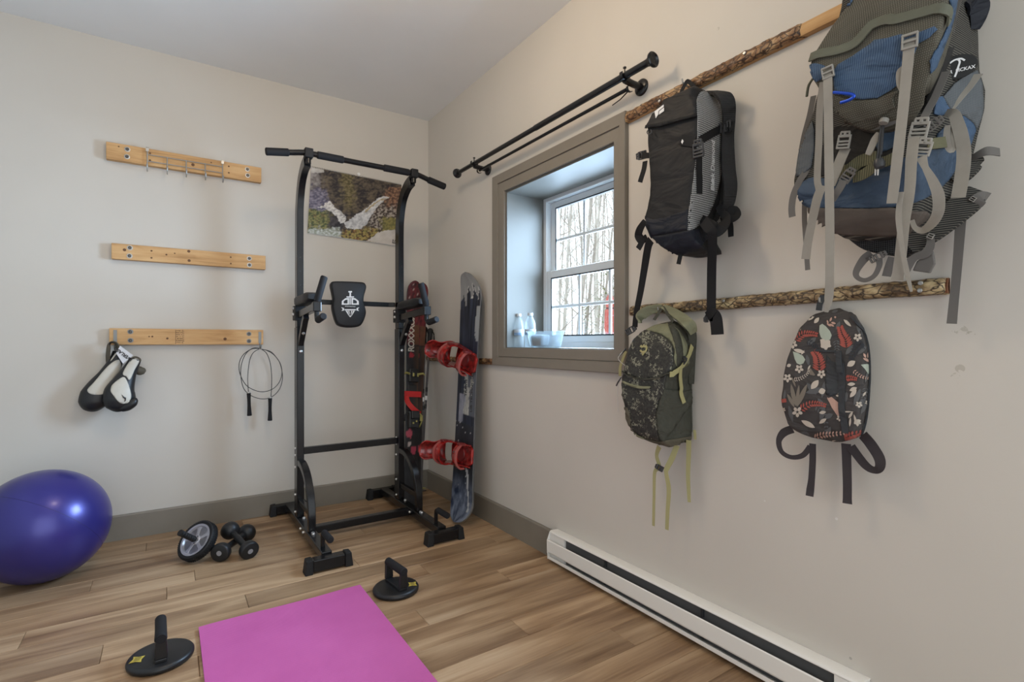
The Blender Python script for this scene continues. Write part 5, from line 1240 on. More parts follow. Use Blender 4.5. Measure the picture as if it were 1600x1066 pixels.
def conifer(loc, H, R, seed, label):
    rg2 = random.Random(seed); loc = V(loc); t = thing('young_conifer', label, 'tree', loc)
    mb = MB(); mb.tube([loc, loc + V((0, 0, H))], [0.05, 0.01], 6); mb.build('trunk', 'tree_bark', t)
    mb = MB()
    for k in range(420):
        z = rg2.uniform(0.08, 1.0); a = rg2.uniform(0, 2 * pi); rr = R * (1 - z) ** 0.8 * rg2.uniform(0.35, 1.0) + 0.03; c = loc + V((cos(a) * rr, sin(a) * rr, z * H)); d = V((cos(a), sin(a), rg2.uniform(-0.2, 0.5))).normalized(); s_ = d.cross(V((0, 0, 1))).normalized(); L = rg2.uniform(0.08, 0.18)
        b_ = len(mb.v); mb.v += [c, c + d * L * 0.5 + s_ * 0.018, c + d * L, c + d * L * 0.5 - s_ * 0.018]; mb.f.append((b_, b_ + 1, b_ + 2, b_ + 3))
    n_ = mb.build('needles', 'needle_green', t, smooth=0, fixn=False); n_['kind'] = 'stuff'
def out_pt(px, dist): 
    d = ray(px, 500); p = CAM + d * dist; p.z = -0.55 + 0.045 * max(0, p.x - 6) - 0.04; return p
conifer(out_pt(948, 9.5), 3.0, 0.75, 3, 'young green conifer at the right edge of the window view')
conifer(out_pt(914, 14.5), 2.6, 0.7, 4, 'young green conifer behind the middle panes of the lower sash')
# closed red parasol
plain('parasol_red', (0.50, 0.13, 0.11), 0.75, var=0.15, vscale=12); plain('parasol_tie', (0.10, 0.03, 0.03), 0.7)
ppos = CAM + ray(953, 500) * 8.5; zt_ = (CAM + ray(953, 455) * 8.5).z
par_ = thing('closed_parasol', 'closed red parasol standing outside beyond the window', 'parasol', (ppos.x, ppos.y, -0.55))
mb = MB(); mb.tube([(ppos.x, ppos.y, -0.55), (ppos.x, ppos.y, zt_ + 0.03)], 0.02, 10); mb.build('pole', 'vinyl_white', par_)
def folds(z, r, amp): return [(ppos.x + (r + amp * cos(8 * a)) * cos(a), ppos.y + (r + amp * cos(8 * a)) * sin(a), z) for a in [2 * pi * k / 64 for k in range(64)]]
h0 = zt_; prof = [(0.0, 0.012, 0.0), (-0.06, 0.035, 0.004), (-0.16, 0.062, 0.012), (-0.28, 0.050, 0.010), (-0.32, 0.068, 0.014), (-0.62, 0.074, 0.018), (-0.72, 0.058, 0.010), (-0.78, 0.080, 0.018), (-1.15, 0.13, 0.035)]
mb = MB(); mb.rings([folds(h0 + a, r, m_) for a, r, m_ in prof]); mb.build('canopy', 'parasol_red', par_, smooth=60)
for z_, r_ in ((-0.285, 0.062), (-0.72, 0.070)):
    mb = MB(); mb.lathe([(r_, -0.015), (r_ + 0.004, -0.012), (r_ + 0.004, 0.012), (r_, 0.015)], (ppos.x, ppos.y, h0 + z_), (0, 0, 1), 24); mb.build('tie_band', 'parasol_tie', par_)
# ------------------------------------------------------------------ boxing gloves on the left hook
plain('glove_black', (0.010, 0.010, 0.011), 0.42, spec=0.5, bump=0.15, bscale=90)
plain('glove_white', (0.56, 0.53, 0.46), 0.45, spec=0.45, var=0.06, vscale=18, bump=0.2, bscale=60)
plain('glove_lining', (0.085, 0.072, 0.05), 0.7)
plain('label_cloth', (0.66, 0.66, 0.68), 0.6)
KG = 0.000394
def gp(cx, cy, y): return ay(120 + cx / 8.883, 530 + cy / 8.883, y)
def gpx(pts): return [(120 + a / 8.883, 530 + b_ / 8.883) for a, b_ in pts]
def glove(name, label, axis, thumb, patches, base):
    t = thing('boxing_glove', label, 'boxing glove', base, 'pair of boxing gloves')
    P = crom([gp(a, b_, y) for a, b_, r, dr, y in axis], 4); n = len(P); xs = [k / (len(axis) - 1) for k in range(len(axis))]
    rw = [interp(xs, [q[2] * KG for q in axis], i / (n - 1)) for i in range(n)]; rd = [interp(xs, [q[3] * KG for q in axis], i / (n - 1)) for i in range(n)]
    mb = MB(); mb.tube(P, rd, 28, ry=rw, hint=(0, -1, 0)); bodies = [mb]; mb.build('mitt', 'glove_black', t, smooth=70)
    if thumb:
        m2 = MB(); m2.tube(crom([gp(a, b_, y) for a, b_, r, y in thumb], 4), [interp([k / (len(thumb) - 1) for k in range(len(thumb))], [q[2] * KG for q in thumb], i / (4 * (len(thumb) - 1))) for i in range(4 * (len(thumb) - 1) + 1)], 14); m2.build('thumb', 'glove_black', t, smooth=70); bodies.append(m2)
    bv = bvh_of(*bodies)
    for nm, out, mt, off in patches: patch(nm, gpx(out), bv, mt, t, off, 0.002, 2.2, True, 3.6)
    return t, bv
gA, bvA = glove('boxing_glove', 'left boxing glove, black with a cream palm panel, hanging behind the other',
    [(575, 170, 62, 60, -0.055), (560, 260, 78, 75, -0.06), (500, 390, 95, 90, -0.062), (420, 520, 112, 100, -0.066), (330, 650, 140, 110, -0.07), (270, 770, 172, 125, -0.072), (245, 870, 172, 125, -0.072), (255, 950, 125, 95, -0.07), (268, 995, 40, 40, -0.068)], None,
    [('palm_panel', [(148, 705), (240, 600), (390, 420), (500, 320), (590, 290), (610, 400), (560, 490), (470, 640), (405, 735), (330, 770), (200, 765)], 'glove_white', 0.0012)], gp(260, 990, -0.07))
gB, bvB = glove('boxing_glove', 'right boxing glove, black with a white oval panel and white cuff, hanging in front',
    [(815, 280, 66, 55, -0.10), (775, 360, 78, 65, -0.105), (715, 470, 95, 80, -0.112), (650, 600, 130, 95, -0.12), (600, 720, 170, 115, -0.124), (590, 830, 185, 125, -0.124), (600, 930, 150, 105, -0.122), (610, 1000, 55, 45, -0.12)],
    [(630, 960, 50, -0.140), (710, 935, 58, -0.152), (775, 890, 56, -0.158), (802, 845, 42, -0.158), (808, 815, 15, -0.158)],
    [('back_panel', [(640, 528), (700, 590), (742, 720), (752, 810), (715, 880), (640, 898), (575, 865), (500, 770), (470, 715), (500, 630)], 'glove_white', 0.0014),
     ('cuff_strip', [(775, 262), (868, 292), (800, 430), (735, 565), (690, 520), (640, 470)], 'glove_white', 0.0014)], gp(600, 1000, -0.12))
# stitched mark on the white panel
patch('stitched_mark', gpx([(625, 770), (650, 800), (682, 812), (678, 850), (655, 870), (668, 835), (640, 815)]), bvB, 'glove_black', gB, 0.004, 0.001, 2.0, False, 3.6)
# cuff flaps, loop and woven label of the left glove
mb = MB(); mb.ribbon(crom([gp(590, 200, -0.10), gp(560, 90, -0.095), (gp(500, 55, -0.085)), gp(450, 90, -0.075), gp(432, 220, -0.06), gp(436, 340, -0.05)], 5), 0.05, 0.004, V((0.35, -0.9, 0.1))); mb.build('wrist_strap', 'glove_lining', gA)
mb = MB(); mb.tube(crom([gp(545, 200, -0.085), gp(490, 280, -0.085), gp(440, 370, -0.08)], 4), 0.004, 6); mb.build('piping', 'glove_white', gA)
q = [(600, 92), (782, 225), (640, 342), (545, 195)]
mb = MB(); mb.prism([gp(a, b_, -0.128) for a, b_ in q], (0, 0.004, 0)); mb.build('woven_label', 'label_cloth', gA, smooth=0)
e0 = gp(648, 212, -0.1288); xd = (gp(600, 92, -0.112) - gp(782, 225, -0.112)); text_obj('label_lettering', 'EVERLAST', 0.0225, e0, xd, V((0.5, 0, -0.8)), 'dark_print', gA, 0.95, 0.0007, 0.0006)
mb = MB(); mb.ribbon(crom([gp(700, 420, -0.10), gp(600, 480, -0.098), gp(500, 600, -0.10)], 4), 0.03, 0.004, V((0.7, -0.5, 0.5))); mb.build('cuff_edge', 'glove_lining', gB)
mb = MB(); mb.tube(crom([gp(800, 400, -0.075), gp(850, 430, -0.07), gp(890, 440, -0.062), gp(905, 400, -0.055)], 4), [0.018, 0.020, 0.022, 0.022, 0.023, 0.024, 0.024, 0.024, 0.023, 0.022, 0.020, 0.017, 0.012], 12); mb.build('cuff_flap', 'glove_lining', gB)
mb = MB(); mb.tube(crom([gp(770, 262, -0.118), gp(820, 250, -0.118), gp(872, 275, -0.116), gp(880, 305, -0.112)], 4), 0.005, 8); mb.build('cuff_binding', 'glove_lining', gB)
# ------------------------------------------------------------------ backpack helpers
def zcurve(pts, x):
    P = sorted([(q.z, q.y) for q in (ax(a, b_, x) for a, b_ in pts)])
    zs = [p[0] for p in P]; ys = [p[1] for p in P]
    return lambda z: interp(zs, ys, z)
def chaikin(poly, it=3):
    for _ in range(it):
        out = []
        for i in range(len(poly)):
            a, b_ = V(poly[i]), V(poly[(i + 1) % len(poly)]); out += [a.lerp(b_, 0.25), a.lerp(b_, 0.75)]
        poly = out
    return poly
def pack_mesh(FL, FR, BR, D, z0, z1, xb=-0.012, bl=0.0, rows=52, er=0.06, dprof=None, noise=0.004, seed=0, xr=None, cut=0.10):
    """bag body: front-left, front-right and back-right edges measured on the photo, closed round the hidden back-left edge"""
    fl, fr, br = zcurve(FL, -D), zcurve(FR, -D), zcurve(BR, xb if xr is None else xr)
    mb = MB(); rs = []
    for i in range(rows + 1):
        f = i / rows; z = z0 + (z1 - z0) * f
        s = min(1.0, min(f, 1 - f) / er); s = sqrt(max(0.0, 1 - (1 - s) ** 2)) * 0.92 + 0.08
        d = D * (interp([q[0] for q in dprof], [q[1] for q in dprof], f) if dprof else 1.0)
        yl, yf, yb = fl(z), fr(z), br(z); ym = (yl + yf) / 2
        c = V(((xb - d) / 2, ym, z))
        quad_ = [V((-d, yl, z)), V((-d, yf, z)), V((xb, min(yb, yf + 0.02) if xr is None else yb, z)), V((xb, yl + bl, z))]
        # corner-cut rounded section
        pts = []
        for k in range(4):
            a, b_ = quad_[k], quad_[(k + 1) % 4]
            for t_ in (cut * 0.5, 0.35, 0.5, 0.65, 1 - cut * 0.5): pts.append(a.lerp(b_, t_))
        pts = chaikin(pts, 1)
        ring = []
        for p in pts:
            q = c + (p - c) * s; q.z = z
            n_ = mnoise.noise((q.y * 14, q.z * 14, seed)) + 0.5 * mnoise.noise((q.y * 34, q.z * 30, seed + 5))
            ring.append(q + (q - c).normalized() * (noise * n_ if q.x < xb - 0.02 else 0))
        rs.append(ring)
    mb.rings(rs); return mb
def uvm(mb): return [(p.x - p.y, p.z) for p in mb.v]
def band(name, path, w, bvh, mat, parent, off=0.003, t=0.002, fallback=2.0, k=5):
    """strap or seam that follows the surface of a body"""
    pp = crom([V((a, b_, 0)) for a, b_ in path], k); P = []; W = []
    for p in pp:
        q, n_ = on_body(bvh, p.x, p.y, off, fallback); P.append(q); W.append(n_)
    n = len(P); wd = []
    for i in range(n):
        d = (P[min(i + 1, n - 1)] - P[max(i - 1, 0)]).normalized(); nn_ = sum((W[j] for j in range(max(0, i - 2), min(n, i + 3))), V()).normalized(); wd.append(d.cross(nn_).normalized())
    mb = MB(); mb.ribbon(P, w, t, wd); return mb.build(name, mat, parent, smooth=45, uvs=uvm(mb))
def px_axes(c, ang):
    n = ((CAM - c).normalized() * 0.35 + V((-1, 0, 0)) * 0.65).normalized(); r = n.cross(V((0, 0, 1))).normalized() * -1
    u = r.cross(n) * 1.0
    if u.z < 0: u = -u
    a = radians(ang); return (r * cos(a) + u * sin(a)), (u * cos(a) - r * sin(a)), n
def buckle(name, px, py, x, w, h, ang, mat, parent):
    """side-release buckle: body with two prong windows and a ladder bar below; ang turns it in its plane"""
    c = ax(px, py, x); r, u, n = px_axes(c, ang); mb = MB(); t = 0.0035
    mb.obox(c + u * (h * 0.22), r * (w * 0.5), u * (h * 0.08), n * t); mb.obox(c + u * (h * 0.44), r * (w * 0.36), u * (h * 0.06), n * t)
    for s in (-1, 1): mb.obox(c + u * (h * 0.33) + r * (s * w * 0.32), r * (w * 0.07), u * (h * 0.13), n * t); mb.obox(c - u * (h * 0.16) + r * (s * w * 0.44), r * (w * 0.07), u * (h * 0.33), n * t)
    mb.obox(c + u * (h * 0.30), r * (w * 0.10), u * (h * 0.15), n * t)
    for q in (-0.08, -0.26, -0.44): mb.obox(c + u * (h * q), r * (w * 0.5), u * (h * 0.055), n * (t * 1.15))
    return mb.build(name, mat, parent, smooth=0, bevel=0.0012)
def ladder(name, px, py, x, w, h, ang, mat, parent):
    c = ax(px, py, x); r, u, n = px_axes(c, ang); mb = MB(); t = 0.0032
    for s in (-1, 1): mb.obox(c + r * (s * w * 0.44), r * (w * 0.07), u * (h * 0.5), n * t)
    for q in (-0.43, 0.0, 0.43): mb.obox(c + u * (h * q), r * (w * 0.5), u * (h * 0.085), n * (t * 1.2))
    return mb.build(name, mat, parent, smooth=0, bevel=0.0012)
# ------------------------------------------------------------------ black climbing backpack
fabric('nylon_black', (0.017, 0.0165, 0.017), period=0.003, rough=0.6, var=0.2, wrinkle=0.2)
fabric('nylon_navy', (0.011, 0.013, 0.020), period=0.003, rough=0.55, var=0.2, wrinkle=0.4)
fabric('grid_ripstop', (0.030, 0.030, 0.031), (0.46, 0.46, 0.45), period=0.0068, rough=0.65, var=0.12, wrinkle=0.3, line=0.27)
fabric('mesh_black', (0.013, 0.013, 0.014), (0.065, 0.065, 0.065), period=0.005, rough=0.8, var=0.15, wrinkle=0.4, line=0.2)
plain('webbing_black', (0.012, 0.012, 0.013), 0.75, spec=0.25, bump=0.3, bscale=600)
plain('buckle_black', (0.035, 0.035, 0.037), 0.4)
bp_ = thing('black_backpack', 'black climbing backpack with grid-pattern side hanging from the upper rail', 'backpack', (-0.1, -2.39, 1.33))
KF = [(1041, 158), (1030, 163), (1019, 178), (1008, 197), (1010, 203), (1010.5, 231), (1012, 256), (1014, 289), (1013, 305), (1009, 325), (1005, 338), (1007, 352), (1013, 368), (1026, 384), (1040, 396)]
KR = [(1078, 150), (1086, 157), (1090, 184), (1089, 216), (1087, 257), (1083, 289), (1080, 320), (1077, 345), (1080, 370), (1092, 392), (1092, 398)]
KB = [(1085, 138), (1111, 145), (1128, 153), (1136, 165), (1137, 192), (1133, 216), (1131, 257), (1134, 285), (1131, 315), (1124, 335), (1116, 355), (1106, 372), (1098, 388)]
z0, z1 = ax(1060, 399, -0.18).z, ax(1085, 143, -0.10).z
body = pack_mesh(KF, KR, KB, 0.185, z0, z1, dprof=[(0, 0.70), (0.06, 0.90), (0.15, 1.0), (0.6, 1.0), (0.84, 1.0), (0.95, 0.97), (1, 0.80)], er=0.03, noise=0.003, seed=2)
body.build('main_bag', 'nylon_black', bp_, smooth=60, uvs=uvm(body)); bv = bvh_of(body)
patch('grid_side_panel', [(1088, 158), (1096, 143), (1111, 147), (1128, 156), (1134, 168), (1133, 192), (1130, 216), (1128, 257), (1123, 290), (1115, 318), (1104, 340), (1090, 354), (1075, 360), (1075, 340), (1082, 290), (1086, 257), (1089.5, 216), (1090, 184)], bv, 'grid_ripstop', bp_, 0.0015, 0.001, 4, True, 2.0)
lid = patch('top_lid', [(1040, 158), (1055, 152), (1074, 149), (1086, 157), (1089, 183), (1050, 192), (1030, 199), (1012, 199), (1008, 196), (1019, 178)], bv, 'nylon_black', bp_, 0.009, 0.007, 4, False, 2.0)
patch('lid_zip', [(1009, 197), (1030, 194), (1060, 187), (1089, 180), (1089, 184), (1060, 191), (1032, 199), (1011, 201)], bv, 'webbing_black', bp_, 0.0115, 0.002, 3, False, 2.0)
patch('bottom_panel', [(1007, 345), (1016, 368), (1030, 386), (1045, 397), (1070, 397), (1090, 391), (1104, 374), (1108, 352), (1090, 359), (1070, 361), (1040, 367), (1018, 370)], bv, 'nylon_navy', bp_, 0.004, 0.003, 4, False, 2.0)
patch('tool_pocket', [(1006, 337), (1020, 343), (1040, 340), (1075, 327), (1075, 358), (1045, 364), (1018, 369), (1009, 355)], bv, 'nylon_navy', bp_, 0.0025, 0.002, 4, False, 2.0)
def c7(a, b_): return (990 + a / 6.27, 120 + b_ / 6.27)
lg = MB()
for pl in ([(228, 352), (314, 283), (316, 303), (263, 347), (262, 378), (238, 416)], [(270, 350), (319, 311), (319, 345), (270, 380)]):
    lg.prism([on_body(bv, *c7(a, b_), 0.0105)[0] for a, b_ in pl], (-0.0012, 0, 0))
lg.build('logo_mark', 'white_print', lid, smooth=0)
p, n_ = on_body(bv, 1112.5, 259, 0.0035); text_obj('side_lettering', 'Black Diamond', 0.0285, p, (0.02, 0, 1), (-1, -0.05, 0), 'white_print', bp_, 0.98, 0.0006)
p, n_ = on_body(bv, 1112, 283, 0.0035); mb = MB(); mb.prism([p + V((0.009 * a, 0, 0.011 * b_)) for a, b_ in ((-1, 0), (0, -1), (1, 0), (0, 1))], (0, -0.0008, 0)); mb.build('diamond_mark', 'white_print', bp_, smooth=0)
# front compression strap with keeper, buckle, tail
band('keeper_strap', [(1065, 219), (1075, 220), (1086, 222)], 0.034, bv, 'webbing_black', bp_, 0.004, 0.003)
p, n_ = on_body(bv, 1068.5, 222, 0.0075); mb = MB(); mb.prism([p + V((0, 0.005 * a, 0.008 * b_)) for a, b_ in ((-1, 0), (0, -1), (1, 0), (0, 1))], (-0.0008, 0, 0)); mb.build('diamond_mark', 'white_print', bp_, smooth=0)
xs_ = on_body(bv, 1091, 232)[0].x - 0.012
buckle('buckle', 1091, 232, xs_, 0.036, 0.058, 0, 'buckle_black', bp_)
band('side_tail', [(1091, 238), (1091, 260), (1091.5, 285), (1091.5, 303)], 0.027, bv, 'webbing_black', bp_, 0.004)
band('compression_strap', [(1092, 220), (1104, 213), (1118, 205), (1130, 199)], 0.026, bv, 'webbing_black', bp_, 0.005)
buckle('buckle', 1131, 199, -0.055, 0.034, 0.050, 90, 'buckle_black', bp_)
strap('strap_loop', [(1132, 204, -.05), (1139, 203, -.055), (1141.5, 197, -.05), (1138, 192, -.04)], 0.022, 'webbing_black', bp_)
strap('loose_tail', [(1131, 228, -.03), (1135, 240, -.03), (1141, 248, -.035), (1146, 251, -.035)], 0.016, 'webbing_black', bp_)
# far-side buckle and tail
strap('side_strap', [(1016, 243, -.178), (1010, 243, -.17), (1003, 243, -.152), (999, 244, -.15)], 0.020, 'webbing_black', bp_)
buckle('buckle', 1002, 243, -0.15, 0.030, 0.042, 90, 'buckle_black', bp_)
strap('loose_tail', [(1008, 252, -.15), (1006, 265, -.155), (1002, 278, -.16), (1000, 285, -.16)], 0.020, 'webbing_black', bp_)
mb = MB(); mb.tube(crom([ax(1013, 203, -.20), ax(1011, 207, -.205), ax(1014, 210, -.207), ax(1018, 207, -.205), ax(1017, 203, -.20)], 4), 0.0022, 6); mb.build('zip_pull', 'buckle_black', bp_)
# back panel, shoulder straps
mb = pack_mesh([(1052, 150), (1040, 200), (1036, 300), (1040, 372)], [(1118, 146), (1134, 165), (1133, 300), (1118, 360)], [(1118, 146), (1134, 165), (1133, 300), (1118, 360)], 0.035, ax(1100, 362, -.03).z, ax(1100, 150, -.03).z, xb=-0.002, rows=24, er=0.1, noise=0.001)
mb.build('back_panel', 'mesh_black', bp_, smooth=60, uvs=uvm(mb))
strap('shoulder_strap', [(1112, 144, -.06), (1127, 147, -.085), (1137, 160, -.075), (1139, 185, -.05), (1137, 215, -.04), (1138, 260, -.05), (1141, 290, -.055), (1139, 315, -.05), (1131, 335, -.04)], [0.04, 0.046, 0.046, 0.040, 0.040, 0.044, 0.044, 0.038, 0.025], 'mesh_black', bp_, 0.010, 6, (0.8, -0.6, 0))
strap('haul_loop', [(1062, 154, -.075), (1066, 140, -.065), (1072, 129, -.052), (1075, 127, -.05), (1082, 133, -.06), (1090, 141, -.07)], 0.014, 'webbing_black', bp_)
mb = MB(); c = ax(1074, 130, -0.034); c.x = -0.034; mb.tube([c + V((0.004, 0, -0.012)), c + V((-0.012, 0, -0.010)), c + V((-0.026, 0, -0.004)), c + V((-0.03, 0, 0.008))], 0.003, 8); mb.build('hook', 'washer_zinc', ub)
# hip belt straps
strap('hip_strap', [(1099, 345, -.145), (1106, 354, -.15), (1112, 362, -.15), (1113, 380, -.13), (1112, 420, -.09), (1111.5, 460, -.07), (1111, 488, -.066), (1106, 499, -.068)], [0.036, 0.036, 0.034, 0.033, 0.033, 0.033, 0.033, 0.03], 'webbing_black', bp_)
strap('strap_end', [(1106, 497, -.072), (1113, 492, -.08), (1118, 497, -.078), (1120, 510, -.076), (1121, 523, -.074)], 0.044, 'webbing_black', bp_)
buckle('buckle', 1103, 499.5, -0.07, 0.020, 0.016, 90, 'buckle_black', bp_)
strap('hip_wing', [(1096, 343, -.12), (1108, 352, -.14), (1118, 359, -.14), (1128, 352, -.12), (1133, 342, -.09), (1130, 335, -.06)], [0.03, 0.04, 0.05, 0.05, 0.04, 0.03], 'webbing_black', bp_, 0.004, 6)
strap('hip_tail', [(1122, 322, -.07), (1130, 334, -.085), (1140, 342, -.08), (1151, 336, -.06), (1146, 328, -.06), (1137, 338, -.07), (1141, 352, -.07), (1142, 370, -.07)], [0.022, 0.026, 0.028, 0.03, 0.028, 0.026, 0.02, 0.018], 'webbing_black', bp_)
strap('hip_strap', [(1017, 375, -.13), (1013, 384, -.12), (1010, 400, -.10), (1006, 425, -.085), (1001, 455, -.075), (996, 480, -.07), (993, 500, -.068), (992, 511, -.066)], [0.034, 0.034, 0.033, 0.03, 0.028, 0.026, 0.024, 0.024], 'webbing_black', bp_)
buckle('buckle', 986, 516, -0.066, 0.026, 0.05, -62, 'buckle_black', bp_)
strap('hip_wing', [(1008, 345, -.12), (1000, 358, -.12), (998, 368, -.11), (1003, 376, -.11), (1010, 370, -.12)], [0.02, 0.03, 0.035, 0.03, 0.02], 'webbing_black', bp_, 0.004)
strap('loose_tail', [(1005, 372, -.12), (1001, 382, -.12), (997, 389, -.12)], 0.024, 'webbing_black', bp_)
strap('loose_tail', [(1064, 395, -.14), (1062, 404, -.14), (1060, 413, -.14)], 0.016, 'webbing_black', bp_)
# ------------------------------------------------------------------ olive daypack
fabric('olive_light', (0.205, 0.205, 0.128), period=0.002, rough=0.75, var=0.10, wrinkle=0.4)
fabric('olive_dark', (0.060, 0.060, 0.046), period=0.002, rough=0.75, var=0.12, wrinkle=0.5)
fabric('olive_brown', (0.100, 0.088, 0.062), period=0.002, rough=0.8, var=0.12, wrinkle=0.4)
plain('webbing_lime', (0.37, 0.34, 0.165), 0.75, spec=0.2, bump=0.3, bscale=600)
plain('cord_white', (0.6, 0.58, 0.55), 0.6)
m, nt, b = new_mat('print_mesh')        # black stretch mesh with a pale snakeskin print
uv = _coord(nt, 'UV'); n1 = _noise(nt, uv, 24, 5, 0.7); n2 = _noise(nt, uv, 110, 4, 0.6, 0.5)
vo = nt.nodes.new('ShaderNodeTexVoronoi'); vo.inputs['Scale'].default_value = 300; nt.links.new(uv, vo.inputs['Vector'])
f = _math(nt, 'MULTIPLY', _math(nt, 'GREATER_THAN', n1, 0.53), _math(nt, 'GREATER_THAN', n2, 0.49)); f = _math(nt, 'MULTIPLY', f, _math(nt, 'GREATER_THAN', vo.outputs['Distance'], 0.36))
base = _ramp(nt, n2, [(0.35, (0.012, 0.012, 0.010)), (0.7, (0.045, 0.043, 0.036))])
nt.links.new(_mix(nt, base, (0.25, 0.245, 0.18), _math(nt, 'MULTIPLY', f, 0.9)), b.inputs['Base Color']); b.inputs['Roughness'].default_value = 0.7
_bump(nt, b, _noise(nt, _coord(nt), 22, 3), 0.5, 0.006); MATS['print_mesh'] = m
op = thing('olive_backpack', 'olive green daypack with snakeskin-print front pocket hung below the window corner', 'backpack', (-0.09, -2.28, 0.63))
def c6(a, b_): return (960 + a / 7.614, 470 + b_ / 7.614)
def c6b(a, b_): return (960 + a / 8.886, 600 + b_ / 8.886)
OF = [(1010, 500), (1000, 508), (993, 517), (983, 531), (979, 548), (976, 568), (971, 585), (970, 600), (972, 622), (976, 634), (977, 654), (982, 670), (993, 687), (1010, 697)]
OR_ = [(1030, 501), (1042, 515), (1050, 535), (1053, 551), (1048, 582), (1040, 607), (1033, 628), (1030, 656), (1032, 690), (1034, 700)]
OB = [(1048, 503), (1060, 509), (1069, 518), (1076, 534), (1080, 555), (1081, 601), (1083, 607), (1084, 634), (1085, 667), (1082, 688), (1062, 695)]
z0, z1 = ax(1018, 701, -0.16).z, ax(1020, 501, -0.13).z
body = pack_mesh(OF, OR_, OB, 0.165, z0, z1, dprof=[(0, 0.70), (0.1, 0.95), (0.3, 1.05), (0.6, 1.0), (0.8, 0.9), (0.92, 0.72), (1, 0.5)], er=0.06, noise=0.0035, seed=11)
body.build('main_bag', 'olive_dark', op, smooth=60, uvs=uvm(body)); bv = bvh_of(body)
patch('top_panel', [c6(*q) for q in ((300, 285), (400, 240), (520, 240), (600, 255), (720, 320), (800, 400), (860, 520), (880, 640), (880, 760), (760, 800), (710, 700), (720, 580), (660, 470), (540, 395), (400, 358), (300, 358), (235, 385))], bv, 'olive_light', op, 0.002, 0.002, 4, True, 2.0)
patch('side_gusset', [c6(*q) for q in ((640, 280), (720, 330), (770, 420), (800, 560), (800, 720), (740, 780), (735, 600), (700, 440))], bv, 'olive_dark', op, 0.0045, 0.002, 4, True, 2.0)
patch('front_pocket', [c6(*q) for q in ((235, 390), (300, 362), (400, 362), (520, 400), (640, 480), (700, 570), (700, 680), (690, 760), (640, 860), (500, 920), (330, 930), (200, 890), (120, 840), (140, 740), (150, 600), (175, 480))], bv, 'print_mesh', op, 0.007, 0.006, 4, True, 2.0)
patch('lower_pocket', [c6(*q) for q in ((118, 845), (200, 900), (330, 938), (500, 930), (630, 880))] + [c6b(*q) for q in ((700, 0), (690, 90), (620, 230), (580, 400), (600, 620), (625, 790), (500, 760), (350, 720), (250, 640), (220, 500), (160, 280), (110, 150), (90, 0))], bv, 'print_mesh', op, 0.004, 0.003, 4, False, 2.0)
patch('side_pocket', [c6b(*q) for q in ((700, 70), (800, 75), (960, 95), (1080, 80), (1085, 250), (950, 420), (820, 620), (690, 790), (640, 770), (600, 600), (590, 420), (630, 230))], bv, 'olive_dark', op, 0.006, 0.004, 4, False, 2.0)
patch('base_panel', [c6b(*q) for q in ((210, 640), (300, 700), (420, 750), (620, 800), (760, 770), (1085, 720), (1085, 775), (960, 850), (800, 875), (680, 870), (540, 893), (440, 850), (300, 775), (215, 690))], bv, 'olive_brown', op, 0.0045, 0.003, 4, False, 2.0)
patch('corner_panel', [c6b(*q) for q in ((150, 320), (190, 330), (225, 420), (235, 560), (215, 640), (190, 610), (150, 480))], bv, 'olive_brown', op, 0.006, 0.002, 3, False, 2.0)
patch('zip_garage', [c6(*q) for q in ((125, 955), (200, 985), (330, 1015), (440, 1020), (430, 1045), (330, 1050), (210, 1020), (125, 985))], bv, 'olive_light', op, 0.0095, 0.002, 3, True, 2.0)
patch('pale_stain', [c6b(*q) for q in ((295, 675), (330, 690), (420, 735), (415, 748), (330, 712), (295, 690))], bv, 'olive_light', op, 0.008, 0.0008, 3, True, 2.0)
band('pocket_edge', [c6(*q) for q in ((118, 842), (160, 875), (200, 895), (330, 934), (500, 925), (600, 890), (660, 855))], 0.005, bv, 'olive_dark', op, 0.011, 0.002)
# flame-like mark printed on the pocket
patch('printed_mark', [c6(*q) for q in ((322, 552), (340, 532), (352, 548), (368, 528), (382, 546), (402, 534), (418, 560), (412, 600), (390, 625), (360, 662), (345, 625), (320, 600), (335, 585), (355, 604), (388, 600), (400, 572), (375, 560), (345, 566))], bv, 'webbing_lime', op, 0.0105, 0.0006, 2.5, False, 2.0)
# shoulder straps looping over the rail hook
strap('shoulder_strap', [(1000, 505, -.09), (1001, 495, -.09), (1010, 487, -.08), (1025, 482, -.06), (1035, 480, -.05)], [0.034, 0.040, 0.040, 0.030, 0.02], 'olive_light', op, 0.010, 6, (-0.3, -0.2, 0.9))
strap('shoulder_strap', [(1036, 480, -.05), (1050, 487, -.06), (1065, 497, -.08), (1074, 505, -.09), (1080, 511, -.08), (1083, 520, -.06)], [0.022, 0.034, 0.040, 0.042, 0.038, 0.026], 'olive_light', op, 0.010, 6, (0.75, -0.45, 0.45))
strap('strap_lining', [(1072, 509, -.07), (1079, 516, -.06), (1082, 530, -.045), (1081, 560, -.03), (1080, 600, -.025)], [0.030, 0.034, 0.030, 0.026, 0.02], 'olive_dark', op, 0.006, 6, (0.85, -0.45, 0.1))
strap('haul_loop', [(1022, 500, -.10), (1030, 488, -.08), (1036, 481, -.055), (1040, 486, -.07), (1052, 503, -.09)], 0.012, 'olive_dark', op)
mb = MB(); c = ax(1036, 484, -0.030); mb.tube([c + V((0.004, 0, -0.012)), c + V((-0.014, 0, -0.010)), c + V((-0.028, 0, -0.002)), c + V((-0.03, 0, 0.010))], 0.003, 8); mb.build('hook', 'washer_zinc', lb)
mb = pack_mesh([(1024, 500), (1010, 540), (1010, 660)], [(1068, 512), (1080, 540), (1082, 680)], [(1068, 512), (1080, 540), (1082, 680)], 0.028, ax(1070, 690, -.02).z, ax(1060, 508, -.02).z, xb=-0.002, rows=20, er=0.1, noise=0.001)
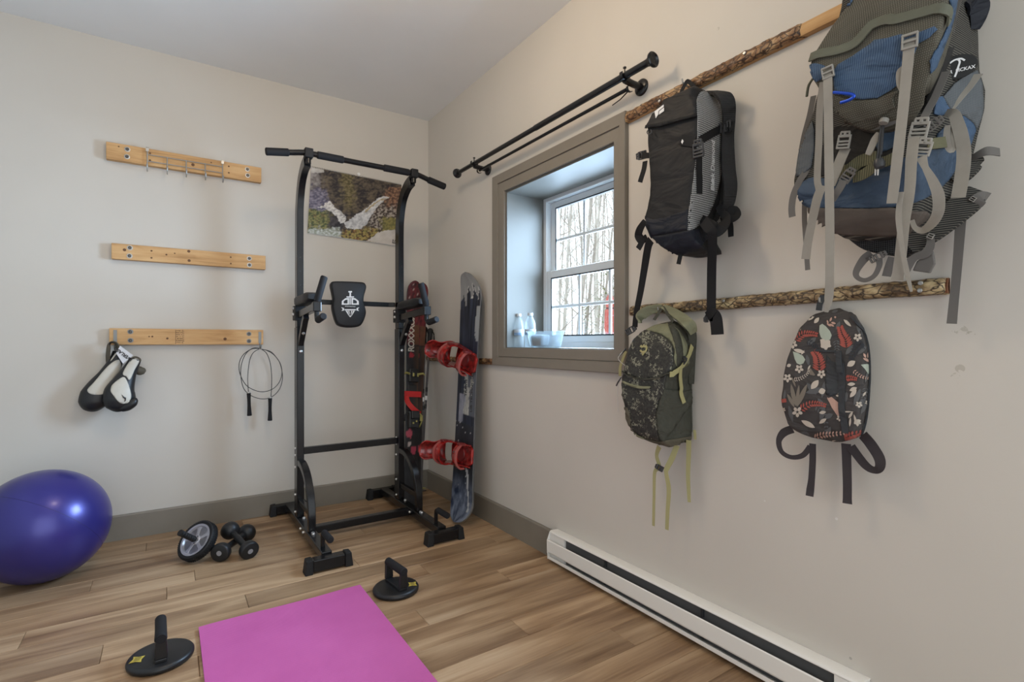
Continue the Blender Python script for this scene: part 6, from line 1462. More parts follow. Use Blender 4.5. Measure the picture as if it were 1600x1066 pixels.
mb.build('back_panel', 'olive_dark', op, smooth=60, uvs=uvm(mb))
# lime straps
xx = on_body(bv, 1055, 578)[0].x
band('compression_strap', [c6(*q) for q in ((660, 870), (740, 810), (800, 740), (850, 660), (880, 590), (895, 540))], 0.020, bv, 'webbing_lime', op, 0.010, 0.002)
buckle('buckle', *c6(825, 705), on_body(bv, *c6(825, 705))[0].x - 0.014, 0.022, 0.026, -35, 'buckle_black', op)
band('strap_tail', [c6(*q) for q in ((755, 800), (750, 880), (755, 960), (765, 1040))] + [c6b(*q) for q in ((890, 120), (935, 265))], 0.017, bv, 'webbing_lime', op, 0.012, 0.002)
strap('side_strap', [(978, 549, -.10), (973, 562, -.105), (969, 575, -.105), (969, 588, -.105)], 0.012, 'webbing_lime', op)
for pts_ in ([(978, 545, -.12), (970, 553, -.14), (966, 560, -.145), (970, 566, -.14), (978, 572, -.13)], [(972, 590, -.12), (967, 600, -.13), (965, 615, -.13), (966, 645, -.13)]):
    mb = MB(); mb.tube(crom([ax(*q) for q in pts_], 5), 0.0012, 6); mb.build('pull_cord', 'cord_white', op)
mb = MB(); mb.tube([ax(967, 556, -.14), ax(975, 549, -.13), ax(978, 545, -.12)], 0.003, 6); mb.build('cord_lock', 'buckle_black', op)
mb = MB(); mb.tube([ax(971, 590, -.12), ax(966, 597, -.13), ax(963, 603, -.13)], 0.003, 6); mb.build('zip_pull', 'buckle_black', op)
strap('waist_strap', [(1030, 698, -.10), (1026, 712, -.09), (1030, 730, -.08), (1023, 738, -.08), (1022, 770, -.075), (1021, 822, -.07)], [0.02, 0.014, 0.016, 0.014, 0.012, 0.011], 'webbing_lime', op)
strap('waist_strap', [(1058, 696, -.07), (1050, 716, -.08), (1042, 732, -.085), (1041, 740, -.085), (1045, 765, -.08), (1043, 800, -.075), (1042, 828, -.07)], [0.02, 0.022, 0.02, 0.016, 0.018, 0.015, 0.014], 'webbing_lime', op)
buckle('buckle', 1030, 731, -0.088, 0.020, 0.034, 70, 'buckle_black', op)
strap('waist_strap', [(1076, 688, -.05), (1076, 710, -.05), (1075, 745, -.05), (1077, 785, -.05)], [0.02, 0.018, 0.016, 0.012], 'webbing_lime', op)
strap('waist_tab', [(1085, 672, -.05), (1086, 680, -.05), (1086, 687, -.05)], 0.010, 'webbing_lime', op)
# ------------------------------------------------------------------ floral-print backpack
fabric('floral_ground', (0.062, 0.056, 0.054), period=0.002, rough=0.75, var=0.15, wrinkle=0.55)
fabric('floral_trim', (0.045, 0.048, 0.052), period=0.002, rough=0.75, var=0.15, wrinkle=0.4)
plain('leaf_cream', (0.50, 0.44, 0.37), 0.75); plain('leaf_red', (0.31, 0.068, 0.050), 0.75); plain('leaf_slate', (0.088, 0.090, 0.092), 0.75); plain('leaf_mint', (0.36, 0.40, 0.33), 0.75); plain('leaf_taupe', (0.17, 0.145, 0.115), 0.75); plain('leaf_pink', (0.45, 0.28, 0.22), 0.75); plain('leaf_dark', (0.022, 0.025, 0.032), 0.75)
plain('webbing_plum', (0.045, 0.038, 0.040), 0.75, spec=0.2, bump=0.3, bscale=600)
fp = thing('floral_backpack', 'small dark backpack with red and cream leaf print on the lower rail', 'backpack', (-0.06, -2.87, 0.78))
def f8(a, b_): return (1205 + a / 5.922, 460 + b_ / 5.922)
def f10(a, b_): return (1190 + a / 3.047, 450 + b_ / 3.047)
FFl = [f10(*q) for q in ((270, 92), (200, 122), (150, 190), (120, 290), (97, 430), (95, 560), (113, 650), (185, 720), (250, 745))]
FFr = [f10(*q) for q in ((350, 92), (410, 125), (455, 190), (478, 280), (488, 400), (480, 520), (465, 640), (430, 715), (390, 745))]
FBr = [f10(*q) for q in ((380, 102), (435, 137), (480, 190), (510, 255), (520, 350), (516, 500), (498, 630), (476, 712), (420, 742))]
z0, z1 = ax(1297, 695, -0.10).z, ax(1290, 481, -0.08).z
body = pack_mesh(FFl, FFr, FBr, 0.105, z0, z1, dprof=[(0, 0.75), (0.08, 0.98), (0.25, 1.1), (0.6, 0.95), (0.85, 0.72), (1, 0.45)], er=0.07, noise=0.0045, seed=21)
body.build('main_bag', 'floral_ground', fp, smooth=60, uvs=uvm(body)); bv = bvh_of(body)
PR = {k: MB() for k in ('leaf_cream', 'leaf_red', 'leaf_mint', 'leaf_taupe', 'leaf_pink', 'leaf_dark', 'leaf_slate')}
def pr_poly(mat, pts, off=0.0016, cv=f8):
    mb = PR[mat]; m2 = orient(patch_mb([cv(*q) for q in pts], bv, off, 3.2, False, 1.9)); b_ = len(mb.v); mb.v += m2.v; mb.f += [tuple(i + b_ for i in f) for f in m2.f]
def leaf(mat, x0, y0, x1, y1, w, cv=f8, off=0.0016, n=7, blunt=0.8):
    dx, dy = x1 - x0, y1 - y0; L = math.hypot(dx, dy); nx, ny = -dy / L, dx / L
    up = [(x0 + dx * t_ + nx * w * sin(pi * t_) ** blunt, y0 + dy * t_ + ny * w * sin(pi * t_) ** blunt) for t_ in [k / n for k in range(n + 1)]]
    dn = [(x0 + dx * t_ - nx * w * sin(pi * t_) ** blunt, y0 + dy * t_ - ny * w * sin(pi * t_) ** blunt) for t_ in [k / n for k in range(n - 1, 0, -1)]]
    pr_poly(mat, up + dn, off, cv)
def fern(mat, path, ln, w=6, cv=f8, n=12, side=(1, -1), off=0.0016):
    P = crom([V((a, b_, 0)) for a, b_ in path], 6)
    for k in range(n):
        t_ = (k + 0.5) / n * (len(P) - 1); i = int(t_); a = P[i].lerp(P[min(i + 1, len(P) - 1)], t_ - i); d = (P[min(i + 1, len(P) - 1)] - P[max(i - 1, 0)]).normalized(); l_ = ln * (1 - 0.55 * k / n)
        for s in side:
            q = a + (V((-d.y, d.x, 0)) * s * 0.85 + d * 0.55) * l_; leaf(mat, a.x, a.y, q.x, q.y, w, cv, off, 4)
# cream leaves (centre line + half width), measured on the photo
for q in ((345, 245, 408, 158, 26), (400, 270, 445, 218, 18), (672, 235, 742, 300, 14), (372, 878, 440, 795, 28), (440, 905, 505, 890, 28), (705, 665, 780, 620, 26), (708, 835, 780, 830, 17), (730, 955, 792, 882, 20), (208, 512, 315, 540, 18), (148, 668, 186, 650, 16), (840, 945, 872, 900, 10), (100, 790, 112, 735, 8)): leaf('leaf_cream', *q)
for q in ((518, 240, 530, 275, 8), (590, 205, 598, 225, 9), (562, 215, 545, 255, 9), (556, 262, 600, 275, 10), (540, 275, 585, 300, 9), (515, 270, 555, 300, 8), (900, 525, 885, 590, 12), (850, 590, 905, 625, 12), (855, 545, 870, 590, 8)): leaf('leaf_pink', *q)
pr_poly('leaf_mint', [(450, 290), (475, 275), (510, 300), (545, 340), (562, 380), (548, 420), (500, 430), (462, 400), (446, 350)])
pr_poly('leaf_mint', [(203, 530), (250, 545), (295, 570), (318, 605), (300, 640), (270, 652), (240, 640), (220, 600)]); pr_poly('leaf_mint', [(832, 652), (880, 645), (915, 655), (915, 750), (890, 735), (860, 690)])
pr_poly('leaf_taupe', [(345, 680), (370, 690), (410, 745), (400, 755), (360, 745)]); pr_poly('leaf_pink', [(520, 965), (560, 950), (645, 1020), (650, 1066), (580, 1060), (545, 1010)])
def flower(x, y, r, cv=f8, mat='leaf_cream'):
    for k in range(5): a = 2 * pi * k / 5 + 0.3; leaf(mat, x + cos(a) * r * 0.15, y + sin(a) * r * 0.15, x + cos(a) * r, y + sin(a) * r, r * 0.30, cv, 0.0019, 5, 0.55)
flower(508, 468, 52); flower(262, 690, 42); flower(468, 738, 42); flower(205, 465, 42); flower(802, 400, 40); flower(155, 775, 42); flower(810, 1020, 30)
pr_poly('leaf_cream', [(455, 420), (500, 405), (548, 430), (550, 480), (510, 508), (465, 495)])
# red ferns
fern('leaf_red', [(225, 430), (290, 375), (360, 365), (425, 375)], 52, 8, n=11); fern('leaf_red', [(700, 500), (690, 430), (660, 370), (640, 310)], 74, 10, n=11); fern('leaf_red', [(450, 715), (445, 640), (430, 580), (400, 535)], 78, 10, n=10)
fern('leaf_red', [(690, 780), (740, 775), (790, 785)], 38, 8, n=6); fern('leaf_red', [(185, 580), (230, 555), (270, 552), (305, 560)], 24, 4, f10, 11); fern('leaf_red', [(395, 720), (430, 700), (485, 685)], 26, 5, f10, 7)
pr_poly('leaf_red', [(97, 970), (140, 965), (145, 1000), (100, 1005)]); pr_poly('leaf_red', [(395, 715), (440, 700), (485, 680), (480, 705), (440, 728), (400, 735)], 0.0014, f10)
# slate leaves that fill the ground between the motifs
for q in ((330, 470, 420, 400, 22), (600, 330, 640, 250, 18), (330, 820, 420, 930, 24), (470, 960, 500, 800, 20), (690, 560, 760, 470, 22), (800, 560, 880, 480, 18), (700, 900, 690, 1000, 18), (860, 820, 900, 700, 14), (120, 640, 170, 560, 18), (560, 170, 620, 150, 14), (790, 290, 840, 380, 16), (330, 560, 350, 660, 18), (430, 960, 500, 1050, 18), (130, 880, 120, 990, 12), (790, 1050, 870, 960, 18)): leaf('leaf_slate', *q, off=0.0011)
for q in ((210, 500, 300, 480, 14), (280, 640, 300, 560, 12), (180, 690, 230, 700, 14), (330, 660, 300, 720, 12), (440, 560, 470, 480, 12), (470, 600, 500, 540, 10), (150, 640, 130, 560, 10), (300, 620, 340, 600, 12)): leaf('leaf_slate', *q, cv=f10, off=0.0011)
fern('leaf_slate', [(600, 420), (610, 500), (600, 560)], 40, 6, n=7, off=0.0012); fern('leaf_slate', [(880, 860), (850, 960), (840, 1040)], 40, 6, n=8, off=0.0012); fern('leaf_slate', [(140, 560), (160, 480), (180, 420)], 34, 5, n=7, off=0.0012); fern('leaf_slate', [(260, 560), (300, 610), (310, 680)], 22, 4, f10, 8, off=0.0012)
leaf('leaf_cream', 715, 270, 690, 240, 9); leaf('leaf_cream', 600, 905, 640, 915, 10); leaf('leaf_cream', 600, 935, 640, 945, 10); leaf('leaf_cream', 570, 875, 600, 830, 8); leaf('leaf_cream', 340, 700, 365, 655, 8); leaf('leaf_cream', 280, 560, 310, 520, 8); flower(880, 1000, 22)
# other sprigs
fern('leaf_cream', [(210, 790), (270, 780), (330, 745), (350, 705)], 26, 4, n=10); fern('leaf_pink', [(760, 705), (810, 745), (860, 770), (910, 780)], 26, 5, n=8); fern('leaf_pink', [(250, 715), (290, 700), (340, 695), (395, 690)], 22, 4, f10, 10)
fern('leaf_dark', [(850, 440), (790, 500), (740, 600)], 60, 9, n=10); fern('leaf_dark', [(330, 430), (400, 470), (440, 520)], 40, 8, n=7)
for q in ((230, 860, 190, 760, 10), (230, 1040, 185, 830, 20), (235, 1040, 260, 840, 16), (240, 1045, 335, 830, 22), (220, 1050, 150, 920, 16), (225, 390, 275, 220, 20), (235, 390, 318, 215, 16)): leaf('leaf_taupe', *q)
for q in ((440, 600, 455, 660, 5), (425, 615, 420, 660, 5), (375, 590, 440, 590, 3), (190, 630, 255, 665, 12), (275, 595, 308, 590, 8), (275, 645, 310, 622, 9), (440, 640, 470, 630, 10), (420, 490, 455, 475, 10), (335, 725, 375, 742, 9), (415, 620, 435, 590, 6)): leaf('leaf_cream', *q, cv=f10)
flower(172, 590, 26, f10); flower(455, 640, 16, f10); flower(372, 620, 15, f10); flower(105, 580, 12, f10)
pr_poly('leaf_pink', [(312, 520), (350, 540), (378, 560), (380, 600), (365, 612), (335, 570)], 0.0016, f10)
for k, mb in PR.items():
    o = mb.build('leaf_print', k, fp, smooth=0, fixn=False); o['kind'] = 'stuff'; o['label'] = {'leaf_cream': 'cream leaves and blossoms of the print', 'leaf_red': 'red fern fronds of the print', 'leaf_mint': 'mint green leaves of the print', 'leaf_taupe': 'taupe outlined leaves of the print', 'leaf_pink': 'dusty pink sprigs of the print', 'leaf_dark': 'dark fern fronds of the print', 'leaf_slate': 'slate grey leaves behind the print'}[k]
# front pocket folds, zip, pull, binding
band('pocket_zip', [f8(*q) for q in ((410, 520), (470, 523), (540, 527), (600, 530))], 0.006, bv, 'floral_trim', fp, 0.003, 0.002)
band('front_seam', [f8(*q) for q in ((650, 640), (655, 760), (658, 900), (655, 1060))] + [f10(395, 640), f10(400, 690)], 0.016, bv, 'floral_trim', fp, 0.003, 0.002)
patch('dark_pocket', [f8(*q) for q in ((515, 560), (560, 620), (640, 640), (650, 900), (560, 945), (510, 930), (500, 800))], bv, 'floral_trim', fp, 0.0022, 0.001, 4, False, 1.9)  # pocket area in the darker trim cloth
fern('leaf_cream', [(520, 900), (560, 900)], 10, 3)
band('zip_pull', [f8(*q) for q in ((640, 535), (640, 600), (645, 660), (650, 725))], 0.013, bv, 'floral_trim', fp, 0.009, 0.005)
band('edge_piping', [f10(*q) for q in ((430, 140), (475, 200), (500, 280), (508, 400), (502, 520), (490, 630), (468, 705))], 0.006, bv, 'floral_trim', fp, 0.004, 0.004)
strap('haul_loop', [f8(440, 150) + (-.05,), f8(450, 90) + (-.05,), f8(468, 45) + (-.045,), f8(480, 10) + (-.042,)], 0.016, 'floral_trim', fp)
strap('haul_loop', [f8(700, 195) + (-.03,), f8(730, 190) + (-.04,), f8(745, 215) + (-.04,), f8(740, 240) + (-.03,)], 0.016, 'floral_trim', fp)
mb = MB(); c = ax(1287, 470, -0.032); mb.tube([c + V((0.004, 0, 0.0)), c + V((-0.012, 0, -0.008)), c + V((-0.024, 0, -0.004)), c + V((-0.026, 0, 0.008))], 0.003, 8); mb.build('hook', 'washer_zinc', lb)
mb = pack_mesh([f10(270, 110), f10(150, 250), f10(130, 600), f10(220, 720)], [f10(380, 105), f10(500, 250), f10(505, 560), f10(440, 725)], [f10(380, 105), f10(500, 250), f10(505, 560), f10(440, 725)], 0.022, ax(1300, 690, -.02).z, ax(1300, 486, -.02).z, xb=-0.002, rows=20, er=0.1, noise=0.001)
mb.build('back_panel', 'floral_trim', fp, smooth=60, uvs=uvm(mb))
# loose shoulder strap webbing
strap('strap_loop', [f10(148, 672) + (-.05,), f10(105, 690) + (-.06,), f10(82, 730) + (-.065,), f10(95, 780) + (-.065,), f10(140, 806) + (-.06,), f10(195, 798) + (-.055,), f10(232, 755) + (-.05,)], [0.024, 0.024, 0.016, 0.014, 0.013, 0.015, 0.016], 'webbing_plum', fp, 0.0018, 6)
strap('strap_tail', [f10(243, 742) + (-.05,), f10(243, 820) + (-.05,), f10(238, 910) + (-.05,), f10(232, 960) + (-.05,), f10(228, 992) + (-.055,)], [0.018, 0.018, 0.018, 0.021, 0.021], 'webbing_plum', fp)
strap('strap_loop', [f10(482, 700) + (-.05,), f10(520, 745) + (-.06,), f10(560, 810) + (-.065,), f10(562, 855) + (-.065,), f10(535, 868) + (-.06,), f10(490, 840) + (-.055,), f10(425, 755) + (-.05,)], [0.026, 0.027, 0.026, 0.022, 0.018, 0.022, 0.024], 'webbing_plum', fp, 0.0018, 6)
strap('strap_tail', [f10(402, 742) + (-.05,), f10(405, 820) + (-.05,), f10(408, 930) + (-.05,), f10(408, 1000) + (-.05,), f10(408, 1028) + (-.052,)], [0.024, 0.023, 0.022, 0.022, 0.024], 'webbing_plum', fp)
# ------------------------------------------------------------------ big blue-grey trekking pack
stripe_fabric('pack_olive_mesh', (0.072, 0.066, 0.050), (0.155, 0.142, 0.112), 0.0042, 0.45, 0, second=0.0042)
stripe_fabric('pack_blue', (0.046, 0.082, 0.145), (0.085, 0.135, 0.215), 0.0046, 0.4, 0, wrinkle=0.45)
fabric('pack_blue_plain', (0.050, 0.078, 0.122), period=0.0025, rough=0.6, var=0.18, wrinkle=0.5)
stripe_fabric('pack_stripe_mesh', (0.024, 0.023, 0.022), (0.145, 0.135, 0.112), 0.0052, 0.3, 1)
stripe_fabric('pack_grey_mesh', (0.085, 0.095, 0.105), (0.17, 0.18, 0.185), 0.0038, 0.4, 0, second=0.0038)
fabric('pack_brown', (0.098, 0.080, 0.068), period=0.0025, rough=0.8, var=0.12, wrinkle=0.3)
fabric('pack_dark', (0.026, 0.025, 0.024), period=0.004, rough=0.85, var=0.2, wrinkle=0.4)
fabric('pack_olive_trim', (0.115, 0.118, 0.088), period=0.003, rough=0.75, var=0.1, wrinkle=0.2)
stripe_fabric('pack_lime_band', (0.085, 0.083, 0.050), (0.165, 0.155, 0.088), 0.0045, 0.45, 0)
plain('webbing_grey', (0.285, 0.262, 0.225), 0.75, spec=0.2, var=0.06, vscale=25, bump=0.3, bscale=600)
plain('webbing_dark_grey', (0.135, 0.125, 0.115), 0.75, spec=0.2, bump=0.3, bscale=600)
plain('buckle_grey', (0.27, 0.255, 0.225), 0.45)
plain('carabiner_blue', (0.02, 0.08, 0.55), 0.25, metal=0.6)
tp = thing('trekking_pack', 'large blue and grey trekking pack with many hanging straps on the upper rail', 'backpack', (-0.12, -2.98, 1.3))
BF = [(1303, 364), (1280, 345), (1262, 322), (1249, 303), (1245, 280), (1248, 250), (1255, 220), (1264, 190), (1276, 150), (1290, 110), (1300, 60), (1310, 0), (1315, -30)]
BFR = [(1394, 367), (1416, 358), (1432, 330), (1442, 290), (1446, 240), (1452, 200), (1458, 150), (1464, 100), (1470, 40), (1474, -30)]
BB = [(1405, 366), (1455, 345), (1490, 310), (1507, 270), (1513, 244), (1522, 205), (1532, 168), (1533, 138), (1523, 108), (1521, 80), (1520, 48), (1514, 0), (1510, -30)]
DB = 0.215
BF = [(a - 6, b_) for a, b_ in BF]; BB = [(a + 9, b_) for a, b_ in BB]
z0, z1 = ax(1350, 368, -DB).z, 2.02
body = pack_mesh(BF, BFR, BB, DB, z0, z1, dprof=[(0, 0.80), (0.06, 0.98), (0.2, 1.06), (0.35, 1.0), (1, 0.85)], er=0.03, noise=0.005, seed=31, rows=64, xr=-0.03)
body.build('main_bag', 'pack_stripe_mesh', tp, smooth=60, uvs=uvm(body)); bv = bvh_of(body)
# hooded lid hanging over the front
LF = [(1330, 196), (1312, 186), (1296, 168), (1281, 148), (1270, 126), (1263, 108), (1268, 92), (1276, 78), (1291, 52), (1311, 19), (1322, 0), (1334, -30)]
LR = [(1385, 190), (1415, 178), (1436, 155), (1448, 125), (1458, 95), (1470, 60), (1480, 25), (1484, 0), (1486, -30)]
LB = [(1385, 184), (1430, 172), (1452, 150), (1466, 125), (1478, 95), (1490, 55), (1497, 20), (1500, -30)]
DL = 0.315
lidm = pack_mesh(LF, LR, LB, DL, ax(1350, 198, -DL).z, 2.03, xb=-0.20, bl=0.0, dprof=[(0, 0.82), (0.1, 0.93), (0.35, 1.04), (0.6, 1.0), (1, 0.80)], er=0.06, noise=0.006, seed=37, xr=-0.20)
lidm.build('lid_pocket', 'pack_olive_mesh', tp, smooth=60, uvs=uvm(lidm)); bl_ = bvh_of(lidm); bva = bvh_of(body, lidm)
def b1(a, b_): return (1250 + a / 6.27, a * 0 + b_ / 6.27)
def b2(a, b_): return (1400 + a / 6.27, b_ / 6.27)
def b3(a, b_): return (1230 + a / 6.27, 150 + b_ / 6.27)
def b4(a, b_): return (1390 + a / 6.27, 150 + b_ / 6.27)
def b5(a, b_): return (1230 + a / 6.27, 300 + b_ / 6.27)
def b6(a, b_): return (1390 + a / 5.076, 300 + b_ / 5.076)
FB = 1.7
patch('lid_front_panel', [b1(*q) for q in ((330, 700), (380, 640), (520, 560), (700, 440), (740, 400), (860, 385), (1000, 345))] + [b2(*q) for q in ((80, 350), (200, 330), (380, 260), (400, 290), (330, 370), (220, 430), (180, 540), (60, 560))] + [b1(*q) for q in ((1000, 660), (960, 830), (900, 880), (760, 960), (620, 975), (520, 955), (350, 905))], bl_, 'pack_blue', tp, 0.006, 0.005, 4, False, FB)
patch('lid_corner', [b1(*q) for q in ((100, 650), (160, 625), (260, 660), (240, 740), (170, 800), (120, 730))], bl_, 'pack_blue', tp, 0.004, 0.003, 4, True, FB)
patch('lid_side_strip', [b2(*q) for q in ((515, 0), (585, 0), (560, 160), (520, 300), (450, 480), (380, 660), (340, 720), (330, 600), (420, 430), (500, 250), (530, 120))], bl_, 'pack_blue', tp, 0.004, 0.003, 4, False, FB)
patch('lid_lower_mesh', [b1(*q) for q in ((330, 930), (520, 985), (760, 975), (900, 900), (975, 880))] + [b3(*q) for q in ((1040, 20), (1060, 100), (900, 200), (760, 240), (640, 270), (560, 250), (480, 190), (440, 110))], bl_, 'pack_olive_mesh', tp, 0.005, 0.004, 4, False, FB)
band('lid_zip', [b1(*q) for q in ((120, 570), (220, 530), (380, 500), (500, 460), (580, 400), (640, 330), (720, 250), (860, 200))] + [b2(*q) for q in ((0, 200), (150, 165), (300, 125), (400, 100), (470, 110), (500, 160), (470, 220))], 0.020, bl_, 'pack_olive_trim', tp, 0.006, 0.004, FB)
patch('lid_blue_top', [b1(*q) for q in ((445, 0), (520, 0), (490, 60), (425, 70))], bl_, 'pack_blue', tp, 0.004, 0.003, 3, False, FB)
mb = MB(); mb.tube(crom([on_body(bl_, *b1(90, 680), 0.004, FB)[0], on_body(bl_, *b1(75, 700), 0.006, FB)[0], on_body(bl_, *b1(80, 745), 0.006, FB)[0] + V((0, 0.004, 0)), ax(*b1(88, 830), -0.26), ax(*b1(66, 945), -0.26)], 4), [0.002] * 4 + [0.0035] * 4 + [0.003] * 4 + [0.0032] * 5, 8); mb.build('zip_pull', 'pack_olive_trim', tp)
# body panels
patch('lower_compartment', [b3(*q) for q in ((105, 960), (130, 870), (220, 810), (300, 800), (450, 830), (640, 800), (760, 790), (900, 720), (1010, 670), (1066, 640))] + [b4(*q) for q in ((240, 580), (400, 530), (600, 520), (650, 570), (640, 700), (560, 820), (460, 920), (330, 1000), (200, 1066))] + [b5(*q) for q in ((1040, 150), (800, 160), (450, 155), (230, 160), (130, 80))], bv, 'pack_blue_plain', tp, 0.006, 0.005, 4, False, FB)
patch('base_panel', [b5(*q) for q in ((215, 150), (450, 158), (800, 165), (1040, 155))] + [b6(*q) for q in ((160, 150), (270, 150), (300, 180), (240, 260), (160, 315), (0, 335))] + [b5(*q) for q in ((900, 412), (600, 405), (460, 390), (330, 350), (270, 300))], bv, 'pack_brown', tp, 0.0075, 0.006, 4, False, FB)
patch('middle_band', [b3(*q) for q in ((480, 300), (640, 300), (900, 230), (1060, 130), (1066, 620), (880, 700), (660, 790), (470, 810), (330, 780), (300, 560))], bv, 'pack_dark', tp, 0.003, 0.002, 4, False, FB)
patch('centre_blue', [b3(*q) for q in ((860, 420), (1000, 340), (1066, 330), (1066, 500), (980, 540), (900, 560))], bv, 'pack_blue_plain', tp, 0.006, 0.003, 4, False, FB)
patch('side_pocket_far', [b3(*q) for q in ((250, 250), (270, 330), (270, 520), (240, 700), (150, 780), (92, 790), (120, 600), (150, 440), (210, 330))], bv, 'pack_grey_mesh', tp, 0.005, 0.004, 4, False, FB)
patch('side_pocket_near', [b2(*q) for q in ((770, 700), (820, 830), (830, 1000))] + [b4(*q) for q in ((895, 100), (880, 200), (830, 330), (800, 270), (700, 190), (640, 170), (560, 120), (520, 40))] + [b2(*q) for q in ((440, 960), (560, 820), (660, 750))], bv, 'pack_grey_mesh', tp, 0.006, 0.005, 4, False, FB)
patch('side_blue_band', [b4(*q) for q in ((680, 195), (760, 205), (810, 260), (825, 340), (770, 500), (740, 420), (720, 300))], bv, 'pack_blue', tp, 0.005, 0.004, 4, False, FB)
patch('side_blue_corner', [b4(*q) for q in ((440, 30), (500, 10), (540, 90), (600, 150), (480, 200), (420, 180))], bv, 'pack_blue', tp, 0.005, 0.004, 4, False, FB)
patch('side_blue_front', [b4(*q) for q in ((460, 370), (540, 290), (560, 400), (540, 520), (420, 520))], bv, 'pack_blue_plain', tp, 0.004, 0.003, 4, False, FB)
patch('gap_shade', [(1478, 76), (1489, 74), (1484, 92), (1472, 120), (1460, 150), (1448, 172), (1440, 176), (1450, 145), (1462, 115)], bv, 'pack_dark', tp, 0.003, 0.002, 4, False, FB)  # dark patch on the bag, painting in the shade between lid and body
plain('badge_black', (0.010, 0.010, 0.010), 0.6, spec=0.3)
# oval brand badge
p, n_ = on_body(bva, *b2(575, 668), 0.004, FB); nn_ = ((CAM - p).normalized() + V((0, -0.25, 0))).normalized(); r_ = V((0, 0, 1)).cross(nn_).normalized(); u_ = nn_.cross(r_); r_, u_ = (r_ * cos(0.06) + u_ * sin(0.06)), (u_ * cos(0.06) - r_ * sin(0.06)); p = p + nn_ * 0.010
mb = MB(); mb.prism([p + r_ * (0.035 * cos(a)) + u_ * (0.0255 * sin(a)) for a in [2 * pi * k / 32 for k in range(32)]], -nn_ * 0.006); bdg = mb.build('badge', 'badge_black', tp, smooth=30, bevel=0.0015)
KS = 0.80
for q_, w_ in (([(-0.004, 0.021), (0.0, 0.019), (0.003, 0.012), (0.0, 0.0), (-0.003, -0.012), (-0.007, -0.024)], 0.0045), ([(-0.020, 0.014), (-0.012, 0.019), (-0.004, 0.021), (0.006, 0.020), (0.014, 0.013)], 0.0042)):
    mb = MB(); mb.ribbon(crom([p + r_ * (a * KS) + u_ * (b_ * KS) + nn_ * 0.0006 for a, b_ in q_], 3), w_ * KS, 0.001, [(r_ if w_ > 0.0043 else u_)] * ((len(q_) - 1) * 3 + 1)); mb.build('pickaxe_mark', 'white_print', bdg, smooth=0)
text_obj('badge_lettering', 'OR  PICKAX', 0.0098, p + r_ * 0.003 - u_ * 0.007 + nn_ * 0.0006, r_, u_, 'white_print', bdg, 1.0, 0.0002)
# long front straps
strap('front_strap', [(1292, 106, -.335), (1293.5, 130, -.34), (1294.5, 200, -.34), (1295.5, 280, -.335), (1296.5, 350, -.33), (1296.5, 430, -.325), (1295, 465, -.32), (1291, 488, -.318)], [0.0189, 0.0189, 0.0189, 0.0189, 0.0189, 0.0189, 0.0189, 0.0084], 'webbing_grey', tp)
ladder('ladder_lock', 1293.5, 113, -0.34, 0.0253, 0.0267, 6, 'buckle_grey', tp)
strap('front_strap', [(1286, 128, -.32), (1281, 170, -.31), (1279.5, 220, -.30), (1277, 275, -.295), (1279, 292, -.295), (1281, 300, -.30)], 0.0154, 'webbing_grey', tp)
strap('side_tail', [(1285, 290, -.30), (1277, 310, -.30), (1269, 345, -.29), (1262, 380, -.285), (1259, 405, -.28)], [0.0197, 0.0210, 0.0197, 0.0197, 0.0210], 'webbing_grey', tp)
strap('side_tail', [(1275, 215, -.20), (1262, 262, -.22), (1250, 282, -.23), (1240, 305, -.23), (1237, 325, -.23), (1238, 339, -.23)], 0.0168, 'webbing_dark_grey', tp)
strap('side_tail', [(1271, 150, -.16), (1265, 180, -.17), (1257, 210, -.17), (1252, 235, -.17)], 0.0140, 'webbing_dark_grey', tp)
strap('side_tail', [(1257, 316, -.16), (1257, 345, -.16), (1259, 375, -.16), (1262, 422, -.16)], 0.0127, 'webbing_dark_grey', tp)
strap('compression_strap', [(1321, 232, -.25), (1314, 248, -.255), (1306, 268, -.26), (1297, 290, -.265)], 0.0238, 'webbing_grey', tp)
buckle('buckle', 1319, 219, -0.26, 0.0284, 0.0418, -12, 'buckle_grey', tp)
buckle('buckle', 1325, 274, -0.262, 0.0237, 0.0368, -40, 'webbing_dark_grey', tp)
strap('compression_strap', [(1318, 282, -.265), (1312, 294, -.27), (1306, 303, -.27), (1300, 312, -.265)], 0.0182, 'webbing_dark_grey', tp)
strap('front_strap', [(1421, 60, -.335), (1420, 80, -.335), (1416, 120, -.33), (1410, 180, -.325), (1403, 240, -.32), (1397, 290, -.315), (1393, 318, -.31)], [0.0203, 0.0203, 0.0197, 0.0197, 0.0203, 0.0203, 0.0189], 'webbing_grey', tp)
ladder('ladder_lock', 1421.5, 64, -0.338, 0.0284, 0.0300, -4, 'buckle_grey', tp)
strap('front_strap', [(1413, 105, -.32), (1405, 112, -.325), (1405, 130, -.325), (1409, 140, -.325)], 0.0098, 'webbing_grey', tp)
strap('long_tail', [(1428, 215, -.285), (1424, 250, -.29), (1421, 300, -.29), (1413, 345, -.285), (1407, 400, -.28), (1402, 438, -.275)], [0.0210, 0.0210, 0.0197, 0.0210, 0.0217, 0.0232], 'webbing_grey', tp)
strap('long_tail', [(1408, 300, -.305), (1404, 340, -.30), (1410, 390, -.295), (1417, 425, -.29), (1424, 456, -.285)], [0.0098, 0.0112, 0.0084, 0.0098, 0.0042], 'webbing_grey', tp)
buckle('buckle', 1437, 200, -0.275, 0.0332, 0.0434, -14, 'buckle_grey', tp); buckle('buckle', 1443, 230, -0.28, 0.0299, 0.0384, -18, 'buckle_grey', tp); buckle('buckle', 1460, 193, -0.225, 0.0205, 0.0334, -60, 'webbing_dark_grey', tp)
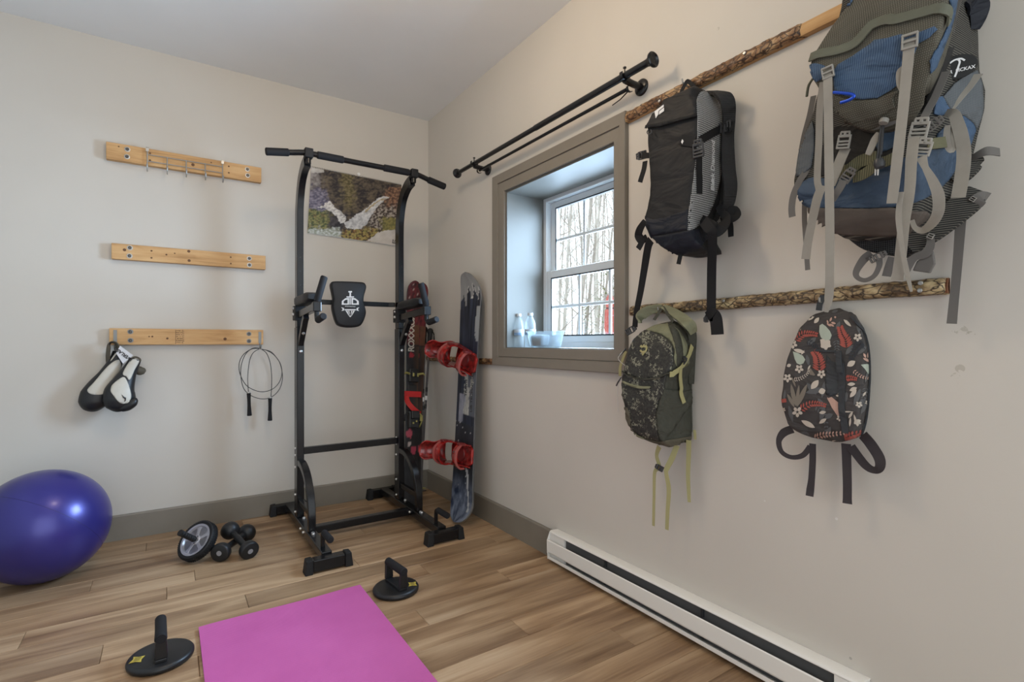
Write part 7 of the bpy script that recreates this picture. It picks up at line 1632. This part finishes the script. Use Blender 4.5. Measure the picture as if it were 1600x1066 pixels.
strap('upper_compression', [(1478, 112, -.20), (1462, 150, -.23), (1450, 172, -.255), (1443, 186, -.27)], 0.0154, 'webbing_dark_grey', tp)
strap('loop_tail', [(1440, 245, -.285), (1446, 262, -.285), (1457, 282, -.28), (1466, 305, -.27), (1466, 330, -.26), (1457, 348, -.25), (1442, 360, -.24), (1430, 356, -.24), (1425, 344, -.245)], [0.0197, 0.0112, 0.0168, 0.0210, 0.0210, 0.0197, 0.0154, 0.0098, 0.0084], 'webbing_grey', tp, 0.0018, 6)
strap('shoulder_tail', [(1528, 116, -.075), (1512, 137, -.11), (1497, 154, -.14), (1480, 174, -.165)], 0.0189, 'webbing_grey', tp)
strap('shoulder_tail', [(1478, 176, -.19), (1490, 178, -.20), (1496, 192, -.20), (1502, 212, -.20), (1506, 240, -.20), (1503, 275, -.20), (1497, 309, -.20)], [0.0140, 0.0197, 0.0224, 0.0238, 0.0245, 0.0252, 0.0252], 'webbing_grey', tp, 0.0018, 6)
strap('shoulder_loop', [(1481, 196, -.20), (1479, 212, -.205), (1482, 231, -.205), (1489, 234, -.20), (1488, 215, -.20), (1486, 196, -.195)], 0.0112, 'webbing_grey', tp, 0.0018, 5)
strap('lime_band', [(1304, 268, -.235), (1325, 266, -.24), (1345, 252, -.245), (1368, 246, -.25)], 0.0288, 'pack_lime_band', tp, 0.004)
strap('lime_band', [(1333, 278, -.25), (1350, 272, -.255), (1372, 256, -.26), (1385, 252, -.26), (1398, 246, -.26)], 0.0240, 'pack_lime_band', tp, 0.004)
strap('lime_band', [(1449, 226, -.25), (1462, 224, -.235), (1478, 222, -.215)], 0.0240, 'pack_lime_band', tp, 0.003)
strap('cross_strap', [(1345, 193, -.25), (1360, 199, -.255), (1378, 196, -.26), (1392, 192, -.26), (1402, 186, -.26)], 0.0127, 'webbing_dark_grey', tp)
strap('ice_axe_loop', [(1374, 208, -.265), (1367, 218, -.27), (1359, 236, -.275), (1356, 242, -.275)], [0.0127, 0.0154, 0.0140, 0.0112], 'webbing_grey', tp, 0.003)
mb = MB()
for dx, lo in ((-2, 258), (1.5, 262), (3, 240)): mb.tube(crom([ax(1379 + dx * 0.5, 194, -.27), ax(1376 + dx, 215, -.275), ax(1374 + dx, 240, -.278), ax(1371 + dx * 1.2, lo, -.28)], 4), 0.0022, 6)
mb.build('draw_cord', 'buckle_black', tp)
mb = MB(); mb.lathe([(0.0002, -0.006), (0.009, -0.005), (0.010, 0.0), (0.009, 0.005), (0.0002, 0.006)], ax(1381, 189.5, -.278), (0.3, -0.2, 1), 14); mb.build('cord_toggle', 'buckle_grey', tp)
mb = MB(); mb.lathe([(0.0002, -0.012), (0.009, -0.010), (0.012, 0.0), (0.009, 0.010), (0.0002, 0.012)], ax(1374, 256, -.283), (0.1, 0.2, 1), 12); mb.build('cord_knot', 'buckle_black', tp)
for dx in (-3, 1):
    mb = MB(); mb.tube([ax(1371 + dx, 264, -.282), ax(1370.5 + dx, 274, -.282)], [0.0018, 0.0014], 6); mb.build('cord_tip', 'cord_white', tp)
mb = MB(); mb.tube(crom([ax(*b1(330, 905), -.345), ax(*b1(420, 912), -.35), ax(*b1(510, 925), -.352), ax(*b1(525, 950), -.352), ax(*b1(470, 985), -.35), ax(*b1(400, 1005), -.346)], 5), 0.0035, 8); mb.build('carabiner', 'carabiner_blue', tp)
# hip belt, lumbar pad and hanging webbing behind
pts_ = [ax(*q, -0.10) for q in ((1303, 352), (1400, 352), (1450, 355), (1440, 380), (1420, 402), (1385, 398), (1352, 393), (1328, 377))]
mb = MB(); mb.prism(chaikin(pts_, 2), (0.05, 0, 0)); mb.build('lumbar_pad', 'mesh_black', tp, smooth=40, bevel=0.006, uvs=uvm(mb))
strap('hip_belt', [(1420, 385, -.105), (1455, 362, -.10), (1485, 338, -.09), (1512, 315, -.075), (1528, 300, -.06)], [0.0425, 0.0510, 0.0561, 0.0578, 0.0425], 'pack_stripe_mesh', tp, 0.018, 6)
strap('hip_belt_tab', [(1514, 316, -.075), (1524, 318, -.08), (1532, 310, -.08), (1541, 312, -.07)], 0.0306, 'webbing_dark_grey', tp, 0.003)
strap('hip_belt_upper', [(1488, 282, -.10), (1505, 268, -.09), (1520, 256, -.07), (1528, 258, -.06)], [0.0425, 0.0467, 0.0425, 0.0255], 'pack_stripe_mesh', tp, 0.014, 5)
strap('stabiliser_strap', [(1513, 250, -.07), (1526, 243, -.08), (1543, 236, -.08), (1562, 238, -.06)], [0.0112, 0.0182, 0.0224, 0.0210], 'webbing_dark_grey', tp, 0.002, 5, (0.3, 0.1, 0.9))
strap('long_dark_tail', [(1503, 325, -.06), (1500, 360, -.055), (1497, 400, -.05), (1493, 445, -.05), (1490, 475, -.05), (1487, 506, -.05)], [0.0199, 0.0199, 0.0186, 0.0181, 0.0186, 0.0199], 'webbing_dark_grey', tp)
strap('lower_loop', [(1362, 396, -.11), (1350, 405, -.115), (1338, 424, -.12), (1340, 434, -.12), (1352, 438, -.12), (1366, 431, -.12), (1374, 415, -.12), (1373, 404, -.115)], [0.0210, 0.0210, 0.0154, 0.0112, 0.0112, 0.0112, 0.0127, 0.0154], 'webbing_dark_grey', tp, 0.002, 6)
buckle('buckle', 1372, 401, -0.115, 0.0174, 0.0401, -65, 'webbing_dark_grey', tp)
strap('lower_strap', [(1395, 402, -.11), (1390, 415, -.11), (1385, 432, -.11)], 0.0197, 'webbing_dark_grey', tp)
strap('lower_strap', [(1452, 366, -.12), (1454, 382, -.12), (1446, 396, -.12), (1430, 402, -.12), (1420, 412, -.12), (1413, 425, -.12)], [0.0112, 0.0168, 0.0210, 0.0168, 0.0210, 0.0224], 'webbing_dark_grey', tp, 0.002, 6)
pts_ = [ax(*q, -0.115) for q in ((1432, 408), (1458, 392), (1461, 412), (1453, 427), (1425, 423))]
mb = MB(); mb.prism(pts_, (0.008, 0, 0)); mb.build('hip_pad', 'webbing_dark_grey', tp, smooth=0, bevel=0.003)
ladder('ladder_lock', 1454, 369, -0.125, 0.0126, 0.0117, -30, 'buckle_grey', tp); ladder('ladder_lock', 1520, 311, -0.085, 0.0110, 0.0100, -40, 'buckle_grey', tp)
strap('top_cover_flap', [(1511, 3, -.08), (1521, 6, -.075), (1529, 14, -.06), (1527, 30, -.05), (1522, 46, -.045)], [0.0300, 0.0450, 0.0450, 0.0350, 0.0200], 'nylon_navy', tp, 0.008, 5, (0.8, -0.55, 0))
strap('shoulder_strap', [(1497, 0, -.13), (1490, 25, -.14), (1484, 55, -.15), (1480, 75, -.155)], 0.0140, 'webbing_dark_grey', tp)
mb = MB(); c = V((-0.034, -2.98, 2.045)); mb.tube([c, c + V((-0.02, 0, -0.006)), c + V((-0.04, 0, 0.0)), c + V((-0.045, 0, 0.015))], 0.004, 8); mb.build('hook', 'washer_zinc', ub)
strap_h = MB(); strap_h.ribbon(crom([V((-0.12, -2.94, 2.0)), V((-0.085, -2.96, 2.045)), V((-0.07, -2.98, 2.052)), V((-0.085, -3.0, 2.045)), V((-0.12, -3.02, 2.0))], 5), 0.02, 0.002, V((1, 0, 0.2))); strap_h.build('haul_loop', 'webbing_dark_grey', tp)
